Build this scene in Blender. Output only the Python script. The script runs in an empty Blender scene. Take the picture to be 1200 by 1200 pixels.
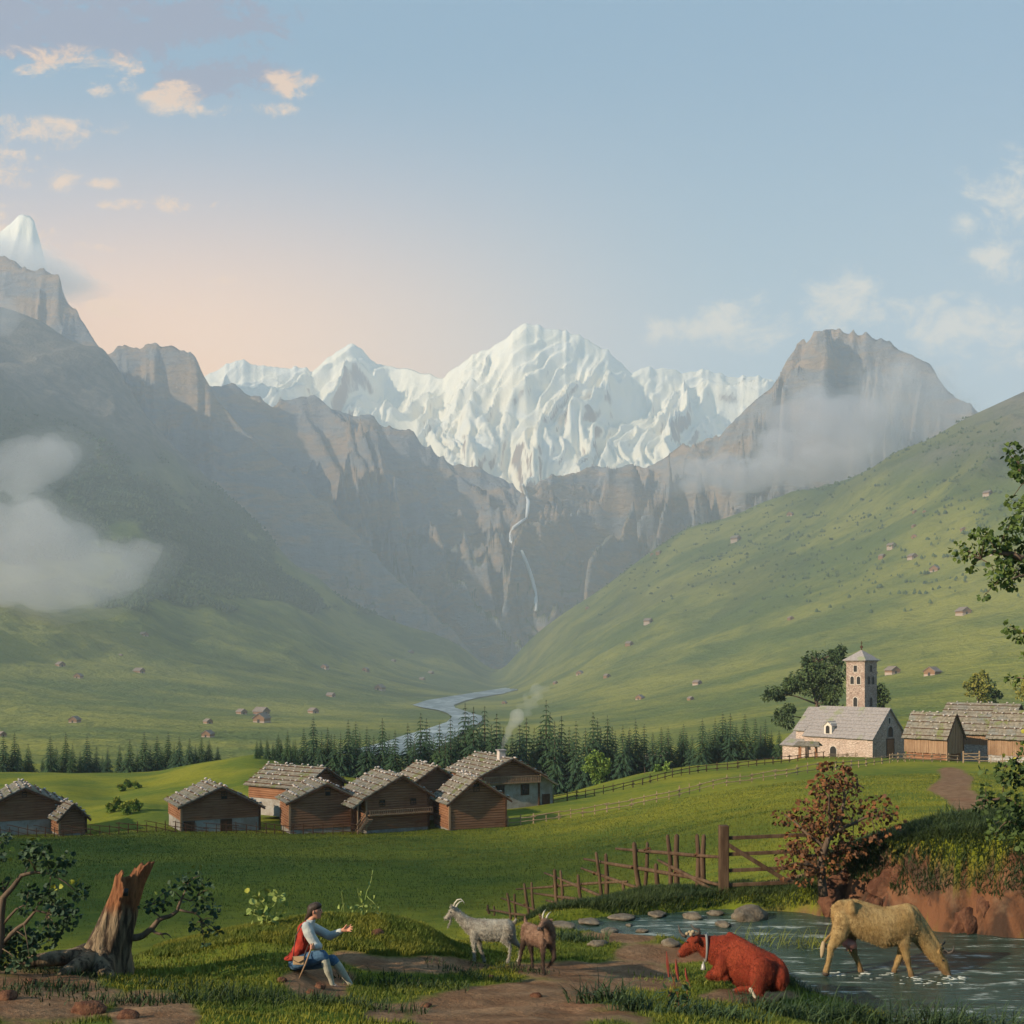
import bpy, bmesh, math, random
import numpy as np
from mathutils import Vector, Matrix, noise as mnoise

# ------------------------------------------------------------------ camera, sky, sun, exposure
F = 1287.0            # focal length in photo pixels (1200 px wide frame)
HY = 780.0            # the photo row of the horizon
scn = bpy.context.scene
COL = scn.collection
cam_d = bpy.data.cameras.new('camera'); cam = bpy.data.objects.new('camera', cam_d); COL.objects.link(cam)
cam.location = (0, 0, 0); cam.rotation_euler = (math.radians(90), 0, 0)
cam_d.sensor_width = 36.0; cam_d.lens = 36.0 * F / 1200.0
cam_d.shift_y = (HY - 600.0) / 1200.0
cam_d.clip_start = 0.1; cam_d.clip_end = 60000
scn.camera = cam

SUN_EL = math.radians(24.0)
SUN_AZ = math.radians(-121.0)        # compass bearing of the sun seen from the camera (0 = straight ahead, negative = left)
sun_vec = Vector((math.sin(SUN_AZ) * math.cos(SUN_EL), math.cos(SUN_AZ) * math.cos(SUN_EL), math.sin(SUN_EL)))
sd = bpy.data.lights.new('sun', 'SUN'); sd.energy = 4.7; sd.angle = math.radians(0.5); sd.color = (1.0, 0.84, 0.62)
sun = bpy.data.objects.new('sun', sd); COL.objects.link(sun)
sun.rotation_euler = (-sun_vec).to_track_quat('-Z', 'Y').to_euler()

scn.view_settings.view_transform = 'Standard'; scn.view_settings.look = 'None'
scn.view_settings.exposure = 0.3; scn.view_settings.gamma = 1.0; scn.view_settings.use_curve_mapping = False
scn.cycles.use_denoising = True
scn.cycles.max_bounces = 6; scn.cycles.diffuse_bounces = 3; scn.cycles.volume_bounces = 3
scn.cycles.transparent_max_bounces = 12; scn.cycles.caustics_reflective = False; scn.cycles.caustics_refractive = False

class NT:
    """small helper to write node trees"""
    def __init__(s, tree): s.t = tree; tree.nodes.clear()
    def n(s, typ, ins=None, **props):
        nd = s.t.nodes.new(typ)
        for k, v in props.items(): setattr(nd, k, v)
        for k, v in (ins or {}).items():
            sk = nd.inputs[k]
            if isinstance(v, bpy.types.NodeSocket): s.t.links.new(v, sk)
            elif isinstance(v, bpy.types.Node): s.t.links.new(v.outputs[0], sk)
            else: sk.default_value = v
        return nd
    def m(s, op, a, b=0.0, c=None, clamp=False):
        d = {0: a, 1: b}
        if c is not None: d[2] = c
        return s.n('ShaderNodeMath', d, operation=op, use_clamp=clamp).outputs[0]
    def ss(s, x, a, b):       # smooth step from a to b
        return s.n('ShaderNodeMapRange', {0: x, 1: a, 2: b, 3: 0.0, 4: 1.0}, interpolation_type='SMOOTHSTEP').outputs[0]
    def mix(s, f, a, b, blend='MIX'):
        nd = s.t.nodes.new('ShaderNodeMix'); nd.data_type = 'RGBA'; nd.blend_type = blend
        for k, v in ((0, f), (6, a), (7, b)):
            if isinstance(v, bpy.types.NodeSocket): s.t.links.new(v, nd.inputs[k])
            else:
                if k and len(v) == 3: v = (*v, 1)
                nd.inputs[k].default_value = v
        return nd.outputs[2]
    def noise(s, vec, scale, detail=4, rough=0.55, dist=0.0):
        d = {'Scale': scale, 'Detail': detail, 'Roughness': rough, 'Distortion': dist}
        if vec is not None: d['Vector'] = vec
        return s.n('ShaderNodeTexNoise', d).outputs[0]
    def scale(s, vec, xyz, loc=(0, 0, 0), rot=(0, 0, 0)):
        return s.n('ShaderNodeMapping', {0: vec, 1: loc, 2: rot, 3: xyz}).outputs[0]

w = bpy.data.worlds.new('World'); scn.world = w; w.use_nodes = True
k = NT(w.node_tree)
sky = k.n('ShaderNodeTexSky', sky_type='NISHITA')
sky.sun_disc = False; sky.sun_elevation = SUN_EL; sky.sun_rotation = SUN_AZ
sky.air_density = 1.2; sky.dust_density = 1.0; sky.ozone_density = 2.0
tc = k.n('ShaderNodeTexCoord').outputs['Generated']
sep = k.n('ShaderNodeSeparateXYZ', {0: tc})
X, Y_, Z = sep.outputs
yy = k.m('MAXIMUM', Y_, 0.05)
U = k.m('DIVIDE', X, yy); V = k.m('DIVIDE', Z, yy)       # bearing and height ratios of a sky direction
# clear sky above, a band of warm dawn air low over the left half
blue = k.mix(k.ss(V, 0.15, 0.60), (4.0, 5.3, 5.7), (1.0, 2.7, 4.35))
warm = k.mix(k.ss(V, 0.24, 0.50), (17.5, 8.9, 3.0), (9.6, 6.0, 4.9))
wf = k.m('MULTIPLY', k.m('SUBTRACT', 1.0, k.ss(V, 0.27, 0.56)), k.m('SUBTRACT', 1.0, k.ss(U, -0.36, 0.24)))
wf = k.m('MULTIPLY', wf, k.ss(Y_, 0.0, 0.4))
hand = k.mix(wf, blue, warm)
skyc = k.mix(0.85, sky.outputs[0], hand)
# far clouds, placed by direction
nv = k.n('ShaderNodeCombineXYZ', {0: U, 1: k.m('MULTIPLY', V, 1.5), 2: 0.0}).outputs[0]
n1 = k.noise(nv, 17.0, 8, 0.64, 0.7); n2 = k.noise(nv, 60.0, 6, 0.65, 0.5)
nn = k.m('ADD', k.m('MULTIPLY', n1, 0.7), k.m('MULTIPLY', n2, 0.3))
def blob(px, py, rx, ry, amp=1.0):
    a = k.m('DIVIDE', k.m('SUBTRACT', U, (px - 600) / F), rx * 1.45 / F); b = k.m('DIVIDE', k.m('SUBTRACT', V, (HY - py) / F), ry * 1.45 / F)
    r2 = k.m('ADD', k.m('MULTIPLY', a, a), k.m('MULTIPLY', b, b))
    return k.m('MULTIPLY', k.m('EXPONENT', k.m('MULTIPLY', r2, -1.0)), amp)
def cover(blobs, lo, hi, warp=0.6):
    acc = None
    for b in blobs:
        v = blob(*b); acc = v if acc is None else k.m('MAXIMUM', acc, v)
    # noise eats into the soft blob, so each cloud gets a ragged outline
    v = k.m('ADD', k.m('MULTIPLY', acc, 0.72), k.m('MULTIPLY', k.m('SUBTRACT', nn, 0.5), k.m('MULTIPLY', warp * 1.5, k.ss(acc, 0.05, 0.6))))
    return k.ss(v, lo, hi)
grey = cover([(50, 18, 190, 34, 1.3), (190, 30, 110, 34, 1.25), (0, 45, 110, 28, 1.1), (255, 90, 62, 26, 1.25), (315, 95, 40, 12, 1.0), (20, 10, 120, 30, 1.2)], 0.30, 0.70, 2.6)
gold = cover([(200, 112, 26, 13, 1.1), (245, 130, 40, 9, 1.15), (300, 128, 36, 8, 1.0), (350, 97, 16, 9, 1.1), (140, 78, 30, 12, .9), (110, 105, 20, 8, 1.0), (50, 80, 60, 9, 1.0), (225, 240, 26, 9, 1.0), (140, 240, 26, 6, .8), (215, 122, 30, 14), (270, 127, 48, 12), (335, 98, 30, 13), (120, 95, 40, 14, .9), (60, 70, 80, 14, .8), (225, 238, 34, 10, .95), (60, 212, 30, 12, .8), (120, 215, 30, 7, .6), (20, 155, 90, 18, .75), (0, 190, 50, 24, .8), (300, 328, 60, 5, .75), (150, 360, 60, 10, .8), (80, 290, 60, 6, .7), (15, 265, 60, 30, .6)], 0.28, 1.05, 3.4)
pale = cover([(1180, 225, 48, 40), (1140, 262, 22, 20, .9), (1170, 305, 34, 24, .9), (1135, 375, 55, 34, .95), (1190, 390, 60, 40, .8), (985, 350, 42, 36, 1.1), (1010, 365, 50, 26, .9), (880, 375, 52, 28, 1.0), (790, 388, 70, 16, .9), (1110, 385, 40, 36, 1.1)], 0.28, 0.95, 1.9)
skyc = k.mix(k.m('MULTIPLY', grey, 0.88), skyc, (1.7, 1.8, 2.9))
skyc = k.mix(k.m('MULTIPLY', gold, 0.60), skyc, (12.5, 7.4, 3.2))
skyc = k.mix(k.m('MULTIPLY', pale, 0.55), skyc, (11.5, 9.0, 5.8))
bg = k.n('ShaderNodeBackground', {0: skyc, 1: 0.10})
k.n('ShaderNodeOutputWorld', {0: bg})

# ------------------------------------------------------------------ numeric noise
def _hash(ix, iy, seed):
    h = (ix.astype(np.int64) * 374761393 + iy.astype(np.int64) * 668265263 + seed * 1442695040) & 0xffffffff
    h = ((h ^ (h >> 13)) * 1274126177) & 0xffffffff
    return ((h ^ (h >> 16)) & 0xffffff) / float(0xffffff)
def vnoise(x, y, seed=0):
    x = np.asarray(x, float); y = np.asarray(y, float)
    ix = np.floor(x); iy = np.floor(y); fx = x - ix; fy = y - iy
    fx = fx * fx * fx * (fx * (fx * 6 - 15) + 10); fy = fy * fy * fy * (fy * (fy * 6 - 15) + 10)
    a = _hash(ix, iy, seed); b = _hash(ix + 1, iy, seed); c = _hash(ix, iy + 1, seed); d = _hash(ix + 1, iy + 1, seed)
    return (a + (b - a) * fx) * (1 - fy) + (c + (d - c) * fx) * fy
def fbm(x, y, oct=5, seed=0, gain=0.5, lac=2.03):
    s = 0; a = 1.0; t = 0
    for i in range(oct):
        s = s + a * (vnoise(x + 17.3 * i, y - 9.1 * i, seed + i) - 0.5) * 2; t += a; a *= gain; x = x * lac; y = y * lac
    return s / t
def ridged(x, y, oct=6, seed=0, gain=0.55, lac=2.07):
    s = 0; a = 1.0; t = 0; wgt = 1.0
    for i in range(oct):
        v = 1 - np.abs(vnoise(x + 11.7 * i, y + 5.3 * i, seed + i) * 2 - 1); v = v * v * wgt
        s = s + a * v; t += a; wgt = np.clip(v * 1.8, 0, 1); a *= gain; x = x * lac; y = y * lac
    return s / t
def sstep(x, a, b):
    t = np.clip((np.asarray(x, float) - a) / (b - a), 0, 1); return t * t * (3 - 2 * t)
def gsm(a, s, axis):
    r = int(3 * s) + 1; kx = np.exp(-0.5 * (np.arange(-r, r + 1) / s) ** 2); kx /= kx.sum()
    p = [(0, 0), (0, 0)]; p[axis] = (r, r); b = np.pad(a, p, mode='edge')
    return np.apply_along_axis(lambda v: np.convolve(v, kx, 'valid'), axis, b)

# ------------------------------------------------------------------ scene helpers
def link(o, parent=None):
    COL.objects.link(o)
    if parent is not None: o.parent = parent
    return o
def mesh_np(name, verts, faces, mats=None, parent=None, smooth=False, midx=None):
    """verts Nx3 array, faces MxK array (K = 3 or 4) or a list of lists"""
    me = bpy.data.meshes.new(name)
    if isinstance(faces, np.ndarray):
        K = faces.shape[1]; me.vertices.add(len(verts)); me.vertices.foreach_set('co', np.asarray(verts, np.float32).ravel())
        me.loops.add(faces.size); me.loops.foreach_set('vertex_index', faces.astype(np.int32).ravel())
        me.polygons.add(len(faces)); me.polygons.foreach_set('loop_start', np.arange(0, faces.size, K, dtype=np.int32))
        me.update(calc_edges=True)
    else:
        me.from_pydata([tuple(v) for v in verts], [], [tuple(f) for f in faces])
    if midx is not None: me.polygons.foreach_set('material_index', np.asarray(midx, np.int32))
    if smooth: me.polygons.foreach_set('use_smooth', np.ones(len(me.polygons), bool))
    me.validate(); me.update()
    for m_ in (mats if isinstance(mats, (list, tuple)) else [mats]):
        if m_ is not None: me.materials.append(m_)
    return link(bpy.data.objects.new(name, me), parent)
def grid_faces(nr, nc):
    i = np.arange((nr - 1) * (nc - 1)); r = i // (nc - 1); c = i % (nc - 1); a = r * nc + c
    return np.stack([a, a + 1, a + nc + 1, a + nc], 1)
def attr(o, name, vals):
    a = o.data.attributes.new(name, 'FLOAT', 'POINT'); a.data.foreach_set('value', np.asarray(vals, np.float32).ravel())
def thing(name, label, cat, loc=(0, 0, 0), rz=0.0, group=None):
    o = bpy.data.objects.new(name, None); COL.objects.link(o); o.empty_display_size = 0.3
    o.location = loc; o.rotation_euler = (0, 0, rz); o['label'] = label; o['category'] = cat
    if group: o['group'] = group
    return o
def tag(o, label, cat, group=None, kind=None):
    o['label'] = label; o['category'] = cat
    if group: o['group'] = group
    if kind: o['kind'] = kind
    return o
def P(px, py, Y):
    return Vector(((px - 600) / F * Y, Y, (HY - py) / F * Y))

MATS = {}
def mat(name, fn, rough=0.9, spec=0.2):
    """fn(k, pos) -> (colour, height or None, strength, distance) ; pos = object or world position"""
    m_ = bpy.data.materials.new(name); m_.use_nodes = True; kk = NT(m_.node_tree)
    r = fn(kk); col = r[0]
    b = kk.n('ShaderNodeBsdfPrincipled', {'Roughness': rough, 'Specular IOR Level': spec})
    if isinstance(col, bpy.types.NodeSocket): kk.t.links.new(col, b.inputs['Base Color'])
    else: b.inputs['Base Color'].default_value = (*col[:3], 1)
    if len(r) > 1 and r[1] is not None:
        bp = kk.n('ShaderNodeBump', {'Height': r[1], 'Strength': r[2], 'Distance': r[3]})
        kk.t.links.new(bp.outputs[0], b.inputs['Normal'])
    kk.n('ShaderNodeOutputMaterial', {0: b}); MATS[name] = m_; return m_
def gpos(kk): return kk.n('ShaderNodeNewGeometry').outputs['Position']
def opos(kk): return kk.n('ShaderNodeTexCoord').outputs['Object']
# ------------------------------------------------------------------ the ground, as heights in metres below the eye
def zt(Y, pts, z=False):
    """a row of the height table at distance Y: (column, photo row) pairs, or heights when z"""
    px = [p[0] for p in pts]; v = [p[1] if z else (HY - p[1]) / F * Y for p in pts]
    return Y, px, v
ROWS = [
 zt(4, [(0, -2.0)], True), zt(8, [(0, -3.1)], True),
 zt(11, [(-900, 1195), (0, 1190), (130, 1195), (300, 1205), (450, 1210), (900, 1215), (1300, 1225)]),
 zt(13, [(-900, 1140), (0, 1152), (130, 1160), (300, 1172), (450, 1185), (750, 1192), (900, 1205), (1100, 1215), (1300, 1230)]),
 zt(15, [(-900, 1100), (0, 1118), (80, 1124), (130, 1138), (220, 1145), (300, 1140), (340, 1135), (385, 1160), (415, 1160), (450, 1164), (640, 1168), (750, 1172), (850, 1182), (950, 1205), (1100, 1225), (1300, 1240)]),
 zt(16.5, [(-900, 1095), (0, 1118), (130, 1132), (220, 1116), (300, 1102), (385, 1118), (450, 1128), (500, 1138), (540, 1150), (640, 1156), (750, 1160), (850, 1166), (950, 1195), (1100, 1215), (1300, 1240)]),
 zt(18, [(-900, 1095), (0, 1120), (130, 1128), (180, 1107), (230, 1094), (300, 1081), (380, 1072), (450, 1072), (500, 1085), (530, 1110), (560, 1134), (640, 1138), (750, 1142), (850, 1150), (900, 1158), (950, 1172), (1050, 1185), (1300, 1195)]),
 zt(20, [(-900, -5.6), (0, -5.8), (130, -5.8), (230, -5.4), (300, -5.0), (380, -4.7), (450, -4.6), (500, -4.9), (550, -5.15), (600, -5.2), (750, -5.25), (850, -5.35), (950, -5.5), (1300, -5.3)], True),
 zt(22, [(-900, -6.8), (300, -6.6), (450, -6.0), (500, -5.8), (550, -5.45), (600, -5.4), (640, -5.35), (750, -5.4), (900, -5.4), (940, -5.0), (960, -4.6), (1000, -4.25), (1050, -4.0), (1100, -3.75), (1200, -3.5), (2100, -3.2)], True),
 zt(25, [(-900, -8), (300, -7.8), (500, -7.2), (560, -6.4), (640, -5.5), (750, -5.4), (900, -5.35), (940, -5.1), (960, -4.6), (1000, -4.15), (1050, -3.85), (1100, -3.6), (1200, -3.35), (2100, -3.0)], True),
 zt(27, [(-900, -8.5), (300, -8.3), (500, -8.0), (560, -7.2), (640, -6.3), (700, -5.9), (750, -5.6), (850, -5.45), (900, -5.4), (945, -5.3), (975, -4.7), (1010, -4.4), (1050, -4.15), (1100, -3.9), (1200, -3.65), (2100, -3.3)], True),
 zt(33, [(-900, -9.7), (450, -9.6), (560, -9.0), (640, -8.0), (700, -7.25), (740, -6.95), (800, -6.8), (850, -6.55), (950, -6.0), (1000, -5.4), (1050, -5.0), (1100, -4.7), (1200, -4.45), (2100, -4.0)], True),
 zt(42, [(-900, -11), (450, -11), (560, -10.6), (640, -9.4), (700, -9.0), (750, -8.7), (850, -7.9), (950, -7.3), (1050, -6.4), (1200, -5.8), (2100, -5)], True),
 zt(55, [(-900, 1068), (560, 1068), (640, 1060), (750, 1042), (850, 1010), (950, 990), (1050, 966), (1200, 954), (2100, 940)]),
 zt(80, [(-900, 1012), (450, 1016), (600, 1016), (750, 992), (850, 965), (950, 948), (1050, 940), (1200, 933), (2100, 920)]),
 zt(110, [(-900, 980), (450, 985), (600, 982), (750, 958), (850, 940), (950, 926), (1050, 920), (1200, 915), (2100, 905)]),
 zt(128, [(-900, 968), (0, 976), (450, 973), (600, 970), (680, 962), (750, 950), (850, 930), (950, 914), (1050, 908), (1200, 905), (2100, 895)]),
 zt(150, [(-900, 945), (0, 953), (100, 950), (160, 938), (230, 948), (300, 950), (450, 948), (600, 948), (650, 944), (750, 930), (850, 911), (950, 899), (1050, 897), (1200, 897), (2100, 885)]),
 zt(180, [(-900, 925), (0, 932), (70, 926), (130, 935), (230, 914), (300, 905), (400, 920), (500, 930), (600, 932), (650, 936), (700, 922), (750, 908), (850, 896), (950, 889), (1050, 889), (1200, 890), (2100, 870)]),
 zt(230, [(-900, 895), (0, 904), (90, 906), (180, 905), (250, 889), (300, 879), (350, 891), (450, 910), (600, 925), (650, 930), (700, 918), (750, 906), (850, 894), (950, 884), (1050, 882), (1200, 880), (2100, 850)]),
 zt(300, [(-900, 905), (0, 910), (180, 910), (300, 905), (450, 915), (600, 925), (700, 920), (800, 903), (900, 887), (1000, 878), (1200, 868), (2100, 830)]),
 zt(420, [(-900, 890), (0, 900), (300, 905), (600, 905), (750, 892), (900, 870), (1000, 855), (1200, 838), (2100, 780)]),
 zt(600, [(-900, 860), (0, 882), (100, 883), (300, 888), (600, 884), (750, 870), (900, 848), (1000, 832), (1100, 822), (1200, 812), (2100, 720)]),
 zt(1000, [(-900, 800), (-100, 840), (0, 846), (100, 846), (250, 852), (600, 857), (750, 844), (850, 828), (950, 806), (1050, 782), (1200, 745), (2100, 600)]),
 zt(1500, [(-900, 700), (-100, 770), (0, 796), (100, 812), (200, 824), (300, 832), (400, 836), (500, 839), (560, 839), (640, 836), (750, 812), (850, 787), (950, 752), (1050, 715), (1200, 655), (1400, 580), (2100, 430)]),
 zt(2200, [(-900, 500), (-100, 650), (0, 700), (100, 735), (200, 765), (300, 790), (400, 810), (470, 821), (600, 823), (650, 808), (750, 765), (850, 722), (950, 670), (1050, 620), (1200, 545), (1400, 450), (2100, 300)]),
 zt(3000, [(-900, 380), (-100, 520), (0, 580), (60, 600), (100, 630), (160, 640), (200, 680), (300, 725), (400, 775), (480, 800), (540, 810), (590, 812), (620, 798), (650, 778), (700, 745), (750, 708), (800, 672), (850, 648), (950, 598), (1020, 556), (1070, 523), (1130, 483), (1180, 460), (1200, 450), (1260, 420), (1400, 380), (2100, 250)]),
 zt(3800, [(-900, 300), (-100, 385), (0, 450), (60, 500), (100, 530), (200, 590), (250, 640), (300, 665), (400, 735), (480, 770), (540, 785), (575, 803), (590, 806), (610, 795), (650, 740), (700, 702), (760, 650), (800, 618), (860, 600), (900, 581), (960, 561), (1020, 552), (1070, 535), (1200, 480), (1400, 440), (2100, 350)]),
 zt(4300, [(-900, 260), (-100, 330), (0, 385), (60, 430), (100, 465), (150, 500), (200, 535), (260, 585), (300, 620), (350, 675), (400, 706), (470, 735), (520, 755), (550, 775), (580, 800), (600, 765), (620, 735), (650, 716), (700, 686), (760, 646), (800, 625), (900, 600), (1000, 580), (1200, 560), (2100, 500)]),
 zt(4600, [(-900, 240), (-100, 300), (0, 328), (40, 331), (75, 352), (105, 375), (120, 372), (135, 415), (160, 450), (175, 490), (215, 520), (260, 560), (310, 600), (345, 652), (400, 690), (470, 722), (520, 738), (545, 746), (565, 775), (590, 790), (650, 770), (760, 730), (1200, 650), (2100, 600)]),
 zt(5000, [(-900, 300), (0, 400), (135, 480), (215, 570), (310, 660), (400, 730), (470, 760), (550, 790), (1200, 740), (2100, 700)]),
 zt(6000, [(-900, 560), (600, 800), (2100, 800)]),
]
NPX = 751; GPX = np.linspace(-900, 2100, NPX)
lnr = np.concatenate([np.linspace(math.log(4), math.log(60), 430)[:-1], np.linspace(math.log(60), math.log(6000), 560)])
GY = np.exp(lnr); NSPLIT = 429
tabZ = np.array([np.interp(GPX, r[1], r[2]) for r in ROWS]); tabL = np.log([r[0] for r in ROWS])
# monotone-ish smooth interpolation between rows (ratio z / Y keeps hill shapes even)
tabR = tabZ / np.exp(tabL)[:, None]
G = np.empty((len(lnr), NPX))
for c in range(NPX): G[:, c] = np.interp(lnr, tabL, tabR[:, c])
G = gsm(gsm(G, 4.0, 0), 3.2, 1)
YY, PX = np.meshgrid(GY, GPX, indexing='ij'); XX = (PX - 600) / F * YY
ZZ = G * YY
SY = HY - F * ZZ / YY
# stream bed and the cut bank behind it
FE = lambda px: np.interp(px, [600, 640, 700, 790, 850, 900, 940, 1000, 1100, 1200, 2100], [23.6, 22.8, 22.3, 21.9, 21.3, 20.6, 19.1, 18.5, 17.9, 17.4, 15.8])
BE = lambda px: np.interp(px, [600, 640, 700, 850, 950, 1000, 1100, 1200, 2100], [23.1, 23.7, 24.3, 25.3, 24.9, 23.8, 23.1, 22.6, 20.5])
WATER = -5.62
wob = 0.35 * fbm(XX / 1.6, YY / 1.6, 3, 5)
inn = np.clip(np.minimum(sstep(YY - FE(PX) + wob, -0.5, 0.5), 1 - sstep(YY - BE(PX) + wob * 0.6, -0.25, 0.35)), 0, 1) * sstep(PX, 615, 660)
cliffn = 0.5 * (ridged(XX / 1.3 + .4 * fbm(XX / .8, YY / .8, 2, 3), YY / 6, 4, 88) - .45) + 0.28 * fbm(XX / 0.9, YY / 0.9, 4, 8) + 0.25 * fbm(XX / 2.6, YY / 2.6, 2, 18)
cl = sstep(PX, 930, 985) * sstep(YY, 19.5, 21)
rise = sstep(YY - BE(PX) + cliffn, -0.1, 1.0)
topz = ZZ.copy()
ZZ = np.where(cl > 0, ZZ * (1 - cl) + cl * (-6.1 + (topz + 6.1) * rise), ZZ)
ZZ = ZZ * (1 - inn * (1 - cl)) + (-6.05) * inn * (1 - cl)
# unevenness: small near, broader far
near = 1 - sstep(YY, 40, 90)
ZZ += near * (0.05 * fbm(XX / 0.7, YY / 0.7, 4, 3) + 0.09 * fbm(XX / 2.7, YY / 2.7, 3, 4)) * (1 - 0.6 * inn)
ZZ += sstep(YY, 40, 90) * (1 - sstep(YY, 300, 500)) * (0.55 * fbm(XX / 19, YY / 26, 3, 6))
far = sstep(YY, 450, 1100)
val = sstep(np.abs(SY - 822), 14, 60) * (1 - np.exp(-((PX - 520) / 90) ** 2) * sstep(SY, 798, 812))
wx = XX + 160 * fbm(XX / 420, YY / 420, 3, 31); wy = YY + 160 * fbm(XX / 420, YY / 420, 3, 32)
slope_left = sstep(-PX, -640, -560)
R1 = ridged(wx / 520, wy / 1500, 6, 40) - 0.42
ampR = far * val * np.clip((830 - SY) / 330, 0, 1)
crest = 1 - np.where(PX < 560, 0.55, 0.85) * np.exp(-((np.log(YY) - math.log(np.e) * np.log(np.interp(PX, [-900, 545, 600, 900, 1000, 1200, 2100], [4600, 4600, 4250, 3900, 3200, 3000, 3000]))) / 0.05) ** 2)
ZZ += ampR * crest * R1 * np.interp(PX, [-900, 0, 500, 600, 900, 1300], [230, 210, 150, 60, 120, 150])
ZZ += far * val * crest * (9 * fbm(XX / 110, YY / 160, 4, 50) + 3.0 * fbm(XX / 30, YY / 40, 3, 51))
SY2 = HY - F * ZZ / YY
def Hxy(x, Y):
    px = 600 + F * x / Y; i = (px - GPX[0]) / (GPX[1] - GPX[0]); j = np.interp(math.log(Y), lnr, np.arange(len(lnr)))
    i = min(max(i, 0), NPX - 1.001); j = min(max(j, 0), len(lnr) - 1.001); a = int(i); b = int(j); fa = i - a; fb = j - b
    return float((ZZ[b, a] * (1 - fa) + ZZ[b, a + 1] * fa) * (1 - fb) + (ZZ[b + 1, a] * (1 - fa) + ZZ[b + 1, a + 1] * fa) * fb)
def hit(px, py, ymin=5.0, ymax=5900.0):
    """the nearest visible ground point under a photo point, beyond ymin"""
    c = int(round((px - GPX[0]) / (GPX[1] - GPX[0]))); c = min(max(c, 0), NPX - 1)
    col = SY2[:, c]; j0 = int(np.searchsorted(GY, ymin))
    for j in range(j0, len(GY) - 1):
        if col[j] <= py:
            if j == j0: Y = GY[j]
            else: Y = GY[j - 1] + (GY[j] - GY[j - 1]) * (col[j - 1] - py) / max(1e-6, col[j - 1] - col[j])
            Y = min(max(Y, ymin), ymax); x = (px - 600) / F * Y; return Vector((x, Y, Hxy(x, Y)))
    Y = ymin; x = (px - 600) / F * Y; return Vector((x, Y, Hxy(x, Y)))
def at(px, Y):
    x = (px - 600) / F * Y; return Vector((x, Y, Hxy(x, Y)))

# bare earth, as real patches of ground (0 = grass, 1 = earth)
def patch(cx, cy, rx, ry, rot=0.0):
    c, s = math.cos(rot), math.sin(rot); dx = PX - cx; dy = SY2 - cy
    return np.exp(-(((dx * c + dy * s) / rx) ** 2 + ((-dx * s + dy * c) / ry) ** 2))
nearm = (YY < 28)
dirt = np.zeros_like(ZZ)
for a in [(600, 1185, 150, 32), (700, 1140, 130, 26), (640, 1162, 120, 26), (770, 1118, 80, 14), (500, 1132, 90, 13, 0.05), (430, 1128, 50, 10, 0.2), (385, 1150, 40, 22), (870, 1168, 60, 10), (760, 1150, 50, 14),
          (40, 1165, 120, 40), (180, 1185, 60, 30), (720, 1097, 60, 9), (360, 1150, 30, 22), (530, 1190, 60, 22), (450, 1190, 30, 12)]:
    dirt = np.maximum(dirt, patch(*a) * nearm)
for a in [(470, 1155, 55, 9, -0.05), (560, 1146, 40, 8), (860, 1140, 45, 8), (665, 1112, 40, 14)]: dirt -= 0.9 * patch(*a) * nearm
dirt = np.maximum(dirt, np.maximum(cl * sstep(rise, 0.02, 0.1) * (1 - sstep(rise + 0.3 * fbm(XX / 1.2, YY / 1.2, 3, 77), 0.72, 0.95)), inn * 0.9) * (YY < 28))
dirt = np.maximum(dirt, 0.9 * np.exp(-((YY - 28.5) / 1.6) ** 2) * sstep(PX, 865, 885) * (1 - sstep(PX, 938, 955)))
lane = np.interp(SY2, [900, 912, 925, 938, 950, 962], [1112, 1122, 1112, 1133, 1142, 1122])
dirt = np.maximum(dirt, 1.25 * np.exp(-((PX - lane) / np.interp(SY2, [898, 925, 940, 965], [12, 26, 24, 22])) ** 2) * sstep(YY, 34, 38) * (1 - sstep(YY, 150, 160)) * sstep(SY2, 896, 903))
dirt = sstep(dirt + 0.35 * fbm(XX / 0.8, YY / 0.8, 4, 9) * (YY < 28) + 0.12 * fbm(XX / 3, YY / 3, 3, 9) * (YY >= 28), 0.35, 0.62)
# woods on the hillsides (0 = pasture, 1 = wood) and bare rock higher up
woods = fbm(wx / 430, wy / 900, 5, 60, 0.6)
woodm = sstep(woods + 0.9 * (np.interp(SY2, [430, 520, 600, 700, 770, 800], [0.10, 0.35, 0.28, 0.10, -0.15, -0.6]) - 0.18 * sstep(PX, 560, 620) - 0.25 * (PX > 620) * sstep(SY2, 560, 640)) + np.interp(PX, [-900, 300, 560, 640, 1300], [0.05, 0.10, 0.18, 0.0, 0.02]), 0.06, 0.22) * far
woodm *= (1 - np.exp(-((SY2 - 830) / 22) ** 2) * 0.8) * np.where(PX < 620, 1 - sstep(SY2, 700, 740), 0.4)
speck = far * (PX > 600) * sstep(woods, -0.25, 0.15) * sstep(SY2, 440, 540) * (1 - sstep(SY2, 640, 730))
rockm = np.where(PX < 620, 1 - sstep(SY2 + 40 * fbm(wx / 300, wy / 500, 4, 70), np.interp(PX, [-100, 0, 200, 400, 560], [470, 470, 540, 660, 700]) - 40, np.interp(PX, [-100, 0, 200, 400, 560], [470, 470, 540, 660, 700]) + 40),
                 1 - sstep(SY2 + 60 * fbm(wx / 300, wy / 500, 4, 71), np.interp(PX, [800, 1000, 1200], [450, 470, 480]), np.interp(PX, [800, 1000, 1200], [520, 560, 560]))) * sstep(YY, 1200, 1800)

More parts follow.
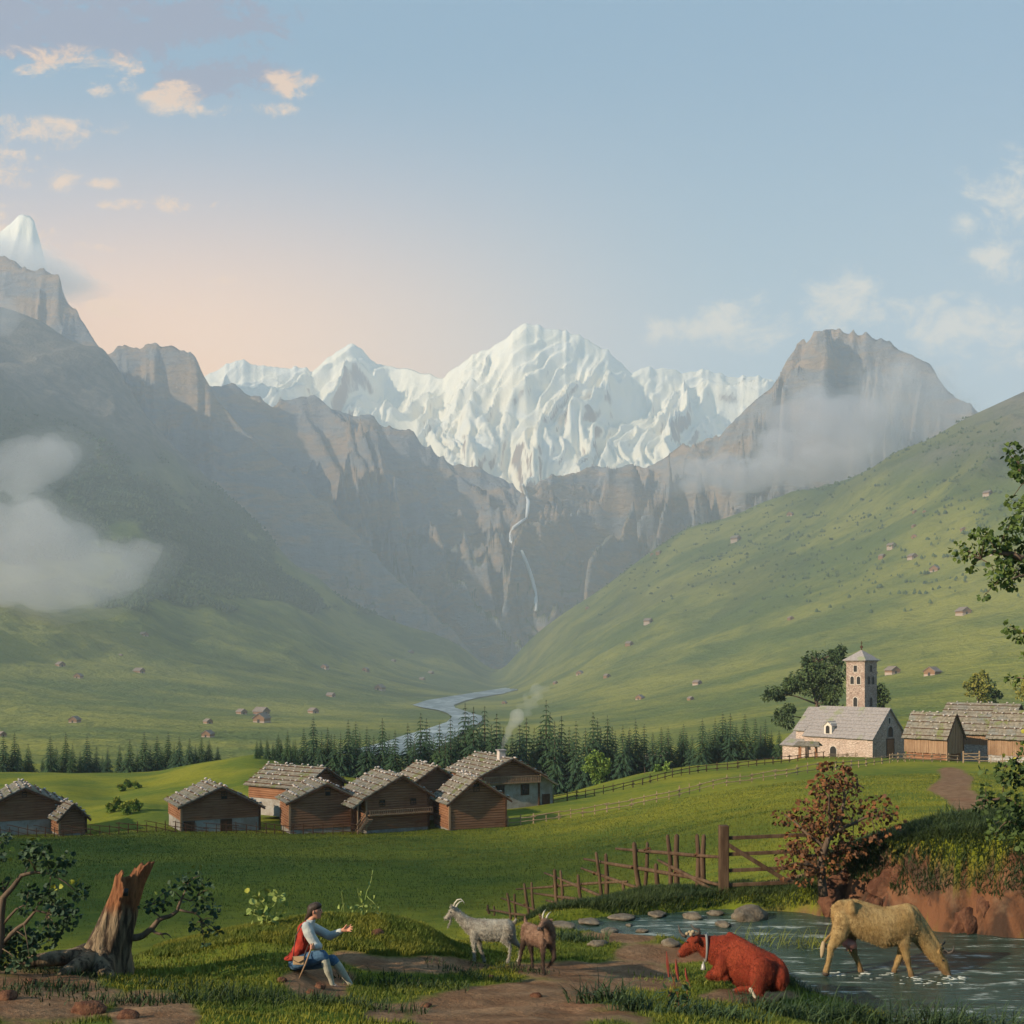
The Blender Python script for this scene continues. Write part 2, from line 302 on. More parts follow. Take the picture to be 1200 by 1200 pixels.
def m_ground(kk):
    p = gpos(kk)
    d = kk.n('ShaderNodeAttribute', attribute_name='earth').outputs['Fac']
    dist = kk.n('ShaderNodeSeparateXYZ', {0: p}).outputs[1]
    n_a = kk.noise(p, 0.055, 4, 0.6); n_b = kk.noise(p, 1.3, 5, 0.6); n_c = kk.noise(p, 14.0, 4, 0.7); n_d = kk.noise(p, 0.45, 5, 0.65)
    g = kk.mix(kk.ss(n_a, 0.35, 0.65), (0.092, 0.128, 0.014), (0.215, 0.205, 0.016))
    g = kk.mix(kk.m('MULTIPLY', kk.ss(n_d, 0.48, 0.72), 0.55), g, (0.215, 0.215, 0.024))
    g = kk.mix(kk.m('MULTIPLY', kk.ss(n_b, 0.45, 0.7), 0.5), g, (0.052, 0.085, 0.014))
    g = kk.mix(kk.m('MULTIPLY', kk.ss(n_c, 0.5, 0.8), 0.35), g, (0.03, 0.06, 0.014))
    e = kk.mix(kk.ss(n_b, 0.35, 0.65), (0.165, 0.088, 0.045), (0.27, 0.165, 0.092))
    e = kk.mix(kk.m('MULTIPLY', kk.ss(n_c, 0.4, 0.75), 0.6), e, (0.05, 0.027, 0.017))
    e = kk.mix(kk.m('MULTIPLY', kk.ss(n_d, 0.5, 0.75), 0.6), e, (0.20, 0.075, 0.035))
    cy = kk.n('ShaderNodeAttribute', attribute_name='clay').outputs['Fac']; n_e = kk.noise(kk.scale(p, (1, 1, .5)), 1.1, 4, .6, .6)
    ec = kk.mix(kk.ss(n_e, .42, .60), (0.055, 0.032, 0.022), (0.17, 0.075, 0.038)); ec = kk.mix(kk.m('MULTIPLY', kk.ss(n_b, .5, .7), .6), ec, (0.20, 0.13, 0.08)); e = kk.mix(cy, e, ec)
    c = kk.mix(d, g, e)
    h = kk.m('ADD', kk.m('MULTIPLY', n_c, 0.5), n_b)
    return c, h, 0.55, 0.12
def m_hills(kk):
    p = gpos(kk)
    wd = kk.n('ShaderNodeAttribute', attribute_name='wood').outputs['Fac']; rk = kk.n('ShaderNodeAttribute', attribute_name='rock').outputs['Fac']
    n_a = kk.noise(p, 0.0035, 5, 0.6); n_b = kk.noise(p, 0.02, 5, 0.65); n_c = kk.noise(p, 0.09, 4, 0.7)
    g = kk.mix(kk.ss(n_a, 0.38, 0.62), (0.10, 0.135, 0.034), (0.23, 0.225, 0.045))
    g = kk.mix(kk.m('MULTIPLY', kk.ss(n_b, 0.48, 0.7), 0.5), g, (0.05, 0.085, 0.025))
    f = kk.mix(kk.ss(n_c, 0.3, 0.7), (0.022, 0.048, 0.022), (0.06, 0.095, 0.035))
    c = kk.mix(wd, g, f)
    r = kk.mix(kk.ss(n_b, 0.35, 0.65), (0.13, 0.125, 0.115), (0.24, 0.20, 0.16))
    r = kk.mix(kk.m('MULTIPLY', kk.ss(n_c, 0.5, 0.7), 0.5), r, (0.07, 0.085, 0.06))
    c = kk.mix(rk, c, r)
    h = kk.m('ADD', n_b, kk.m('MULTIPLY', n_c, 0.35))
    return c, h, 0.9, 14.0
mat('ground', m_ground, 0.95, 0.1); mat('hills', m_hills, 0.95, 0.05)
def sub(a, r0, r1): return a[r0:r1].ravel()
g1 = mesh_np('meadow_ground', np.stack([sub(v, 0, 430 + 250) for v in (XX, YY, ZZ)], 1), grid_faces(680, NPX), MATS['ground'], smooth=True)
attr(g1, 'earth', sub(dirt, 0, 680)); attr(g1, 'clay', sub(cl * (YY < 28) * sstep(PX, 935, 960), 0, 680)); g1['kind'] = 'structure'
g2 = mesh_np('valley_hills', np.stack([sub(v, 679, len(GY)) for v in (XX, YY, ZZ)], 1), grid_faces(len(GY) - 679, NPX), MATS['hills'], smooth=True)
attr(g2, 'wood', sub(woodm, 679, len(GY))); attr(g2, 'rock', sub(rockm, 679, len(GY))); g2['kind'] = 'structure'

# ------------------------------------------------------------------ far mountains
def mountain(name, sil, Yc, Yf, yfoot, amp, matn, seed, wp=0.35, shear=0.0, rib=(260, 900), rag=6.0, step=2.5, nt=150, prof=1.0, lo=None, hi=None, extra=None, backw=1100):
    pxs = np.arange(lo if lo is not None else sil[0][0], (hi if hi is not None else sil[-1][0]) + 0.1, step)
    sy = np.interp(pxs, [s[0] for s in sil], [s[1] for s in sil])
    sy = sy + rag * (0.5 * fbm(pxs / 14.0, pxs * 0 + seed, 4, seed, 0.6) - 1.3 * (ridged(pxs / 16.0, pxs * 0 + seed, 4, seed + 9) - .45))
    yc = np.interp(pxs, [c[0] for c in Yc], [c[1] for c in Yc])
    t = np.concatenate([np.linspace(0, 1, nt), np.linspace(1, 1.5, nt // 4)[1:]])
    T, PXm = np.meshgrid(t, pxs, indexing='ij'); YC = np.broadcast_to(yc, T.shape); SYm = np.broadcast_to(sy, T.shape)
    Yf_ = np.minimum(Yf, YC - 400)
    Yv = np.where(T <= 1, Yf_ + (YC - Yf_) * T, YC + backw * (T - 1) * 2)
    xv = (PXm - 600) / F * Yv; xcr = (PXm - 600) / F * YC
    zc = (HY - SYm) / F * YC; zf = (HY - yfoot) / F * Yf
    tt = np.clip(T, 0, 1)
    z = zf + (zc - zf) * (tt ** prof)
    z = np.where(T > 1, zc - (T - 1) * 2 * 0.8 * (zc - zf), z)
    wxm = xv + shear * Yv + wp * rib[1] * fbm(xv / rib[1] / 0.7, Yv / rib[1], 4, seed + 1)
    wym = Yv + wp * rib[1] * fbm(xv / rib[1] / 0.7, Yv / rib[1], 4, seed + 2)
    R = ridged(wxm / rib[0], wym / rib[1], 7, seed + 3) - 0.5
    R2 = ridged(wxm / (rib[0] * 0.28), wym / (rib[1] * 0.28), 5, seed + 13) - 0.5
    wgt = np.where(T <= 1, np.minimum(1, (1 - T) * 6) * 0.92 + 0.03, 0.2)
    z = z + amp * wgt * (R + (0.5 if matn == 'far_rock' else 0.36) * R2) * np.clip((zc - zf) / 1200, 0.25, 1.3)
    z = np.where(T < 1, np.minimum(z, (HY - (SYm - 1.0)) / F * Yv), z)
    if extra is not None: z, ex = extra(z, xv, Yv, T, PXm, R)
    o = mesh_np(name, np.stack([xv.ravel(), Yv.ravel(), z.ravel()], 1), grid_faces(*T.shape), MATS[matn], smooth=True)
    o['kind'] = 'structure'
    return o, (T, PXm, xv, Yv, z)
def m_rock(kk, warm=(0.46, 0.33, 0.23), cool=(0.29, 0.30, 0.32), green=(0.12, 0.15, 0.06), gl=500.0):
    p = gpos(kk); nrm = kk.n('ShaderNodeNewGeometry').outputs['Normal']
    nz = kk.n('ShaderNodeSeparateXYZ', {0: nrm}).outputs[2]; z = kk.n('ShaderNodeSeparateXYZ', {0: p}).outputs[2]
    ps = kk.scale(p, (1, 1, 3.0))
    n_a = kk.noise(ps, 0.003, 6, 0.65, 0.5); n_b = kk.noise(ps, 0.014, 6, 0.7); n_c = kk.noise(p, 0.05, 4, 0.7)
    r = kk.mix(kk.ss(n_a, 0.4, 0.6), cool, warm); r = kk.mix(kk.m('MULTIPLY', kk.ss(n_b, 0.45, 0.7), 0.5), r, (0.19, 0.195, 0.205))
    g = kk.m('MULTIPLY', kk.ss(nz, 0.45, 0.75), kk.m('SUBTRACT', 1.0, kk.ss(kk.m('ADD', z, kk.m('MULTIPLY', n_a, 600.0)), gl, gl + 700)))
    return kk.mix(kk.m('MULTIPLY', g, 0.85), r, green), kk.m('ADD', n_b, kk.m('MULTIPLY', n_c, 0.4)), 0.9, 30.0
def m_snow(kk):
    p = gpos(kk); nrm = kk.n('ShaderNodeNewGeometry').outputs['Normal']
    nz = kk.n('ShaderNodeSeparateXYZ', {0: nrm}).outputs[2]; z = kk.n('ShaderNodeSeparateXYZ', {0: p}).outputs[2]
    n_a = kk.noise(p, 0.004, 6, 0.65, 0.4); n_b = kk.noise(kk.scale(p, (1, 1, 0.35)), 0.012, 6, 0.7)
    lowr = kk.m('SUBTRACT', 1.0, kk.ss(z, 1500, 2500))
    f = kk.m('ADD', nz, kk.m('ADD', kk.m('MULTIPLY', kk.m('SUBTRACT', n_b, 0.5), 0.35), kk.m('MULTIPLY', lowr, -0.16)))
    s = kk.ss(f, 0.10, 0.20)
    r = kk.mix(kk.ss(n_a, 0.4, 0.6), (0.36, 0.26, 0.20), (0.28, 0.26, 0.25))
    sn = kk.mix(kk.ss(n_a, 0.4, 0.7), (0.93, 0.865, 0.70), (0.86, 0.84, 0.76))  # cream tint puts warm low sunlight into the snow colour
    return kk.mix(s, r, sn), n_b, 0.45, 30.0
mat('far_rock', m_rock, 0.95, 0.05); mat('snow_rock', m_snow, 0.8, 0.1)
M2, M2d = mountain('snow_mountain', [(150, 470), (225, 450), (245, 437), (262, 428), (285, 419), (300, 428), (330, 428), (365, 433), (395, 412), (412, 403), (425, 412), (435, 424), (470, 430), (520, 441), (545, 420), (575, 405), (600, 390), (612, 379), (630, 381), (650, 384), (690, 395), (712, 410), (740, 436), (755, 430), (775, 430), (800, 437), (830, 431), (850, 441), (880, 438), (905, 446), (950, 470), (1050, 520)],
    [(150, 8600), (450, 9200), (600, 8600), (740, 8900), (900, 9600)], 6600, 610, 330, 'snow_rock', 131, wp=0.4, shear=-0.55, rib=(430, 1700), rag=4, step=1.8, nt=230, prof=1.15, lo=150, hi=1050)
M1b, M1bd = mountain('rocky_mountain', [(560, 800), (585, 690), (600, 610), (612, 575), (650, 553), (700, 545), (760, 546), (800, 521), (840, 510), (870, 482), (905, 445), (930, 412), (955, 392), (975, 382), (990, 388), (1010, 388), (1050, 402), (1090, 425), (1120, 465), (1200, 520), (1400, 560)],
    [(560, 5600), (700, 6400), (860, 5600), (975, 5200), (1400, 5000)], 4300, 830, 720, 'far_rock', 202, shear=-0.75, rib=(330, 900), step=2.2, nt=170, prof=0.9)
M1a, M1ad = mountain('rocky_mountain_range', [(150, 500), (235, 450), (262, 447), (285, 453), (320, 471), (350, 459), (368, 460), (385, 474), (400, 484), (430, 486), (455, 496), (480, 500), (500, 521), (530, 541), (560, 548), (590, 558), (608, 572), (625, 600), (640, 650), (660, 720), (690, 800)],
    [(150, 5700), (450, 6000), (600, 6200), (690, 5600)], 4800, 830, 620, 'far_rock', 303, shear=0.85, rib=(400, 1200), step=2.2, nt=170, prof=0.85)
M1c, M1cd = mountain('rocky_crag', [(60, 430), (120, 412), (140, 405), (165, 406), (180, 402), (200, 397), (215, 405), (228, 417), (240, 440), (255, 468), (300, 512), (350, 560), (420, 625), (480, 690), (540, 745), (600, 800)],
    [(60, 5100), (600, 5000)], 4500, 830, 480, 'far_rock', 404, shear=0.6, rib=(320, 1000), step=2.2, nt=170, prof=0.8)
M0, M0d = mountain('high_snow_peak', [(-160, 340), (-60, 305), (-20, 282), (6, 262), (22, 249), (34, 251), (41, 262), (46, 278), (50, 292), (55, 308), (60, 335), (66, 370), (80, 460)],
    [(-160, 7600), (120, 7600)], 6500, 640, 420, 'snow_rock', 505, rib=(500, 1500), step=2.2, nt=120, prof=1.0)

M0b, M0bd = mountain('rocky_crag', [(-160, 300), (-60, 292), (-20, 296), (8, 300), (28, 312), (42, 318), (56, 315), (68, 317), (73, 338), (80, 352), (95, 372), (120, 410), (150, 470)],
    [(-160, 5400), (150, 5200)], 4800, 700, 380, 'far_rock', 606, rib=(300, 900), step=2.2, nt=90, prof=0.8)
# ------------------------------------------------------------------ air
hz = bpy.data.materials.new('air'); hz.use_nodes = True; kk = NT(hz.node_tree)
pv = kk.n('ShaderNodeVolumePrincipled', {'Color': (0.80, 0.89, 1.0, 1), 'Density': 1.12e-4, 'Anisotropy': 0.0}); pv.inputs['Density Attribute'].default_value = ''
kk.n('ShaderNodeOutputMaterial', {'Volume': pv})
bx0, bx1 = Vector((-9000, -60, float(ZZ.min()) - 60)), Vector((9000, 11200, 3250))
vs = [(x, y, z) for x in (bx0.x, bx1.x) for y in (bx0.y, bx1.y) for z in (bx0.z, bx1.z)]
haze = mesh_np('haze', vs, [(0, 1, 3, 2), (4, 6, 7, 5), (0, 4, 5, 1), (2, 3, 7, 6), (0, 2, 6, 4), (1, 5, 7, 3)], hz)
haze['kind'] = 'stuff'; haze['label'] = 'pale morning haze filling the valley air'
# ------------------------------------------------------------------ small mesh builder
class MB:
    def __init__(s): s.v = []; s.f = []
    def add(s, vs, fs):
        b = len(s.v); s.v.extend(tuple(v) for v in vs); s.f.extend(tuple(b + i for i in f) for f in fs); return s
    def box(s, x0, x1, y0, y1, z0, z1, M=None):
        vs = [Vector((x, y, z)) for z in (z0, z1) for y in (y0, y1) for x in (x0, x1)]
        if M is not None: vs = [M @ v for v in vs]
        return s.add(vs, [(0, 2, 3, 1), (4, 5, 7, 6), (0, 1, 5, 4), (2, 6, 7, 3), (0, 4, 6, 2), (1, 3, 7, 5)])
    def beam(s, a, b, w, h=None, up=Vector((0, 0, 1))):
        """a squared beam from a to b"""
        a = Vector(a); b = Vector(b); h = h or w; d = (b - a); L = d.length; d.normalize()
        r = d.cross(up); r = r.normalized() if r.length > 1e-4 else Vector((1, 0, 0)); u = r.cross(d)
        M = Matrix((r, d, u)).transposed().to_4x4(); M.translation = a
        return s.box(-w / 2, w / 2, 0, L, -h / 2, h / 2, M)
    def tube(s, pts, rad, n=7, cap=True, jit=0.0, rnd=None):
        pts = [Vector(p) for p in pts]; m_ = len(pts)
        rad = rad if isinstance(rad, (list, tuple)) else [rad] * m_
        ref = Vector((0.31, 0.2, 0.93)); b0 = len(s.v); up = None
        for i, p in enumerate(pts):
            d = (pts[min(i + 1, m_ - 1)] - pts[max(i - 1, 0)]).normalized()
            if up is None: up = d.cross(ref).normalized() if abs(d.dot(ref)) < 0.97 else d.cross(Vector((1, 0, 0))).normalized()
            else: up = (up - d * up.dot(d)).normalized()
            q = d.cross(up)
            for k_ in range(n):
                a = 2 * math.pi * k_ / n; rr = rad[i] * (1 + (rnd.uniform(-jit, jit) if jit else 0))
                s.v.append(tuple(p + (up * math.cos(a) + q * math.sin(a)) * rr))
        for i in range(m_ - 1):
            for k_ in range(n):
                a = b0 + i * n + k_; b = b0 + i * n + (k_ + 1) % n; s.f.append((a, b, b + n, a + n))
        if cap: s.f.append(tuple(b0 + k_ for k_ in range(n))[::-1]); s.f.append(tuple(b0 + (m_ - 1) * n + k_ for k_ in range(n)))
        return s
    def build(s, name, m_, parent=None, smooth=False, bevel=0.0):
        me = bpy.data.meshes.new(name); me.from_pydata(s.v, [], s.f); me.materials.append(m_ if not isinstance(m_, str) else MATS[m_])
        bm = bmesh.new(); bm.from_mesh(me); bmesh.ops.recalc_face_normals(bm, faces=bm.faces); bm.to_mesh(me); bm.free()
        if smooth: me.polygons.foreach_set('use_smooth', np.ones(len(me.polygons), bool))
        o = link(bpy.data.objects.new(name, me), parent)
        if bevel: bv = o.modifiers.new('b', 'BEVEL'); bv.width = bevel; bv.segments = 2
        return o
def copy_tree(o, parent=None):
    c = o.copy(); COL.objects.link(c); c.parent = parent
    for ch in list(o.children): copy_tree(ch, c)
    return c
def stone_mesh(seed, flat=0.7, sub=2, name='stone', m_='field_stone', rough=0.25):
    bm = bmesh.new(); bmesh.ops.create_icosphere(bm, subdivisions=sub, radius=1.0)
    for v in bm.verts:
        c = v.co.normalized(); f = 1 + rough * 1.6 * mnoise.noise(c * 1.3 + Vector((seed * 7.1, 0, seed))) + rough * 0.6 * mnoise.noise(c * 3.1 + Vector((seed, 3, 0)))
        v.co = Vector((c.x * f, c.y * f * 0.85, c.z * f * flat))
    me = bpy.data.meshes.new(name); bm.to_mesh(me); bm.free(); me.materials.append(MATS[m_])
    me.polygons.foreach_set('use_smooth', np.ones(len(me.polygons), bool)); return me

# ------------------------------------------------------------------ materials of built things
def wood(name, c1, c2, c3, sc=(1, 1, 8), streak=(0, 0, 0)):
    def f(kk):
        p = opos(kk); rnd_ = kk.n('ShaderNodeObjectInfo').outputs['Random']
        n1 = kk.noise(kk.scale(p, sc), 1.1, 5, 0.65); n2 = kk.noise(p, 0.35, 4, 0.6); n3 = kk.noise(kk.scale(p, sc), 5.0, 4, 0.7)
        c = kk.mix(kk.ss(n1, 0.35, 0.65), c1, c2); c = kk.mix(kk.m('MULTIPLY', kk.ss(n2, 0.45, 0.7), 0.6), c, c3)
        c = kk.mix(kk.m('MULTIPLY', kk.ss(n3, 0.45, 0.75), 0.45), c, tuple(x * 0.4 for x in c1))
        return c, n3, 0.5, 0.02
    return mat(name, f, 0.9, 0.1)
wood('log_wood', (0.25, 0.115, 0.06), (0.34, 0.175, 0.10), (0.17, 0.07, 0.038), (0.25, 0.25, 6))
wood('plank_wood', (0.27, 0.16, 0.095), (0.37, 0.24, 0.15), (0.17, 0.10, 0.06), (6, 6, 0.25))
wood('dark_wood', (0.075, 0.036, 0.02), (0.12, 0.058, 0.032), (0.05, 0.028, 0.016), (3, 3, 3))
wood('post_wood', (0.07, 0.042, 0.026), (0.125, 0.08, 0.05), (0.05, 0.033, 0.023), (5, 5, 0.8))
wood('pale_post_wood', (0.30, 0.20, 0.12), (0.38, 0.28, 0.18), (0.2, 0.13, 0.08), (5, 5, 0.8))
def f_shingle(kk):
    p = opos(kk); n1 = kk.noise(p, 2.2, 5, 0.7); n2 = kk.noise(p, 0.45, 4, 0.6); n3 = kk.noise(kk.scale(p, (1, 1, 1), (5, 3, 1)), 0.6, 5, 0.65)
    c = kk.mix(kk.ss(n1, 0.3, 0.7), (0.135, 0.115, 0.085), (0.27, 0.235, 0.185)); c = kk.mix(kk.m('MULTIPLY', kk.ss(n2, 0.48, 0.65), 0.5), c, (0.17, 0.19, 0.19))
    c = kk.mix(kk.m('MULTIPLY', kk.ss(n3, 0.54, 0.66), 0.75), c, (0.13, 0.15, 0.035))
    return c, n1, 0.6, 0.04
mat('shingles', f_shingle)
def f_slate(kk):
    p = opos(kk); n1 = kk.noise(p, 3.0, 5, 0.7); n2 = kk.noise(p, 0.35, 4, 0.6)
    c = kk.mix(kk.ss(n1, 0.3, 0.7), (0.23, 0.21, 0.205), (0.34, 0.30, 0.28)); c = kk.mix(kk.m('MULTIPLY', kk.ss(n2, 0.56, 0.68), 0.6), c, (0.22, 0.25, 0.11))
    return c, n1, 0.5, 0.03
mat('slates', f_slate)
def f_stone(kk):
    p = opos(kk); n1 = kk.noise(p, 2.5, 5, 0.65); n2 = kk.noise(p, 9.0, 3, 0.6)
    c = kk.mix(kk.ss(n1, 0.35, 0.65), (0.42, 0.35, 0.31), (0.60, 0.53, 0.48)); c = kk.mix(kk.m('MULTIPLY', kk.ss(n2, 0.5, 0.7), 0.5), c, (0.30, 0.26, 0.22))
    return c, n2, 0.5, 0.03
mat('field_stone', f_stone)
def f_masonry(base, dark, pale, sc=1.0):
    def f(kk):
        p = opos(kk)
        br = kk.n('ShaderNodeTexVoronoi', {'Vector': kk.scale(p, (1.6 * sc, 1.6 * sc, 3.6 * sc)), 'Scale': 1.0}, feature='DISTANCE_TO_EDGE').outputs[0]
        cell = kk.n('ShaderNodeTexVoronoi', {'Vector': kk.scale(p, (1.6 * sc, 1.6 * sc, 3.6 * sc)), 'Scale': 1.0}).outputs['Color']
        cv = kk.n('ShaderNodeSeparateXYZ', {0: cell}).outputs[0]
        n1 = kk.noise(p, 0.7, 5, 0.65)
        c = kk.mix(cv, base, pale); c = kk.mix(kk.m('MULTIPLY', kk.ss(n1, 0.45, 0.7), 0.7), c, dark)
        c = kk.mix(kk.m('SUBTRACT', 1.0, kk.ss(br, 0.02, 0.10)), c, tuple(x * 0.62 for x in base))
        return c, kk.ss(br, 0.0, 0.14), 0.6, 0.04
    return f
mat('masonry', f_masonry((0.46, 0.345, 0.28), (0.36, 0.245, 0.19), (0.54, 0.43, 0.36)))
mat('grey_masonry', f_masonry((0.36, 0.34, 0.33), (0.30, 0.25, 0.21), (0.46, 0.44, 0.42)))
mat('tower_masonry', f_masonry((0.36, 0.26, 0.21), (0.24, 0.16, 0.125), (0.45, 0.36, 0.30)))
def f_plaster(kk):
    p = opos(kk); n1 = kk.noise(p, 0.6, 5, 0.7); n2 = kk.noise(p, 4, 4, 0.6)
    c = kk.mix(kk.ss(n1, 0.4, 0.62), (0.34, 0.32, 0.29), (0.24, 0.205, 0.17)); c = kk.mix(kk.m('MULTIPLY', kk.ss(n2, 0.5, 0.7), 0.3), c, (0.25, 0.23, 0.21))
    return c, n2, 0.4, 0.03
mat('old_plaster', f_plaster)
mat('trim_plaster', lambda kk: ((0.62, 0.55, 0.47), kk.noise(opos(kk), 4, 3), 0.3, 0.02))
mat('dark_opening', lambda kk: ((0.018, 0.016, 0.015),), 0.5, 0.3)
mat('window_glass', lambda kk: ((0.03, 0.035, 0.04),), 0.15, 0.5)

# ------------------------------------------------------------------ barns and houses
STONES = [stone_mesh(i, 0.75, 1, 'roof_stone') for i in range(4)]
def frame_rot(p, app): return math.radians(app) - math.atan2(p.x, p.y)
def zline(prof, x):
    """height of the roof line at x, prof = [(x, z), ...]"""
    return float(np.interp(x, [q[0] for q in prof], [q[1] for q in prof]))
def gable_wall(mb, prof, y, x0, x1, z0, style, rnd, t=0.18, front=-1, holes=()):
    """a wall in the plane y, filled up to the roof line; front = -1 faces -y"""
    top = max(q[1] for q in prof)
    ztop = lambda x: zline(prof, x)
    # backing sheet, a little behind the logs
    xs = [x0 + 0.02] + [q[0] for q in prof if x0 < q[0] < x1] + [x1 - 0.02]
    n = len(xs); vs = []
    for yy_ in (y - front * 0.05, y - front * (t + 0.05)):
        for x in xs: vs.append((x, yy_, z0))
        for x in xs: vs.append((x, yy_, ztop(x) - 0.04))
    fs = []
    for i in range(n - 1): fs.append((i, i + 1, n + i + 1, n + i)); fs.append((2 * n + i, 2 * n + i + 1, 3 * n + i + 1, 3 * n + i)[::-1])
    mb.add(vs, fs)
    if style == 'logs':
        h = 0.29; z = z0
        while z < top - 0.1:
            hh = h * rnd.uniform(0.92, 1.08); zm = min(z + hh, top)
            a, b = x0, x1
            xs2 = [x for x in np.linspace(x0, x1, 81) if ztop(x) >= zm - 0.02]
            if len(xs2) > 1:
                a, b = xs2[0], xs2[-1]; pr = rnd.uniform(0.05, 0.09); g = 0.035
                y_ = y; yf = y + front * pr
                mb.add([(a, y_ - front * 0.1, z + g), (a, yf, z + g * 2.2), (a, yf, zm - g * 0.9), (a, y_ - front * 0.1, zm), (b, y_ - front * 0.1, z + g), (b, yf, z + g * 2.2), (b, yf, zm - g * 0.9), (b, y_ - front * 0.1, zm)],
                       [(0, 1, 5, 4), (1, 2, 6, 5), (2, 3, 7, 6), (0, 3, 2, 1), (4, 5, 6, 7)])
            z = zm
    elif style == 'planks':
        x = x0
        while x < x1 - 0.05:
            w_ = rnd.uniform(0.2, 0.34); xb = min(x + w_, x1); pr = rnd.uniform(0.0, 0.05); zl = z0 - rnd.uniform(0, 0.12)
            za = min(ztop(x + 0.02), ztop(xb - 0.02)) - 0.03
            if za > zl: mb.box(x + 0.012, xb - 0.012, min(y, y + front * (0.03 + pr)), max(y, y + front * (0.03 + pr)), zl, za)
            x = xb
    return mb
def side_wall(mb, x, y0, y1, z0, z1, style, rnd, face=-1, t=0.18):
    """a wall in the plane x; face = -1 faces -x"""
    sub_ = MB(); gable_wall(sub_, [(y0 - 1, z1), (y1 + 1, z1)], 0, y0, y1, z0, style, rnd, t, -1)
    M = Matrix(((0, -face * 1.0, 0, x), (1, 0, 0, 0), (0, 0, 1, 0), (0, 0, 0, 1)))
    return mb.add([M @ Vector(v) for v in sub_.v], sub_.f)
def roof_slope(parent, a, b, c, d, rnd, matn, rows, stones=True, thick=0.13, stone_r=0.17, pole=True, nper=6, name='roof'):
    """a slope: a, b the eave from front to back, c, d the ridge from back to front"""
    a, b, c, d = map(Vector, (a, b, c, d)); mb = MB()
    nrm = (b - a).cross(d - a).normalized()
    if nrm.z < 0: nrm = -nrm
    mb_ = MB(); L = (b - a).length; lu = (d - a).length
    def pt(u, v): return (a.lerp(b, u)).lerp(d.lerp(c, u), v)
    vs = [pt(0, 0) - nrm * thick, pt(1, 0) - nrm * thick, pt(1, 1) - nrm * thick, pt(0, 1) - nrm * thick, pt(0, 0), pt(1, 0), pt(1, 1), pt(0, 1)]
    mb.add(vs, [(0, 1, 2, 3), (4, 5, 6, 7), (0, 1, 5, 4), (1, 2, 6, 5), (2, 3, 7, 6), (3, 0, 4, 7)])
    for r in range(rows):
        v0, v1 = r / rows, (r + 1) / rows
        u = 0.0
        while u < 1 - 1e-4:
            du = rnd.uniform(0.35, 0.75) / L; u1 = min(u + du, 1); j = rnd.uniform(-0.05, 0.05) / lu; th = rnd.uniform(0.06, 0.11)
            p0, p1, p2, p3 = pt(u + 0.01 / L, v0 - 0.05 / lu + j), pt(u1 - 0.01 / L, v0 - 0.05 / lu + j), pt(u1 - 0.01 / L, v1), pt(u + 0.01 / L, v1)
            mb.add([p0 + nrm * 0.012, p1 + nrm * 0.012, p1 + nrm * th, p0 + nrm * th, p2 + nrm * 0.012, p3 + nrm * 0.012], [(0, 1, 2, 3), (3, 2, 4, 5), (0, 3, 5), (1, 4, 2)])
            u = u1
    ro = mb.build(name, matn, parent)
    if pole:
        for r in range(rows):
            v0 = (r + 0.45) / rows
            pm = MB(); A = pt(-0.01, v0) + nrm * 0.14; B = pt(1.01, v0) + nrm * 0.14
            pm.tube([A, A.lerp(B, 0.35) + nrm * rnd.uniform(-.02, .03), A.lerp(B, 0.7) + nrm * rnd.uniform(-.02, .03), B], 0.055, 6).build('roof_pole', 'dark_wood', ro)
    if stones:
        for r in range(rows + 1):
            v0 = min((r + 0.45) / rows, 0.985)
            for i in range(nper):
                if rnd.random() < 0.3: continue
                u = (i + rnd.uniform(0.2, 0.8)) / nper; s_ = stone_r * rnd.uniform(0.7, 1.35)
                o = bpy.data.objects.new('roof_stone', rnd.choice(STONES)); link(o, ro)
                o.location = pt(u, v0) + nrm * (0.15 + s_ * 0.45); o.scale = (s_ * 1.2, s_, s_ * 0.85); o.rotation_euler = (rnd.uniform(-.3, .3), rnd.uniform(-.3, .3), rnd.uniform(0, 3))
    return ro
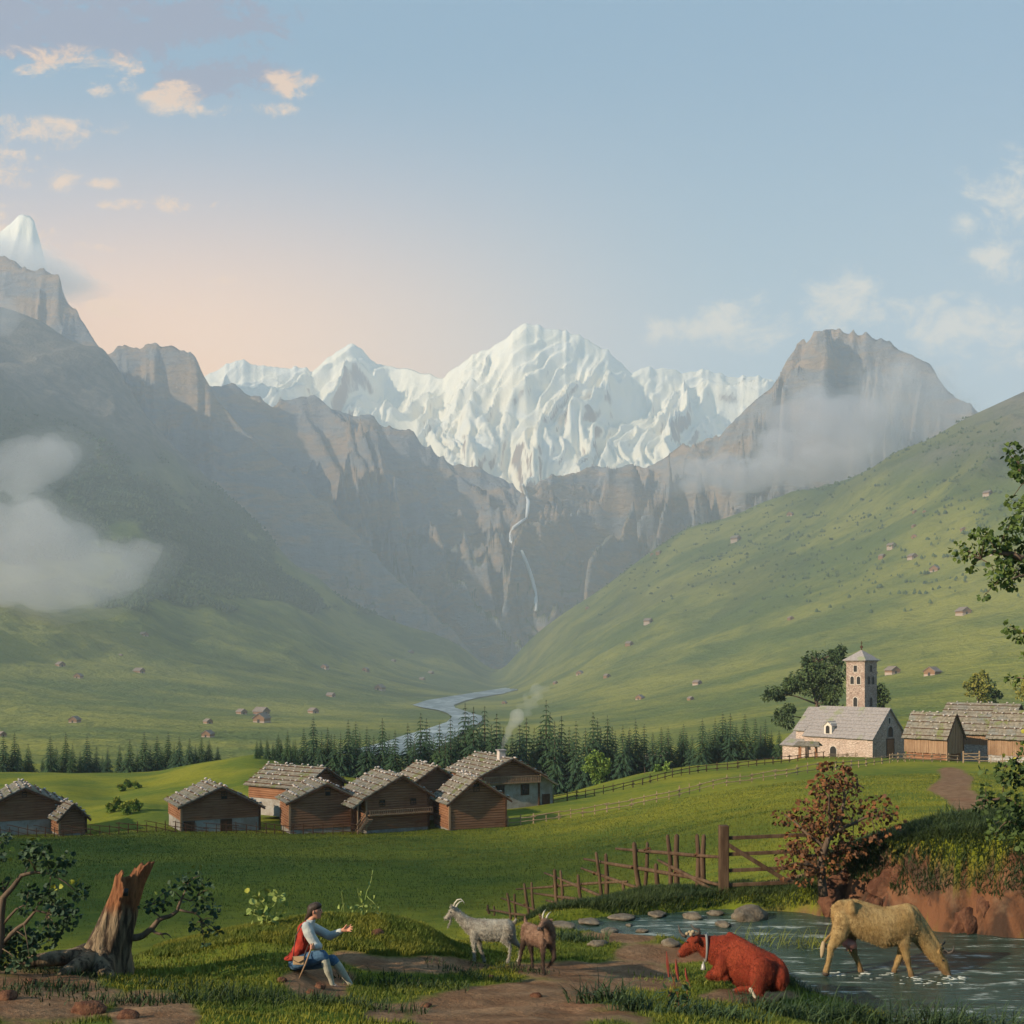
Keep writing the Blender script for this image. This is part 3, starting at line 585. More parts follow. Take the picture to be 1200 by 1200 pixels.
def window_part(parent, x, z, w_, h_, y=0.0, frame='dark_wood', arched=False, out=0.11, axis='front', cross=True, name='window'):
    """a window in the front wall (axis front) or a wall at constant x (axis left / right)"""
    e = MB(); t = 0.07
    if axis == 'front': tr = lambda a, b, c: (x + a, y - b, z + c)
    elif axis == 'left': tr = lambda a, b, c: (y - b, x - a, z + c)
    else: tr = lambda a, b, c: (y + b, x + a, z + c)
    def bx(a0, a1, c0, c1, b0, b1, mb):
        vs = [tr(a, b, c) for c in (c0, c1) for b in (b0, b1) for a in (a0, a1)]
        mb.add(vs, [(0, 2, 3, 1), (4, 5, 7, 6), (0, 1, 5, 4), (2, 6, 7, 3), (0, 4, 6, 2), (1, 3, 7, 5)])
    pane = MB()
    if arched:
        n = 10; r = w_ / 2; hs = h_ - r; out_pts = [(-r, 0), (r, 0)] + [(r * math.cos(math.pi * i / n), hs + r * math.sin(math.pi * i / n)) for i in range(n + 1)]
        big = [(px_ * (1 + 2 * t / w_), (pz_ if pz_ > 0 else -t) * 1.0 + (t if pz_ >= hs else 0)) for px_, pz_ in out_pts]
        m2 = len(out_pts); vs = [tr(a, out, c) for a, c in out_pts] + [tr(a, out, c) for a, c in big] + [tr(a, -0.05, c) for a, c in big] + [tr(a, 0.01, c) for a, c in out_pts]
        fs = []
        for i in range(m2):
            j = (i + 1) % m2; fs += [(i, j, m2 + j, m2 + i), (m2 + i, m2 + j, 2 * m2 + j, 2 * m2 + i), (i, j, 3 * m2 + j, 3 * m2 + i)]
        e.add(vs, fs); pane.add([tr(a, 0.03, c) for a, c in out_pts], [tuple(range(m2))])
    else:
        bx(-w_ / 2 - t, -w_ / 2, -t, h_ + t, -0.05, out, e); bx(w_ / 2, w_ / 2 + t, -t, h_ + t, -0.05, out, e)
        bx(-w_ / 2, w_ / 2, -t, 0, -0.05, out, e); bx(-w_ / 2, w_ / 2, h_, h_ + t, -0.05, out, e)
        if cross and w_ > 0.5: bx(-0.025, 0.025, 0, h_, 0.03, out - 0.02, e); bx(-w_ / 2, w_ / 2, h_ * 0.5 - 0.02, h_ * 0.5 + 0.02, 0.03, out - 0.025, e)
        bx(-w_ / 2, w_ / 2, 0, h_, -0.03, 0.025, pane)
    fo = e.build(name, frame, parent); pane.build('pane', 'dark_opening', fo); return fo
def door_part(parent, x, z, w_, h_, y=0.0, matn='dark_wood', axis='front', out=0.1, frame='dark_wood'):
    if axis == 'front': tr = lambda a, b, c: (x + a, y - b, z + c)
    elif axis == 'left': tr = lambda a, b, c: (y - b, x - a, z + c)
    else: tr = lambda a, b, c: (y + b, x + a, z + c)
    def bx(a0, a1, c0, c1, b0, b1, mb):
        mb.add([tr(a, b, c) for c in (c0, c1) for b in (b0, b1) for a in (a0, a1)], [(0, 2, 3, 1), (4, 5, 7, 6), (0, 1, 5, 4), (2, 6, 7, 3), (0, 4, 6, 2), (1, 3, 7, 5)])
    d = MB(); nb = max(2, int(w_ / 0.25))
    for i in range(nb): bx(-w_ / 2 + w_ * i / nb + 0.01, -w_ / 2 + w_ * (i + 1) / nb - 0.01, 0, h_, -0.02, 0.05 + 0.01 * (i % 2), d)
    do = d.build('door', matn, parent)
    f = MB(); bx(-w_ / 2 - 0.12, -w_ / 2, 0, h_ + 0.12, -0.03, out, f); bx(w_ / 2, w_ / 2 + 0.12, 0, h_ + 0.12, -0.03, out, f); bx(-w_ / 2, w_ / 2, h_, h_ + 0.12, -0.03, out - 0.003, f)
    f.build('door_frame', frame, do); return do

def barn(name, label, cat, p, app, W, L, hw, hr, seed=1, ridge=0.5, style='logs', base_h=0.0, base_mat='old_plaster', lean=None, side_style=None, group=None,
         wmat='log_wood', over=0.55, rows=5, stones=True, nper=6, sink=0.6, roofm='shingles', hwr=None, fover=0.7, holes=(), lowmat=None, low_h=0.0, posts=True):
    """origin at the middle of the front gable's foot; ridge along +y; hw / hwr wall heights at the left / right eave"""
    rnd = random.Random(seed); hwr = hw if hwr is None else hwr
    t = thing(name, label, cat, p, frame_rot(p, app), group)
    xr = -W / 2 + W * ridge; top = hw + hr
    prof = [(-W / 2, hw), (xr, top), (W / 2, hwr)]; side_style = side_style or style
    z0 = base_h + low_h
    wl = MB(); gable_wall(wl, prof, 0, -W / 2, W / 2, z0, style, rnd)
    gable_wall(wl, prof, L, -W / 2, W / 2, z0, style, rnd, front=1)
    side_wall(wl, -W / 2, 0.0, L, z0, hw, side_style, rnd, -1); side_wall(wl, W / 2, 0.0, L, z0, hwr, side_style, rnd, 1)
    wl.build('wall', wmat, t)
    if low_h:
        lw = MB(); flat = [(-W, base_h + low_h), (W, base_h + low_h)]; s_ = 0.25
        gable_wall(lw, flat, s_, -W / 2 + s_, W / 2 - s_, base_h - sink * (base_h == 0), 'logs', rnd); gable_wall(lw, flat, L - s_, -W / 2 + s_, W / 2 - s_, base_h - sink * (base_h == 0), 'logs', rnd, front=1)
        side_wall(lw, -W / 2 + s_, s_, L - s_, base_h - sink * (base_h == 0), z0, 'logs', rnd, -1); side_wall(lw, W / 2 - s_, s_, L - s_, base_h - sink * (base_h == 0), z0, 'logs', rnd, 1)
        lw.build('lower_wall', 'log_wood', t)
    if base_h:
        bs = MB(); bs.box(-W / 2 + 0.03, W / 2 - 0.03, 0.03, L - 0.03, -sink, base_h); bs.build('stone_base', base_mat, t)
    elif not low_h:
        bs = MB(); bs.box(-W / 2 + 0.06, W / 2 - 0.06, 0.06, L - 0.06, -sink, 0.02); bs.build('stone_base', base_mat, t)
    if posts:
        for sx in (-1, 1):
            pm = MB(); pm.box(sx * W / 2 - 0.11, sx * W / 2 + 0.11, -0.15, 0.08, 0, (hw if sx < 0 else hwr) - 0.05); pm.build('corner_post', 'plank_wood' if sx < 0 else 'dark_wood', t)
    sl = hr / (xr + W / 2); sr = (top - hwr) / (W / 2 - xr); yf, yb = -fover, L + fover * 0.6; e = 0.14
    lf = Vector((-W / 2 - over, 0, hw - over * sl + e)); rt = Vector((W / 2 + over, 0, hwr - over * sr + e)); rg = Vector((xr, 0, top + e))
    V3 = lambda q, y: (q.x, y, q.z)
    roof_slope(t, V3(lf, yf), V3(lf, yb), V3(rg, yb), V3(rg, yf), rnd, roofm, rows, stones, nper=nper)
    roof_slope(t, V3(rt, yf), V3(rt, yb), V3(rg, yb), V3(rg, yf), rnd, roofm, rows, stones, nper=max(3, nper // 2))
    vb = MB(); vb.beam((lf.x, yf + 0.02, lf.z - 0.2), (rg.x, yf + 0.02, rg.z - 0.2), 0.09, 0.2); vb.beam((rt.x, yf + 0.02, rt.z - 0.2), (rg.x, yf + 0.02, rg.z - 0.2), 0.09, 0.2); vb.build('verge_board', 'dark_wood', t)
    if lean:
        lw_, drop, ld, lm = lean      # a lean-to on the right side
        rr = random.Random(seed + 5); z1 = hwr - 0.15; z2 = z1 - drop
        mb = MB(); pr2 = [(W / 2, z1), (W / 2 + lw_, z2)]
        gable_wall(mb, pr2, 0.12, W / 2 + 0.02, W / 2 + lw_, 0, lm[0], rr); side_wall(mb, W / 2 + lw_, 0.12, ld, 0, z2, lm[0], rr, 1); gable_wall(mb, pr2, ld, W / 2 + 0.02, W / 2 + lw_, 0, lm[0], rr, front=1)
        mb.build('lean_to', lm[1], t); bb = MB(); bb.box(W / 2 + 0.08, W / 2 + lw_ - 0.06, 0.2, ld - 0.08, -sink, 0.02); bb.build('stone_base', base_mat, t)
        s2 = drop / lw_
        roof_slope(t, (W / 2 + lw_ + 0.4, yf + 0.15, z2 - 0.4 * s2 + e), (W / 2 + lw_ + 0.4, ld + 0.3, z2 - 0.4 * s2 + e), (W / 2 - 0.0, ld + 0.3, z1 + e - 0.05), (W / 2 - 0.0, yf + 0.15, z1 + e - 0.05), rr, roofm, 3, stones, nper=3, pole=False, name='lean_to_roof')
    return t
VG = 'weathered timber barns of the village'
RG = 'plank barns beside the church'
def gp(px, py, Y): 
    p = at(px, Y); return p
# left pair
pB0 = P(32, 974, 126)
b0 = barn('barn', 'broad timber barn with a stone foot at the left edge, its right roof running low', 'barn', pB0, 4, 8.6, 8, 3.0, 2.0, 11, ridge=0.47, base_h=1.25, lean=None, hwr=1.7 + 1.0, group=VG)
window_part(b0, -0.3, 4.0, 0.35, 0.45, -0.02)
b0b = barn('shed', 'small timber shed with a steep roof leaning beside the leftmost barn', 'shed', P(85, 977, 125), 14, 2.9, 4, 1.9, 1.5, 12, nper=4, rows=4, group=VG, over=0.4)
# the lone barn
b1 = barn('barn', 'lone timber barn on pale plastered footing standing between two meadow fences', 'barn', P(259, 976, 127), 13, 9.0, 7.5, 3.4, 1.9, 13, ridge=0.5, base_h=1.6, hwr=2.9, group=VG, over=0.5)
window_part(b1, 0.35, 3.95, 0.55, 0.7, -0.04)
door_part(b1, -3.6, 0, 1.0, 1.45, 0.0); door_part(b1, 0.6, 0, 1.1, 1.45, 0.0)
# back left of the cluster
b2 = barn('barn', 'long barn with a wide shingle roof over whitewashed footing behind the gabled one', 'barn', P(378, 950, 139), 47, 7.6, 9.2, 3.3, 2.1, 14, base_h=1.5, group=VG, nper=8)
b3 = barn('barn', 'square gabled barn with one small loft window, left front of the village cluster', 'barn', P(376, 971, 127), 13, 7.2, 5.6, 3.3, 1.9, 15, ridge=0.58, group=VG, nper=7, hwr=3.6)
window_part(b3, 0.8, 3.85, 0.5, 0.75, -0.04)
b4 = barn('house', 'timber house with a carved balcony rail, two little windows and an outside stair', 'house', P(466, 971, 127), 20, 7.6, 8.5, 3.9, 2.2, 16, ridge=0.55, group=VG, nper=8, lean=None)
window_part(b4, -1.9, 2.75, 0.55, 0.6, -0.04); window_part(b4, 1.9, 2.75, 0.55, 0.6, -0.04)
bal = MB(); bal.box(-3.7, 4.0, -0.85, -0.1, 1.75, 1.85)
for i in range(30): bal.box(-3.65 + i * 0.262, -3.55 + i * 0.262, -0.85, -0.80, 1.85, 2.3)
bal.box(-3.7, 4.0, -0.88, -0.78, 2.3, 2.38); bal.build('balcony', 'plank_wood', b4)
st = MB()
for i in range(8): st.box(-5.0 + i * 0.15, -4.3 + i * 0.15, -0.9, -0.1, 0.18 * i, 0.18 * i + 0.08)
st.beam((-5.1, -0.95, 0.0), (-3.9, -0.95, 1.6), 0.08, 0.2); st.beam((-5.1, -0.05, 0.0), (-3.9, -0.05, 1.6), 0.08, 0.2); st.beam((-5.3, -0.98, 0.9), (-4.0, -0.98, 2.4), 0.06, 0.1)
st.build('stair', 'plank_wood', b4)
pw = MB()
gable_wall(pw, [(-5.0, 3.1), (-3.8, 3.7)], 1.8, -5.0, -3.8, 0, 'planks', random.Random(3)); pw.build('porch_wall', 'dark_wood', b4)
pp = MB(); pp.tube([(-4.9, -0.3, -0.4), (-4.9, -0.3, 3.2)], 0.09, 6); pp.build('porch_post', 'plank_wood', b4)
roof_slope(b4, (-5.6, -0.6, 2.75), (-5.6, 6, 2.75), (-4.0, 6, 3.85), (-4.0, -0.6, 3.85), random.Random(8), 'shingles', 2, True, nper=4, name='porch_roof')
b5 = barn('barn', 'narrow barn squeezed in behind the balcony house and the plain front barn', 'barn', P(510, 955, 134), 22, 6.0, 6, 4.0, 1.9, 17, group=VG, nper=5)
b6 = barn('barn', 'plain log barn with a loft hatch, right front corner of the cluster', 'barn', P(560, 971, 127), 20, 6.9, 5.8, 3.3, 2.5, 18, ridge=0.46, group=VG, nper=7, hwr=3.4)
window_part(b6, -0.2, 4.35, 0.6, 0.8, -0.04)
# the stone house with the chimney
pH = P(598, 951, 149)
b7 = barn('farmhouse', 'large half stone farmhouse with timber gable, moss on its roof and a smoking chimney', 'farmhouse', pH, 24, 8.6, 11, 5.2, 2.0, 19, ridge=0.5, base_h=4.1, base_mat='old_plaster', group=None, nper=9, rows=6,
          lean=(2.2, 1.3, 5.5, ('none', 'old_plaster')), over=0.9, fover=1.0, hwr=5.0)
for x in (-1.5, 2.2): window_part(b7, x, 2.2, 1.1, 1.35, 0.04)
door_part(b7, 5.45, 0, 0.9, 2.0, 0.17)
bal = MB(); bal.box(-4.2, 4.3, -0.7, 0.0, 3.85, 3.97)
for i in range(34): bal.box(-4.15 + i * 0.25, -4.03 + i * 0.25, -0.7, -0.65, 3.97, 4.75)
bal.box(-4.2, 4.3, -0.73, -0.62, 4.75, 4.84); bal.build('balcony', 'plank_wood', b7)
ch = MB(); ch.box(-1.0, -0.1, 1.4, 2.3, 5.6, 8.15); cho = ch.build('chimney', 'field_stone', b7)
c2 = MB(); c2.box(-1.15, 0.05, 1.25, 2.45, 8.15, 8.3); c2.build('chimney_cap', 'slates', cho)
CHIM = b7.matrix_basis @ Vector((-0.55, 1.85, 8.35))

# ------------------------------------------------------------------ church
pC = P(1042, 890, 181)
chp = thing('church', 'small whitewashed stone church with slate roof and square bell tower on the knoll', 'church', pC, frame_rot(pC, 58))
W, L, hw, hr = 9.6, 13.2, 3.7, 4.7
rc = random.Random(77)
prof = [(-W / 2, hw), (0, hw + hr), (W / 2, hw)]
def solid_gable(mb, prof, y0, y1, z0):
    n = len(prof); vs = [(x, y, z) for y in (y0, y1) for x, z in prof] + [(prof[0][0], y0, z0), (prof[-1][0], y0, z0), (prof[0][0], y1, z0), (prof[-1][0], y1, z0)]
    b = 2 * n; fs = [tuple(range(n)) + (b + 1, b), tuple(range(2 * n - 1, n - 1, -1)) + (b + 2, b + 3)]
    for i in range(n - 1): fs.append((i, n + i, n + i + 1, i + 1))
    fs += [(0, b, b + 2, n), (n - 1, 2 * n - 1, b + 3, b + 1), (b, b + 1, b + 3, b + 2)]
    return mb.add(vs, fs)
nv_ = MB(); solid_gable(nv_, prof, 0, L, -1.5); nv_.build('nave_wall', 'masonry', chp)
solid_gable(MB(), prof, 0, 1, 0)
ap = MB(); ap.box(-W / 2 + 0.6, W / 2 - 1.2, L, L + 2.2, -1.5, 4.4); ap.build('choir_wall', 'masonry', chp)
roof_slope(chp, (-W / 2 - 0.35, -0.3, hw - 0.34 + 0.1), (-W / 2 - 0.35, L + 0.2, hw - 0.34 + 0.1), (0, L + 0.2, hw + hr + 0.1), (0, -0.3, hw + hr + 0.1), rc, 'slates', 9, False, pole=False)
roof_slope(chp, (W / 2 + 0.35, -0.3, hw - 0.34 + 0.1), (W / 2 + 0.35, L + 0.2, hw - 0.34 + 0.1), (0, L + 0.2, hw + hr + 0.1), (0, -0.3, hw + hr + 0.1), rc, 'slates', 9, False, pole=False)
roof_slope(chp, (-W / 2 + 0.3, L + 0.2, 4.25), (-W / 2 + 0.3, L + 2.6, 4.25), (0.0, L + 2.6, 8.25), (0.0, L + 0.2, 8.25), rc, 'slates', 7, False, pole=False, name='choir_roof')
roof_slope(chp, (W / 2 - 0.8, L + 0.2, 4.25), (W / 2 - 0.8, L + 2.6, 4.25), (0.0, L + 2.6, 8.25), (0.0, L + 0.2, 8.25), rc, 'slates', 7, False, pole=False, name='choir_roof')
solid = MB(); solid_gable(solid, [(-W / 2 + 0.6, 4.3), (0, 8.2), (W / 2 - 1.2, 4.3)], L + 0.05, L + 2.2, 4.2); solid.build('choir_gable', 'masonry', chp)
an = MB(); an.box(-W / 2 - 0.9, -W / 2 + 3.0, L - 0.8, L + 3.9, -1.5, 1.9); an.build('sacristy_wall', 'masonry', chp)
roof_slope(chp, (-W / 2 - 1.3, L - 1.1, 1.75), (-W / 2 - 1.3, L + 4.2, 1.75), (-W / 2 + 3.0, L + 4.2, 4.1), (-W / 2 + 3.0, L - 1.1, 4.1), rc, 'slates', 5, False, pole=False, name='sacristy_roof')
# corner stones, openings
window_part(chp, 0.0, 5.9, 0.6, 1.0, 0.0, 'trim_plaster', True, 0.09, name='gable_window')
window_part(chp, 0.3, 3.7, 1.5, 1.7, 0.0, 'grey_masonry', True, 0.09)
door_part(chp, 0.3, 0.3, 2.0, 3.0, 0.0, 'log_wood')
window_part(chp, 7.4, -0.1, 1.25, 2.1, -W / 2, 'trim_plaster', True, 0.1, axis='left', name='side_door')
# dormer on the lit slope
dm = MB(); solid_gable(dm, [(-0.75, 1.6), (-0.53, 2.1), (0, 2.3), (0.53, 2.1), (0.75, 1.6)], 0, 2.4, 0); 
dmo = dm.build('dormer', 'trim_plaster', chp); dmo.rotation_euler = (0, 0, -math.pi / 2); dmo.location = (-W / 2 + 0.15, 8.6, hw + 0.0)
window_part(dmo, 0, 0.35, 0.75, 1.35, 0.0, 'trim_plaster', True, 0.07)
dr = MB()
for sx in (-1, 1): dr.add([(0, -0.12, 2.42), (0, 2.6, 2.42), (sx * 0.95, 2.6, 1.62), (sx * 0.95, -0.12, 1.62), (0, -0.12, 2.34), (0, 2.6, 2.34), (sx * 0.92, 2.6, 1.52), (sx * 0.92, -0.12, 1.52)], [(0, 1, 2, 3), (4, 5, 6, 7), (0, 3, 7, 4), (3, 2, 6, 7), (1, 2, 6, 5)])
dr.build('dormer_roof', 'slates', dmo)
# the tower
tw = MB(); tw.box(-1.8, 1.8, -1.8, 1.8, -1.0, 16.1); 
two = tw.build('tower', 'tower_masonry', chp); two.location = (2.6, 6.9, 0.0)
bd = MB(); bd.box(-1.95, 1.95, -1.95, 1.95, 16.1, 16.35); bd.box(-1.86, 1.86, -1.86, 1.86, 12.05, 12.2); bd.build('cornice', 'tower_masonry', two)
pr = MB(); e = 2.25
pr.add([(-e, -e, 16.3), (e, -e, 16.3), (e, e, 16.3), (-e, e, 16.3), (0, 0, 18.2), (-e, -e, 16.42), (e, -e, 16.42), (e, e, 16.42), (-e, e, 16.42)], [(0, 1, 2, 3), (5, 6, 4), (6, 7, 4), (7, 8, 4), (8, 5, 4), (0, 1, 6, 5), (1, 2, 7, 6), (2, 3, 8, 7), (3, 0, 5, 8)])
pr.build('tower_roof', 'slates', two)
fn = MB(); fn.tube([(0, 0, 18.1), (0, 0, 18.5), (0, 0, 18.52), (0, 0, 18.75), (0, 0, 18.9), (0, 0, 19.7)], [0.1, 0.1, 0.26, 0.26, 0.06, 0.04], 8); fn.box(-0.25, 0.25, -0.04, 0.04, 19.3, 19.38); fn.build('finial', 'dark_wood', two)
for ax in ('left', 'front'):
    yv = -1.8
    window_part(two, 0.0, 14.4, 0.7, 1.1, yv, 'trim_plaster' if ax == 'left' else 'tower_masonry', False, 0.06, axis=ax, cross=False)
    for dx in (-0.62, 0.62): window_part(two, dx, 12.3, 0.72, 1.35, yv, 'trim_plaster' if ax == 'left' else 'tower_masonry', True, 0.06, axis=ax)
    window_part(two, 0.0, 8.5, 0.8, 1.6, yv, 'trim_plaster' if ax == 'left' else 'tower_masonry', True, 0.06, axis=ax)
# wayside shelter
pS = P(946, 889, 179)
sh = thing('shelter', 'low open wooden shelter with a flat pent roof before the church choir', 'shelter', pS, frame_rot(pS, -10))
for x in (-1.3, 1.3):
    for y in (0, 1.3): m_ = MB(); m_.box(x - 0.11, x + 0.11, y - 0.11, y + 0.11, -0.8, 2.0); m_.build('post', 'log_wood', sh)
roof_slope(sh, (-2.1, -0.7, 2.1), (2.1, -0.7, 2.1), (1.6, 0.7, 2.8), (-1.6, 0.7, 2.8), rc, 'shingles', 3, False, pole=False); roof_slope(sh, (-2.1, 2.0, 2.1), (2.1, 2.0, 2.1), (1.6, 0.7, 2.8), (-1.6, 0.7, 2.8), rc, 'shingles', 3, False, pole=False)

# ------------------------------------------------------------------ plank barns on the right
r1 = barn('barn', 'plank barn on a log crib, nearest to the church gable', 'barn', P(1119, 893, 166), 62, 4.9, 6.9, 4.0, 3.3, 31, style='planks', wmat='plank_wood', low_h=1.35, group=RG, nper=6, rows=4, over=0.5, fover=0.35)
r2 = barn('barn', 'long plank barn at the back with the highest roof, right of the church', 'barn', P(1194, 888, 186), 70, 7.5, 12.0, 6.0, 3.0, 32, style='planks', wmat='plank_wood', base_h=2.0, group=RG, nper=8, rows=4, fover=0.4)
r3 = barn('barn', 'plank barn above a pale stone wall, middle of the right group', 'barn', P(1170, 895, 174), 78, 5.2, 6.6, 5.1, 2.6, 33, style='planks', wmat='plank_wood', base_h=3.1, base_mat='grey_masonry', group=RG, nper=5, rows=3, fover=0.3)
r4 = barn('barn', 'plank barn cut by the right edge with stones thick on its shingles', 'barn', P(1232, 899, 163), 72, 5.4, 8.2, 4.6, 3.6, 34, style='planks', wmat='plank_wood', base_h=1.6, base_mat='grey_masonry', group=RG, nper=8, rows=4, fover=0.3)
# ------------------------------------------------------------------ joined soft bodies (clouds, animals, people)
def sph_cap(mb, pts, n=10):
    """pts: [(pos, radius or (rx, ry, rz)), ...] a chain of balls joined by tapered sleeves"""
    prev = None
    for p, r in pts:
        p = Vector(p); rv = Vector(r) if isinstance(r, (tuple, list)) else Vector((r, r, r))
        if prev is None: chain = [(p, rv)]
        else:
            q, qr = prev; d = (p - q).length; st = max(1, int(d / (0.22 * max(0.02 * 0 + min(min(rv), min(qr)), 1e-3)))) ; st = min(st, 14)
            chain = [(q.lerp(p, i / st), qr.lerp(rv, i / st)) for i in range(1, st + 1)]
        for c, cr in chain:
            vs = [(c.x, c.y, c.z + cr.z)]; rings = n // 2
            for i in range(1, rings):
                th = math.pi * i / rings
                for j in range(n):
                    a = 2 * math.pi * j / n; vs.append((c.x + cr.x * math.sin(th) * math.cos(a), c.y + cr.y * math.sin(th) * math.sin(a), c.z + cr.z * math.cos(th)))
            vs.append((c.x, c.y, c.z - cr.z)); last = len(vs) - 1; fs = [(0, 1 + j, 1 + (j + 1) % n) for j in range(n)]
            for i in range(rings - 2):
                for j in range(n): a = 1 + i * n + j; b = 1 + i * n + (j + 1) % n; fs.append((a, a + n, b + n, b))
            b0 = 1 + (rings - 2) * n
            fs += [(last, b0 + (j + 1) % n, b0 + j) for j in range(n)]
            mb.add(vs, fs)
        prev = (p, rv)
    return mb
def skin(name, mb, voxel, m_, parent=None, smooth=3, fac=0.5):
    me = bpy.data.meshes.new(name); me.from_pydata(mb.v, [], mb.f)
    o = bpy.data.objects.new(name, me); COL.objects.link(o)
    rm = o.modifiers.new('r', 'REMESH'); rm.mode = 'VOXEL'; rm.voxel_size = voxel; rm.use_smooth_shade = True
    if smooth: sm = o.modifiers.new('s', 'SMOOTH'); sm.iterations = smooth; sm.factor = fac
    dg = bpy.context.evaluated_depsgraph_get(); dg.update(); ev = o.evaluated_get(dg)
    me2 = bpy.data.meshes.new_from_object(ev, depsgraph=dg); bpy.data.objects.remove(o); bpy.data.meshes.remove(me)
    me2.name = name; me2.materials.clear(); me2.materials.append(MATS[m_] if isinstance(m_, str) else m_)
    me2.polygons.foreach_set('use_smooth', np.ones(len(me2.polygons), bool))
    return link(bpy.data.objects.new(name, me2), parent)

# ------------------------------------------------------------------ water
def f_river(kk):
    p = gpos(kk); n1 = kk.noise(kk.scale(p, (1, 0.35, 1)), 0.02, 5, 0.7); n2 = kk.noise(kk.scale(p, (1, 0.5, 1)), 0.08, 4, 0.7)
    return kk.mix(kk.ss(kk.m('ADD', kk.m('MULTIPLY', n1, 0.6), kk.m('MULTIPLY', n2, 0.4)), 0.47, 0.6), (0.10, 0.145, 0.16), (0.38, 0.43, 0.44)), n2, 0.5, 2.0
mat('river_water', f_river, 0.45, 0.5)
le = [(575, 500), (500, 512), (400, 528), (300, 545), (250, 562), (290, 572), (340, 580), (370, 590), (390, 605), (370, 625), (300, 650), (200, 680), (150, 700), (60, 722), (-40, 745)]
re_ = [(625, 508), (560, 522), (480, 535), (430, 548), (395, 562), (400, 572), (430, 582), (470, 595), (495, 602), (495, 620), (450, 650), (400, 680), (380, 700), (320, 730), (240, 765)]
rv_, rf_ = [], []; NC = 14; NS = 6; rows_ = []
for i in range(len(le) - 1):
    for s_ in range(NS):
        f = s_ / NS; rows_.append((le[i][0] + (le[i + 1][0] - le[i][0]) * f, le[i][1] + (le[i + 1][1] - le[i][1]) * f, re_[i][0] + (re_[i + 1][0] - re_[i][0]) * f, re_[i][1] + (re_[i + 1][1] - re_[i][1]) * f))
for (a, b, c, d) in rows_:
    for j in range(NC):
        f = j / (NC - 1); g = hit(400 + (a + (c - a) * f) / 3, 640 + (b + (d - b) * f) / 3, 560); rv_.append((g.x, g.y, g.z + 2.0))
river = mesh_np('river', np.array(rv_), grid_faces(len(rows_), NC), MATS['river_water'], smooth=True); river['kind'] = 'structure'
def f_fall(kk):
    p = gpos(kk); n1 = kk.noise(kk.scale(p, (1, 1, 0.2)), 0.12, 4, 0.7)
    return kk.mix(n1, (0.62, 0.66, 0.68), (0.9, 0.92, 0.92)), n1, 0.4, 3.0
mat('falling_water', f_fall, 0.6, 0.3)
from mathutils.bvhtree import BVHTree
trees_ = [BVHTree.FromPolygons([v.co for v in o.data.vertices], [tuple(p.vertices) for p in o.data.polygons]) for o in (M1a, M1b, M1c)]
def face_hit(px, py):
    d = Vector(((px - 600) / F, 1, (HY - py) / F)).normalized(); best = None
    for t_ in trees_:
        h = t_.ray_cast(Vector((0, 0, 0)), d)
        if h[0] is not None and (best is None or h[3] < best): best = h[3]
    return d * (best - 10) if best else P(px, py, 5500)
for path, wd in (([(613, 568), (616, 578), (619, 588), (618, 598), (617, 607)], 10), ([(617, 607), (610, 612), (602, 618), (598, 626), (598, 634), (604, 640), (611, 645)], 7.5), ([(611, 645), (615, 655), (620, 668), (624, 680), (627, 692), (628, 704), (628, 716)], 9.5)):
    pts = [face_hit(*q) for q in path]
    ys = sorted(p.y for p in pts); ym = ys[len(ys) // 2]
    pts = [p * (min(max(p.y, ym - 140), ym + 140) / p.y) for p in pts]
    wf_ = MB(); wf_.tube(pts, [wd * 0.7] + [wd] * (len(pts) - 2) + [wd * 0.8], 7); o = wf_.build('waterfall', 'falling_water', smooth=True); o['kind'] = 'structure'
def f_stream(kk):
    p = gpos(kk); q = kk.scale(p, (0.55, 2.4, 1))
    n1 = kk.noise(q, 1.4, 5, 0.65, 0.5); n2 = kk.noise(q, 5.5, 4, 0.6)
    foam = kk.m('MULTIPLY', kk.ss(n1, 0.54, 0.62), kk.ss(n2, 0.42, 0.60))
    c = kk.mix(kk.ss(n1, 0.35, 0.6), (0.020, 0.042, 0.030), (0.042, 0.076, 0.056)); c = kk.mix(kk.m('MULTIPLY', foam, 0.75), c, (0.55, 0.58, 0.52))
    return c, kk.m('ADD', n1, kk.m('MULTIPLY', n2, 0.4)), 0.5, 0.10
mat('stream_water', f_stream, 0.22, 0.35)
cs = np.linspace(605, 1900, 200); sv = []
for px in cs:
    f0 = FE(px) - 0.9; b0_ = BE(px) + 0.5
    for j in range(24):
        Y = f0 + (b0_ - f0) * j / 23; sv.append(((px - 600) / F * Y, Y, WATER))
stream = mesh_np('stream', np.array(sv), grid_faces(len(cs), 24), MATS['stream_water'], smooth=True); stream['kind'] = 'structure'

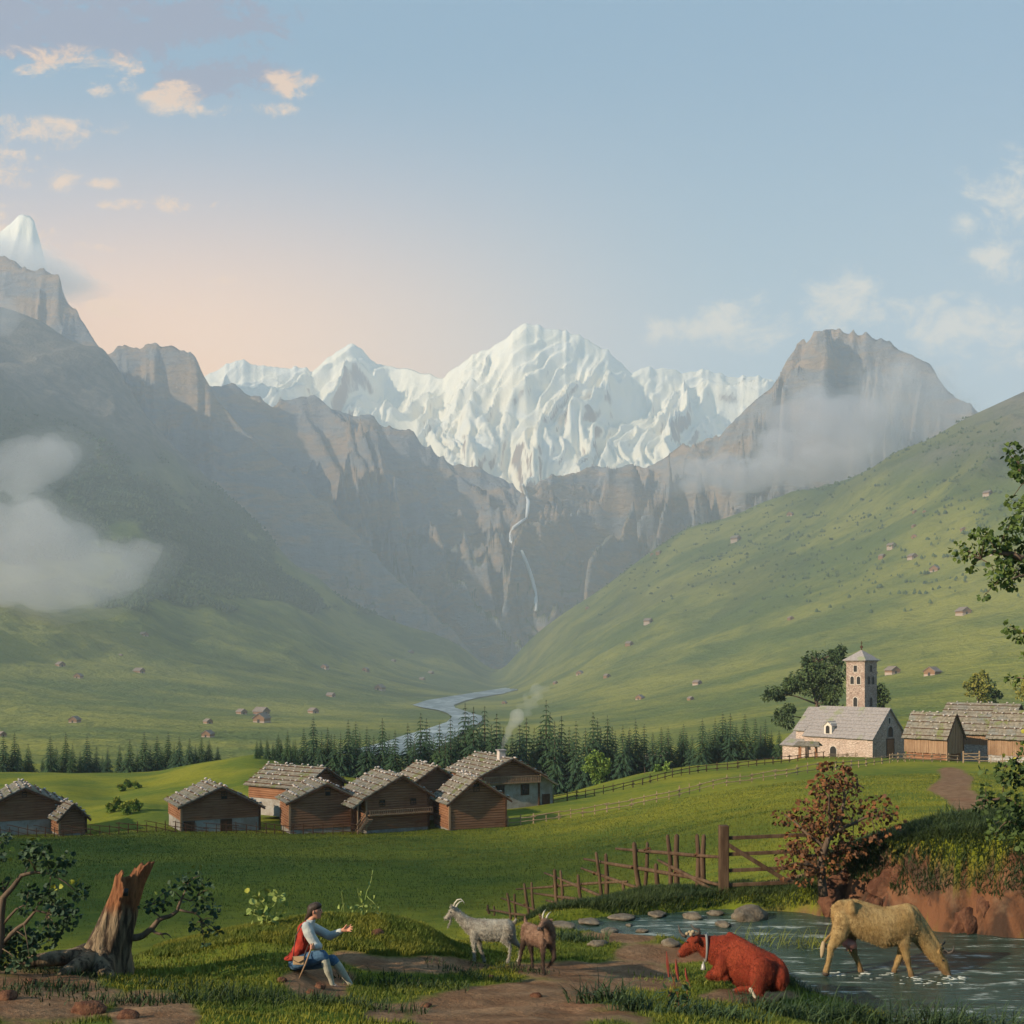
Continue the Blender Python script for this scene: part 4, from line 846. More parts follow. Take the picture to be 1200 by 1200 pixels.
# ------------------------------------------------------------------ clouds hanging on the slopes, chimney smoke
def vol_mat(name, col, dens, an=0.2):
    v = bpy.data.materials.new(name); v.use_nodes = True; q = NT(v.node_tree)
    pn = q.n('ShaderNodeVolumePrincipled', {'Color': (*col, 1), 'Density': dens, 'Anisotropy': an}); pn.inputs['Density Attribute'].default_value = ''
    q.n('ShaderNodeOutputMaterial', {'Volume': pn}); MATS[name] = v; return v
vol_mat('cloud_mist', (1.0, 0.965, 0.985), 0.0055); vol_mat('thin_mist', (0.99, 0.975, 0.96), 0.0026); vol_mat('edge_mist', (0.99, 0.98, 0.975), 0.0011); vol_mat('smoke', (0.93, 0.91, 0.85), 0.33)
def mist(label, blobs, Y, m_, seed, dy=1.0, group='clouds lying on the mountainsides'):
    rnd = random.Random(seed); mb = MB(); root = P(blobs[0][0], blobs[0][1], Y)
    for px, py, rx, ry in blobs:
        n = max(5, int(rx * ry / 70))
        sph_cap(mb, [(P(px, py, Y) - root, (rx * 0.72 / F * Y, rx * 0.5 / F * Y * dy, ry * 0.72 / F * Y))], 14)
        for i in range(n):
            a = rnd.uniform(0, 2 * math.pi); r = rnd.uniform(0.45, 0.88); s_ = rnd.uniform(0.18, 0.42)
            c = P(px + rx * r * math.cos(a), py + ry * r * math.sin(a), Y) - root; c.y += rnd.uniform(-0.4, 0.4) * rx / F * Y
            sph_cap(mb, [(c, (rx * s_ / F * Y, rx * s_ * 0.8 / F * Y, min(rx, ry * 1.4) * s_ / F * Y))], 12)
    o = skin('cloud', mb, max(8, 2.0 / F * Y), m_, None, 4, 0.6); o.location = root
    for sc_h, nm in ((1.13, 'thin_edge'), (1.30, 'thin_edge')):
        h_ = skin(nm, mb, max(14, 3.5 / F * Y), 'edge_mist', o, 12, 0.7); cen = sum((P(b[0], b[1], Y) - root for b in blobs), Vector()) / len(blobs)
        for v in h_.data.vertices: v.co = cen + (v.co - cen) * sc_h + Vector((0, 0, .06 * sc_h * 20 * mnoise.noise(v.co / (20 / F * Y)) / F * Y * 4))
    tag(o, label, 'cloud', group); return o
mist('broad grey lilac cloud bank lying across the left mountainside', [(45, 655, 75, 42), (120, 668, 62, 30), (10, 620, 60, 34), (165, 645, 32, 14), (-30, 670, 70, 45), (60, 695, 80, 20)], 2050, 'cloud_mist', 1)
mist('rounded mauve cloud puff above the broad bank on the left', [(45, 545, 48, 34), (10, 560, 40, 24), (-40, 555, 50, 35)], 2350, 'cloud_mist', 2)
mist('veil of cloud across the foot of the far left snow peak', [(5, 318, 75, 24), (52, 326, 50, 20), (-40, 306, 50, 30), (25, 298, 40, 12)], 6200, 'thin_mist', 13, dy=2.2)
mist('wisp of cloud at the left edge under the snow peak', [(6, 372, 26, 24), (-30, 380, 34, 26)], 3500, 'thin_mist', 3)
mist('bright cloud lying on the left foot of the pointed right peak', [(935, 490, 42, 34), (985, 505, 55, 36), (950, 525, 60, 26)], 4450, 'cloud_mist', 4)
mist('cloud covering the right shoulder of the pointed peak', [(1055, 465, 48, 36), (1090, 480, 40, 34), (1030, 510, 50, 26)], 4500, 'thin_mist', 5)
mist('flat cloud streak low in the gap left of the pointed peak', [(840, 555, 50, 20), (905, 556, 60, 20), (960, 545, 50, 24)], 4400, 'cloud_mist', 6)
sm = MB(); rs = random.Random(4); root = CHIM.copy(); base = Vector((0, 0, 0))
for i in range(22):
    f = i / 33; c = Vector((0.15 + 3.9 * f ** 1.25 + rs.uniform(-.5, .5) * f, rs.uniform(-.5, .5) * f, 7.0 * f ** 0.9 + rs.uniform(-.3, .3) * f)); r = 0.22 + 0.95 * f ** 0.8 * rs.uniform(0.7, 1.15)
    sph_cap(sm, [(c, r)], 10)
wm = MB()
for i in range(30):
    f = .55 + .75 * i / 29; c = Vector((0.15 + 3.9 * f ** 1.25 + rs.uniform(-.9, .9) * f, rs.uniform(-.7, .7), 7.0 * f ** 0.9 + rs.uniform(-.8, .8))); sph_cap(wm, [(c, (rs.uniform(.35, 1.0), .6, rs.uniform(.3, .6)))], 10)
sm_o = skin('smoke', sm, 0.16, 'smoke', None, 2, 0.5); sm_o.location = root; vol_mat('thin_smoke', (.93, .92, .88), .12); skin('wisp', wm, .2, 'thin_smoke', sm_o, 4, .6); tag(sm_o, 'pale smoke curling up from the farmhouse chimney before the spruces', 'smoke')

# ------------------------------------------------------------------ spruces
def f_needles(kk):
    p = opos(kk); r = kk.n('ShaderNodeObjectInfo').outputs['Random']; n1 = kk.noise(p, 1.4, 3, 0.6)
    c = kk.mix(kk.ss(n1, 0.35, 0.65), (0.026, 0.055, 0.026), (0.062, 0.105, 0.035)); c = kk.mix(kk.m('MULTIPLY', r, 0.5), c, (0.028, 0.062, 0.045)); return (c,)
mat('needles', f_needles, 0.8, 0.1)
wood('bark', (0.10, 0.07, 0.05), (0.16, 0.11, 0.075), (0.06, 0.045, 0.035), (4, 4, 0.6))
def spruce_mesh(seed, H=1.0):
    """unit-height spruce crown of drooping twigged boughs"""
    r = random.Random(seed); vs, fs = [], []; tiers = 19; leanx = r.uniform(-.01, .01)
    for t in range(tiers):
        f = t / (tiers - 1); z = 0.07 + 0.90 * f; R = (0.25 * (1 - f) ** 0.85 + 0.012) * r.uniform(0.85, 1.12); nb = max(5, int(12 - 6 * f)); a0 = r.uniform(0, 6.28)
        for b in range(nb):
            a = a0 + 2 * math.pi * b / nb + r.uniform(-.25, .25); L = R * r.uniform(0.62, 1.15); dx, dy = math.cos(a), math.sin(a); sx, sy = -dy, dx
            droop = L * r.uniform(0.30, 0.62); up = 0.012
            def pt(u, s_, dz=0.0): return (dx * L * u + sx * s_, dy * L * u + sy * s_, z + up * math.sin(u * 3) - droop * u * u + (L * 0.28) * max(0, u - 0.75) + dz)
            nt_ = 6
            for q in range(nt_):
                u0, u1 = q / nt_, (q + 1.0) / nt_; wq = L * 0.34 * (1 - u0 * 0.75)
                for sg in (-1, 1):
                    i = len(vs); tp = pt(min(1.05, u1 + 0.16), sg * wq * r.uniform(0.7, 1.2), -wq * r.uniform(0.25, 0.75)); vs += [pt(u0, 0), pt(u1 + 0.05, 0), tp]; fs.append((i, i + 1, i + 2))
    i = len(vs); vs += [(-0.006, 0, 0.94), (0.006, 0, 0.94), (0, 0, 1.0)]; fs.append((i, i + 1, i + 2))
    me = bpy.data.meshes.new('crown'); me.from_pydata(vs, [], fs); me.materials.append(MATS['needles']); return me
SPM = [spruce_mesh(i) for i in range(7)]
tm = MB(); tm.tube([(0, 0, -0.08), (0, 0, 0.3), (0, 0, 0.97)], [0.016, 0.011, 0.002], 6); tro = tm.build('trunk', 'bark'); TRM = tro.data; bpy.data.objects.remove(tro)
rsp = random.Random(21)
SPECIAL = {545: 'tallest spruce left of the smoke, beside the river bend', 640: 'tallest spruce just right of the chimney smoke', 301: 'leftmost short spruce of the belt behind the village', 847: 'highest spruce of those nearest to the church', 921: 'last low spruce of the belt, touching the willow by the church', 255: 'rightmost short spruce of the far left row', -18: 'leftmost spruce of the far left row, cut by the picture edge', 695: 'tall spruce straight behind the bright green round tree', 367: 'tall spruce rising behind the roof of the back left barn'}
def spruce(px, Y, topy=None, H=None, label='', group=''):
    g = at(px, Y); 
    if H is None: label = SPECIAL.pop(px, label); H = max(3.0, (HY - topy) / F * Y - g.z) * 1.2
    t = thing('spruce', label, 'spruce', g, rsp.uniform(0, 6.28), group); w_ = rsp.uniform(0.88, 1.2)
    for nm, me in (('crown', rsp.choice(SPM)), ('trunk', TRM)):
        o = link(bpy.data.objects.new(nm, me), t); o.scale = (H * w_, H * w_, H)
LG = 'small spruces in the row beyond the left meadow'; MG = 'spruces of the belt behind the village'; RGp = 'spruces of the belt between farmhouse and church'
for px, ty in [(-18, 880), (-6, 872), (4, 868), (17, 866), (22, 878), (33, 876), (50, 890), (59, 868), (66, 879), (77, 865), (85, 877), (94, 884), (102, 868), (113, 880), (120, 888), (126, 880), (140, 878), (147, 886), (152, 872), (161, 884), (169, 865), (176, 878), (184, 868), (190, 880), (197, 864), (204, 876), (210, 868), (222, 870), (229, 876), (236, 867), (245, 870), (255, 876)]:
    spruce(px, (252 if px < 200 else 240) + rsp.uniform(-4, 6), ty, label='small blue-green spruce in the far left row beyond the bright meadow', group=LG)
for px, ty in [(301, 876), (313, 868), (320, 880), (326, 862), (337, 862), (346, 872), (356, 858), (367, 848), (377, 862), (384, 858), (392, 868), (399, 866), (408, 850), (417, 853), (430, 861), (438, 870), (448, 849), (456, 865), (463, 862), (478, 857), (486, 868), (493, 845), (503, 858), (515, 858), (522, 868), (528, 851), (537, 862), (545, 837), (555, 843), (562, 856), (568, 842), (576, 860), (582, 850), (590, 862)]:
    for Yq, d in ((214, 0), (226, 9)):
        if d and rsp.random() < 0.35: continue
        spruce(px + (d and rsp.uniform(3, 7)), Yq + rsp.uniform(-5, 5), ty + d + rsp.uniform(-1, 4), label='tall spruce in the dark belt behind the village barns', group=MG)
for px, ty in [(600, 868), (609, 858), (617, 853), (626, 862), (633, 858), (640, 838), (650, 856), (658, 850), (667, 862), (675, 858), (686, 862), (695, 846), (704, 860), (712, 850), (721, 862), (730, 857), (738, 862), (745, 851), (755, 858), (765, 862), (775, 860), (783, 856), (797, 862), (801, 853), (811, 862), (823, 851), (831, 860), (838, 847), (847, 840), (856, 843), (863, 852), (873, 845), (885, 849), (891, 858), (897, 847), (904, 858), (913, 860), (921, 866)]:
    for Yq, d in ((216, 0), (228, 8)):
        if d and (rsp.random() < 0.35 or px > 890): continue
        spruce(px + (d and rsp.uniform(3, 7)), Yq + rsp.uniform(-5, 5), ty + d + rsp.uniform(-1, 4), label='tall spruce in the dark belt between the farmhouse and the church', group=RGp)

# ------------------------------------------------------------------ leafy plants
def leaves_mesh(name, C, D, S, m_, parent=None, fold=0.25, width=0.42, rnd=None, seed=0, round_=True, hang=0.0):
    """C centres (bases), D directions, S lengths of the leaves"""
    rg_ = np.random.default_rng(seed); n = len(C); D = D / (np.linalg.norm(D, axis=1, keepdims=True) + 1e-9); D[:, 2] -= hang; D /= np.linalg.norm(D, axis=1, keepdims=True)
    A = rg_.normal(size=(n, 3)); A -= (A * D).sum(1, keepdims=True) * D; A /= np.linalg.norm(A, axis=1, keepdims=True); Nn = np.cross(D, A); S = S[:, None]
    if round_:
        T = [(0, 0, 0), (0.28, width, fold), (0.72, width * 0.9, fold * 0.8), (1, 0, 0), (0.72, -width * 0.9, fold * 0.8), (0.28, -width, fold)]
        V = np.stack([C + D * S * t[0] + A * S * t[1] + Nn * S * (t[2] * 0.5 - 0.15 * t[0] ** 2) for t in T], 1).reshape(-1, 3)
        b = np.arange(n)[:, None] * 6; Fq = np.concatenate([b + np.array([[0, 1, 2, 3]]), b + np.array([[0, 3, 4, 5]])])
    else:
        T = [(0, 0, 0), (0.45, width, fold), (1, 0, 0), (0.45, -width, fold)]
        V = np.stack([C + D * S * t[0] + A * S * t[1] + Nn * S * (t[2] * 0.5 - 0.15 * t[0] ** 2) for t in T], 1).reshape(-1, 3)
        b = np.arange(n)[:, None] * 4; Fq = np.concatenate([b + np.array([[0, 1, 2]]), b + np.array([[0, 2, 3]])])
    return mesh_np(name, V, Fq.astype(np.int32), m_ if not isinstance(m_, str) else MATS[m_], parent)
def leafmat(name, a, b, c=None, tip=None, sc=1.2):
    def f(kk):
        p = opos(kk); n1 = kk.noise(p, sc, 4, 0.6); n2 = kk.noise(p, sc * 9, 3, 0.7)
        q = kk.mix(kk.ss(n1, 0.38, 0.62), a, b); q = kk.mix(kk.m('MULTIPLY', kk.ss(n2, 0.4, 0.7), 0.45), q, c or tuple(x * 0.5 for x in a)); return (q,)
    m_ = mat(name, f, 0.65, 0.2); return m_
leafmat('dark_leaves', (0.035, 0.06, 0.018), (0.065, 0.10, 0.024)); leafmat('yellow_leaves', (0.26, 0.27, 0.035), (0.36, 0.33, 0.05)); leafmat('willow_leaves', (0.045, 0.075, 0.03), (0.085, 0.125, 0.04), sc=0.5)
leafmat('bright_leaves', (0.11, 0.19, 0.035), (0.22, 0.30, 0.05), sc=0.6); leafmat('gold_leaves', (0.15, 0.17, 0.035), (0.30, 0.27, 0.06), sc=0.6)
leafmat('russet_leaves', (0.095, 0.042, 0.02), (0.21, 0.085, 0.03), (0.04, 0.025, 0.014), sc=2.5); leafmat('blue_green_leaves', (0.028, 0.055, 0.03), (0.05, 0.085, 0.035), sc=3); leafmat('oak_leaves', (0.05, 0.085, 0.02), (0.10, 0.14, 0.03), sc=1.5)
leafmat('fresh_leaves', (0.16, 0.22, 0.05), (0.30, 0.33, 0.09), sc=4)
def cluster_pts(blobs, per, rg_, flat=0.8):
    C, D = [], []
    for (c, r, n) in blobs:
        n = int(n * per); u = rg_.normal(size=(n, 3)); u /= np.linalg.norm(u, axis=1, keepdims=True); rad = rg_.uniform(0.35, 1.0, (n, 1)) ** 0.5
        rr = np.array(r if isinstance(r, (tuple, list)) else (r, r, r * flat)); C.append(np.array(c)[None] + u * rad * rr); D.append(u + rg_.normal(size=(n, 3)) * 0.6)
    return np.concatenate(C), np.concatenate(D)
def crown_tree(name, label, cat, root, trunk, blobs, leaf, per, m_, seed, group=None, hang=0.0, width=0.42, tr_r=0.1, crown='crown', round_=False, sub=6, tips=None, bark='bark', spread=0.35):
    """trunk: list of points relative to the root; blobs: (centre, radius) lobes filled with smaller leaf clumps"""
    rg_ = np.random.default_rng(seed); r = random.Random(seed); t = thing(name, label, cat, root, 0, group)
    tb = MB(); n = len(trunk); tb.tube([Vector(p) for p in trunk], [tr_r * (1 - 0.75 * i / (n - 1)) for i in range(n)], 8)
    small = []
    for c, rad in blobs:
        c = Vector(c); rv = Vector(rad) if isinstance(rad, (tuple, list)) else Vector((rad, rad, rad * 0.8))
        start = min(trunk, key=lambda q: (Vector(q) - c).length + 0.6 * max(0, Vector(q).z - c.z)); st_ = Vector(start); mid = st_.lerp(c, 0.5) + Vector((r.uniform(-.1, .1), r.uniform(-.1, .1), 0.12)) * rv.length
        if (c - st_).length > 0.02: tb.tube([st_, mid, c], [tr_r * 0.42, tr_r * 0.28, tr_r * 0.12], 6)
        for i in range(sub):
            u = Vector((r.gauss(0, 1), r.gauss(0, 1), r.gauss(0, 1))).normalized(); k_ = r.uniform(0.45, 0.95)
            q = c + Vector((u.x * rv.x, u.y * rv.y, u.z * rv.z)) * k_; small.append((q, tuple(rv * spread * r.uniform(0.7, 1.25)), 1))
            if i % 2 == 0: tb.tube([c, c.lerp(q, 0.5) + Vector((0, 0, 0.05)) * rv.length, q], [tr_r * 0.12, tr_r * 0.08, tr_r * 0.04], 5)
    C, D = cluster_pts(small, per, rg_)
    tb.build('trunk', bark, t, smooth=True)
    leaves_mesh(crown, C, D, rg_.uniform(0.7, 1.3, len(C)) * leaf, m_, t, seed=seed, hang=hang, width=width, round_=round_)
    if tips: 
        sel = [s_ for s_ in small if s_[0].z > np.percentile([q[0].z for q in small], 65)]
        C, D = cluster_pts(sel, per * 0.5, rg_); C[:, 2] += 0.06 * leaf * 10
        leaves_mesh('young_or_lit_leaves', C, D, rg_.uniform(0.7, 1.2, len(C)) * leaf, tips, t, seed=seed + 1, round_=round_)
    return t
def R3(px, py, Y, root, dy=0.0): v = P(px, py, Y) - root; v.y += dy; return v
# by the church
rt = at(958, 196)
crown_tree('willow_tree', 'large dark willow with hanging boughs behind the church choir', 'tree', rt, [(0, 0, -1), R3(960, 850, 196, rt), R3(957, 825, 196, rt), R3(952, 800, 196, rt, 1), R3(960, 775, 196, rt)],
    [(R3(972, 790, 196, rt), (3.6, 3.5, 3.6)), (R3(955, 775, 196, rt), (2.4, 2.5, 2.4)), (R3(985, 768, 196, rt, 1), (2.0, 2, 2.0)), (R3(940, 795, 196, rt), (2.4, 2.4, 2.6)), (R3(908, 812, 196, rt), (2.2, 2, 1.5)), (R3(925, 803, 196, rt), (1.6, 1.6, 1.2)), (R3(922, 838, 196, rt), (2.1, 2, 2.2)), (R3(970, 812, 196, rt), (3.2, 3, 2.6)), (R3(948, 790, 196, rt, -1), (2.2, 2, 2.0)), (R3(975, 828, 196, rt), (2.0, 2, 2.2))],
    0.62, 75, 'willow_leaves', 41, hang=0.9, width=0.22, tr_r=0.42, sub=11, spread=0.4)
rt = at(1024, 198)
crown_tree('round_tree', 'dark rounded tree half hidden right of the bell tower', 'tree', rt, [(0, 0, -1), (0.1, 0, 4), (0, 0, 7)], [(R3(1025, 822, 198, rt), (2.6, 2.4, 3.0)), (R3(1032, 818, 198, rt), (1.8, 2, 2.2)), (R3(1019, 812, 198, rt), (1.6, 2, 1.8)), (R3(1028, 833, 198, rt), (2.2, 2, 2.0))], 0.5, 70, 'willow_leaves', 42, tr_r=0.25, sub=9)
rt = at(1148, 215)
crown_tree('golden_tree', 'yellow-topped leafy tree behind the right plank barns', 'tree', rt, [(0, 0, -1), (0, 0, 4), (0, 0, 8)], [(R3(1148, 797, 215, rt), (1.7, 1.8, 1.9)), (R3(1140, 808, 215, rt), (2.0, 2, 2.0)), (R3(1153, 810, 215, rt), (1.8, 2, 2.0))], 0.5, 65, 'gold_leaves', 43, tr_r=0.25, sub=8)
rt = at(1163, 222)
crown_tree('round_tree', 'small dark green tree beside the yellow-topped one behind the barns', 'tree', rt, [(0, 0, -1), (0, 0, 3), (0, 0, 6)], [(R3(1162, 812, 222, rt), (2.1, 2, 2.0)), (R3(1165, 822, 222, rt), (1.8, 2, 1.8))], 0.5, 60, 'willow_leaves', 44, tr_r=0.22, sub=7)
rt = at(1203, 215)
crown_tree('golden_tree', 'yellowish tree cut by the right edge above the barn roofs', 'tree', rt, [(0, 0, -1), (0, 0, 4), (0, 0, 8)], [(R3(1202, 812, 215, rt), (1.8, 2, 2.4)), (R3(1207, 800, 215, rt), (1.6, 2, 1.8))], 0.5, 60, 'gold_leaves', 45, tr_r=0.22, sub=7)
# in the meadow by the spruces
rt = at(706, 190)
crown_tree('round_tree', 'single bright green round tree on a bent stem before the spruce belt', 'tree', rt, [(0.2, 0, -0.8), R3(705, 918, 190, rt), R3(702, 905, 190, rt), R3(701, 893, 190, rt)], [(R3(695, 890, 190, rt), (1.4, 1.4, 1.3)), (R3(706, 889, 190, rt), (1.4, 1.4, 1.2)), (R3(691, 901, 190, rt), (1.2, 1.3, 1.3)), (R3(711, 901, 190, rt), (1.4, 1.4, 1.3)), (R3(701, 903, 190, rt), (1.6, 1.4, 1.3)), (R3(701, 912, 190, rt), (1.5, 1.2, 0.9))], 0.34, 62, 'bright_leaves', 46, tr_r=0.16, sub=8)
for px, py, rx, Y, lb, sd_ in ((778, 903, 1.5, 186, 'light green bush on the meadow fence below the spruces, the larger one', 47), (755, 912, 1.0, 186, 'smaller light green bush left of the bush by the meadow fence', 48)):
    rt = at(px, Y); crown_tree('bush', lb, 'bush', rt, [(0, 0, -0.5), (0.1, 0, 0.6), (0, 0, 1.2)], [(R3(px - 5, py - 1, Y, rt), rx * 0.7), (R3(px + 5, py - 3, Y, rt), rx * 0.75), (R3(px, py + 3, Y, rt), rx * 0.8)], 0.3, 55, 'bright_leaves', sd_, tr_r=0.07, sub=7)
YB = 'yellow-tipped bushes on the left meadow'
for px, py, rx, lb in ((130, 946, .75, 'leftmost yellow-green bush in the lower meadow clump'), (139, 941, .9, 'tallest yellow-tipped bush of the lower meadow clump'), (148, 948, .8, 'dark low bush in the middle of the lower clump'), (158, 943, .95, 'rounded yellow-tipped bush right in the lower meadow clump'), (142, 922, .7, 'small yellow bush left in the upper meadow clump'), (150, 917, .8, 'yellow-tipped bush at the top of the upper clump'), (160, 919, .65, 'small pale bush right in the upper meadow clump')):
    rt = hit(px, py + 8 * rx, 135); Y = rt.y; g_ = Vector((0, 0, rx * .75))
    crown_tree('bush', lb, 'bush', rt, [(0, 0, -0.5), (0, 0, 0.4), (0, 0, rx)], [(g_, rx * 0.9), (g_ + Vector((-.2, 0, 0.35)), rx * 0.6), (g_ + Vector((.3, 0, -.1)), rx * 0.7)], 0.2, 60, 'bright_leaves', int(px * 3), YB, tr_r=0.06, sub=8, tips='yellow_leaves')

# ------------------------------------------------------------------ huts on the slopes
rh = random.Random(9)
def hut(px, py, wpx, label, app=25, group='tiny huts scattered on the slopes', stone=False):
    g = hit(px, py, 380); Y = g.y; w_ = min(max(wpx / F * Y / 1.35, 4.0), 22.0); k_ = w_ / 6.0
    t = thing('hut', label, 'hut', g, frame_rot(g, app), group); h = 2.6 * k_; rr = 1.9 * k_; l = 7.5 * k_
    mb = MB(); solid_gable(mb, [(-w_ / 2, h), (0, h + rr), (w_ / 2, h)], 0, l, -3 * k_); mb.build('wall', 'masonry' if stone else 'hut_wood', t)
    rf = MB()
    for s_ in (-1, 1): rf.add([(0, -0.5 * k_, h + rr + .35 * k_), (0, l + .4 * k_, h + rr + .35 * k_), (s_ * (w_ / 2 + .6 * k_), l + .4 * k_, h - 0.25 * k_), (s_ * (w_ / 2 + .6 * k_), -0.5 * k_, h - 0.25 * k_), (0, -0.5 * k_, h + rr), (0, l + .4 * k_, h + rr), (s_ * (w_ / 2 + .6 * k_), l + .4 * k_, h - .6 * k_), (s_ * (w_ / 2 + .6 * k_), -0.5 * k_, h - .6 * k_)],
                             [(0, 1, 2, 3), (4, 5, 6, 7), (0, 3, 7, 4), (3, 2, 6, 7), (1, 2, 6, 5)])
    rf.build('roof', 'hut_roof', t)
    dd = MB(); dd.box(-0.7 * k_, 0.5 * k_, -0.12 * k_, 0.02, 0, 1.7 * k_); dd.build('door', 'dark_opening', t)
    if wpx > 8: ft = MB(); ft.box(-w_ / 2 - .05, w_ / 2 + .05, -.06, l + .05, -3 * k_, 0.7 * k_); ft.build('stone_base', 'masonry', t)
wood('hut_wood', (0.22, 0.12, 0.065), (0.32, 0.18, 0.10), (0.16, 0.085, 0.05)); wood('hut_roof', (0.20, 0.16, 0.14), (0.28, 0.22, 0.18), (0.16, 0.12, 0.10))
HUTS = [(925, 605, 9, 'lone hut high on the right slope below the cloud'), (866, 632, 10, 'brown hut on the wooded right slope, left of the high lone hut'), (1073, 601, 5, 'left one of two specks of huts high above the meadow bands'), (1083, 600, 5, 'right one of two specks of huts high above the meadow bands'), (1072, 617, 5, 'tiny reddish hut just under the two speck huts'),
 (1048, 641, 9, 'hut with a lit side above the two small huts, upper right slope'), (1071, 630, 8, 'hut between the tiny reddish one and the pair below it'), (1036, 653, 7, 'small hut lowest left of the upper right cluster'), (1072, 654, 10, 'hut with dark roof, lowest of the upper right cluster'), (1094, 671, 13, 'large hut with orange gable right of the upper cluster'), (1130, 619, 6, 'small pink hut peeping out at the tip of the oak bough'), (1161, 580, 9, 'hut high on the right slope above the oak bough'), (1163, 650, 9, 'hut seen through the leaves of the oak bough'), (1133, 720, 15, 'biggest hut on the right slope, white foot and brown roof'), (928, 726, 7, 'orange hut alone on the yellow right slope left of the tower'), (1190, 672, 8, 'hut half hidden behind oak leaves at the right edge'),
 (768, 632, 5, 'tiny hut on the skyline of the right slope'), (785, 623, 7, 'hut right beside the skyline of the right slope'), (764, 651, 6, 'left hut of the pair under the skyline'), (774, 650, 6, 'right hut of the pair under the skyline'), (648, 718, 8, 'hut near the foot of the waterfall on the slope edge'), (688, 714, 6, 'small hut right of the waterfall hut'), (763, 729, 9, 'hut with a shadowed roof amid the green right slope'), (608, 739, 7, 'reddish hut low on the tip of the right slope'), (590, 744, 5, 'tiny hut at the very tip of the right slope'), (601, 748, 4, 'speck of a hut under the reddish one at the slope tip'), (740, 756, 8, 'hut in the middle of the right slope above the smoke'),
 (678, 792, 9, 'hut low on the slope up and right of the smoke'), (713, 794, 7, 'small hut right of the one above the smoke'), (652, 801, 5, 'faint tiny hut straight above the smoke plume'), (748, 820, 10, 'narrow bright hut above the spruce belt'), (820, 802, 9, 'hut on the green slope left of the church willow'), (811, 820, 7, 'hut just beneath the one left of the willow'), (590, 825, 6, 'hut by the river bend before the smoke'),
 (1026, 790, 9, 'small arched orange hut right behind the bell tower'), (1050, 789, 15, 'long low grey hut between the orange hut and the gabled one'), (1089, 792, 18, 'hut with orange gable and long roof above the barns'),
 (483, 766, 7, 'brown hut on the shaded left slope near the valley throat'), (463, 776, 5, 'tiny hut left of the valley throat hut'), (427, 787, 8, 'hut on the shaded slope left of the river mouth'), (507, 790, 6, 'small dark hut nearest to the river mouth'), (497, 797, 6, 'small hut below and left of the river mouth hut'), (443, 809, 12, 'wide brown hut above the left river bank'),
 (171, 746, 9, 'dark hut right under the left cloud bank'), (73, 781, 10, 'hut high on the left pasture'), (90, 795, 10, 'low hut under the high left pasture hut'), (167, 789, 11, 'brown hut with dark right side in the middle of the left pasture'), (143, 769, 4, 'tiny pale hut on the left pasture'), (85, 847, 13, 'hut with white gable on the meadow edge at far left'), (4, 863, 10, 'roof of a hut at the left edge of the picture'), (246, 848, 10, 'grey hut above the one with white wall in the left meadow'), (241, 864, 14, 'hut with a white wall nearest to the left spruces'), (286, 837, 11, 'hut left of the long-roofed one at the foot of the left slope'), (312, 838, 16, 'hut with a long dark roof at the foot of the left slope'), (303, 847, 19, 'long pale-walled hut under the dark long roof'), (370, 836, 11, 'reddish hut right of the long-roofed huts'), (391, 817, 9, 'hut at the foot of the shaded left slope'), (379, 784, 9, 'hut halfway up the shaded left slope')]
for i, (px, py, w_, lb) in enumerate(HUTS): hut(px, py, w_, lb, app=rh.choice([35, 48, 28, 55]) if i % 3 else -25)

# ------------------------------------------------------------------ fences
rfn = random.Random(5)
def fence(label, pix, m_, ph=1.15, gap=1.7, pw_=0.14, rails=2, ymin=60, thick=0.06, slant=0.0, group='rail fences of the meadows', span=2, ypts=None):
    pts = [hit(px, py, ymin) if ypts is None else at(px, ypts[i]) for i, (px, py) in enumerate(pix)]
    t = thing('fence', label, 'fence', pts[0], 0, group); org = pts[0]; posts = []
    for a, b in zip(pts[:-1], pts[1:]):
        L = (b - a).length; n = max(1, round(L / gap))
        for i in range(n):
            q = a.lerp(b, i / n); q.z = Hxy(q.x, q.y); posts.append(q)
    posts.append(pts[-1])
    if len(posts) > 99: posts = posts[:99]
    for q in posts:
        mb = MB(); h = ph * rfn.uniform(0.85, 1.2); w_ = pw_ * rfn.uniform(0.7, 1.15); tx = rfn.uniform(-.05, .05)
        mb.tube([(0, 0, -0.5), (tx * .5, 0, h * .5), (tx, rfn.uniform(-.04, .04), h)], [w_ * .6, w_ * .55, w_ * .45], 6); o = mb.build('post', m_, t); o.location = q - org
    i = 0
    while i < len(posts) - 1:
        j = min(i + span, len(posts) - 1)
        for r in range(rails):
            z0 = ph * (0.35 + 0.45 * r / max(1, rails - 1)) if rails > 1 else ph * .6; a = posts[i] - org; b = posts[j] - org; mb = MB(); s_ = rfn.uniform(-.08, .08)
            d = (b - a).normalized() * 0.3; off = Vector((0, -pw_ * 0.45, 0))
            mid = [posts[k_] - org + Vector((0, 0, z0 + s_ * (k_ - i) - slant * ((k_ - i) / span - .5))) + off for k_ in range(i, j + 1)]
            mb.tube([mid[0] - d] + mid + [mid[-1] + d], thick * rfn.uniform(0.75, 1.1), 5); mb.build('rail', m_, t)
        i = j
    return t
fence('rail fence climbing behind the bright meadow from the farmhouse to the church', [(648, 942), (665, 940), (707, 937), (753, 924), (788, 915), (828, 908), (877, 902), (925, 894), (965, 889)], 'post_wood', ymin=150, ypts=[152, 153, 156, 160, 164, 168, 170, 173, 175])
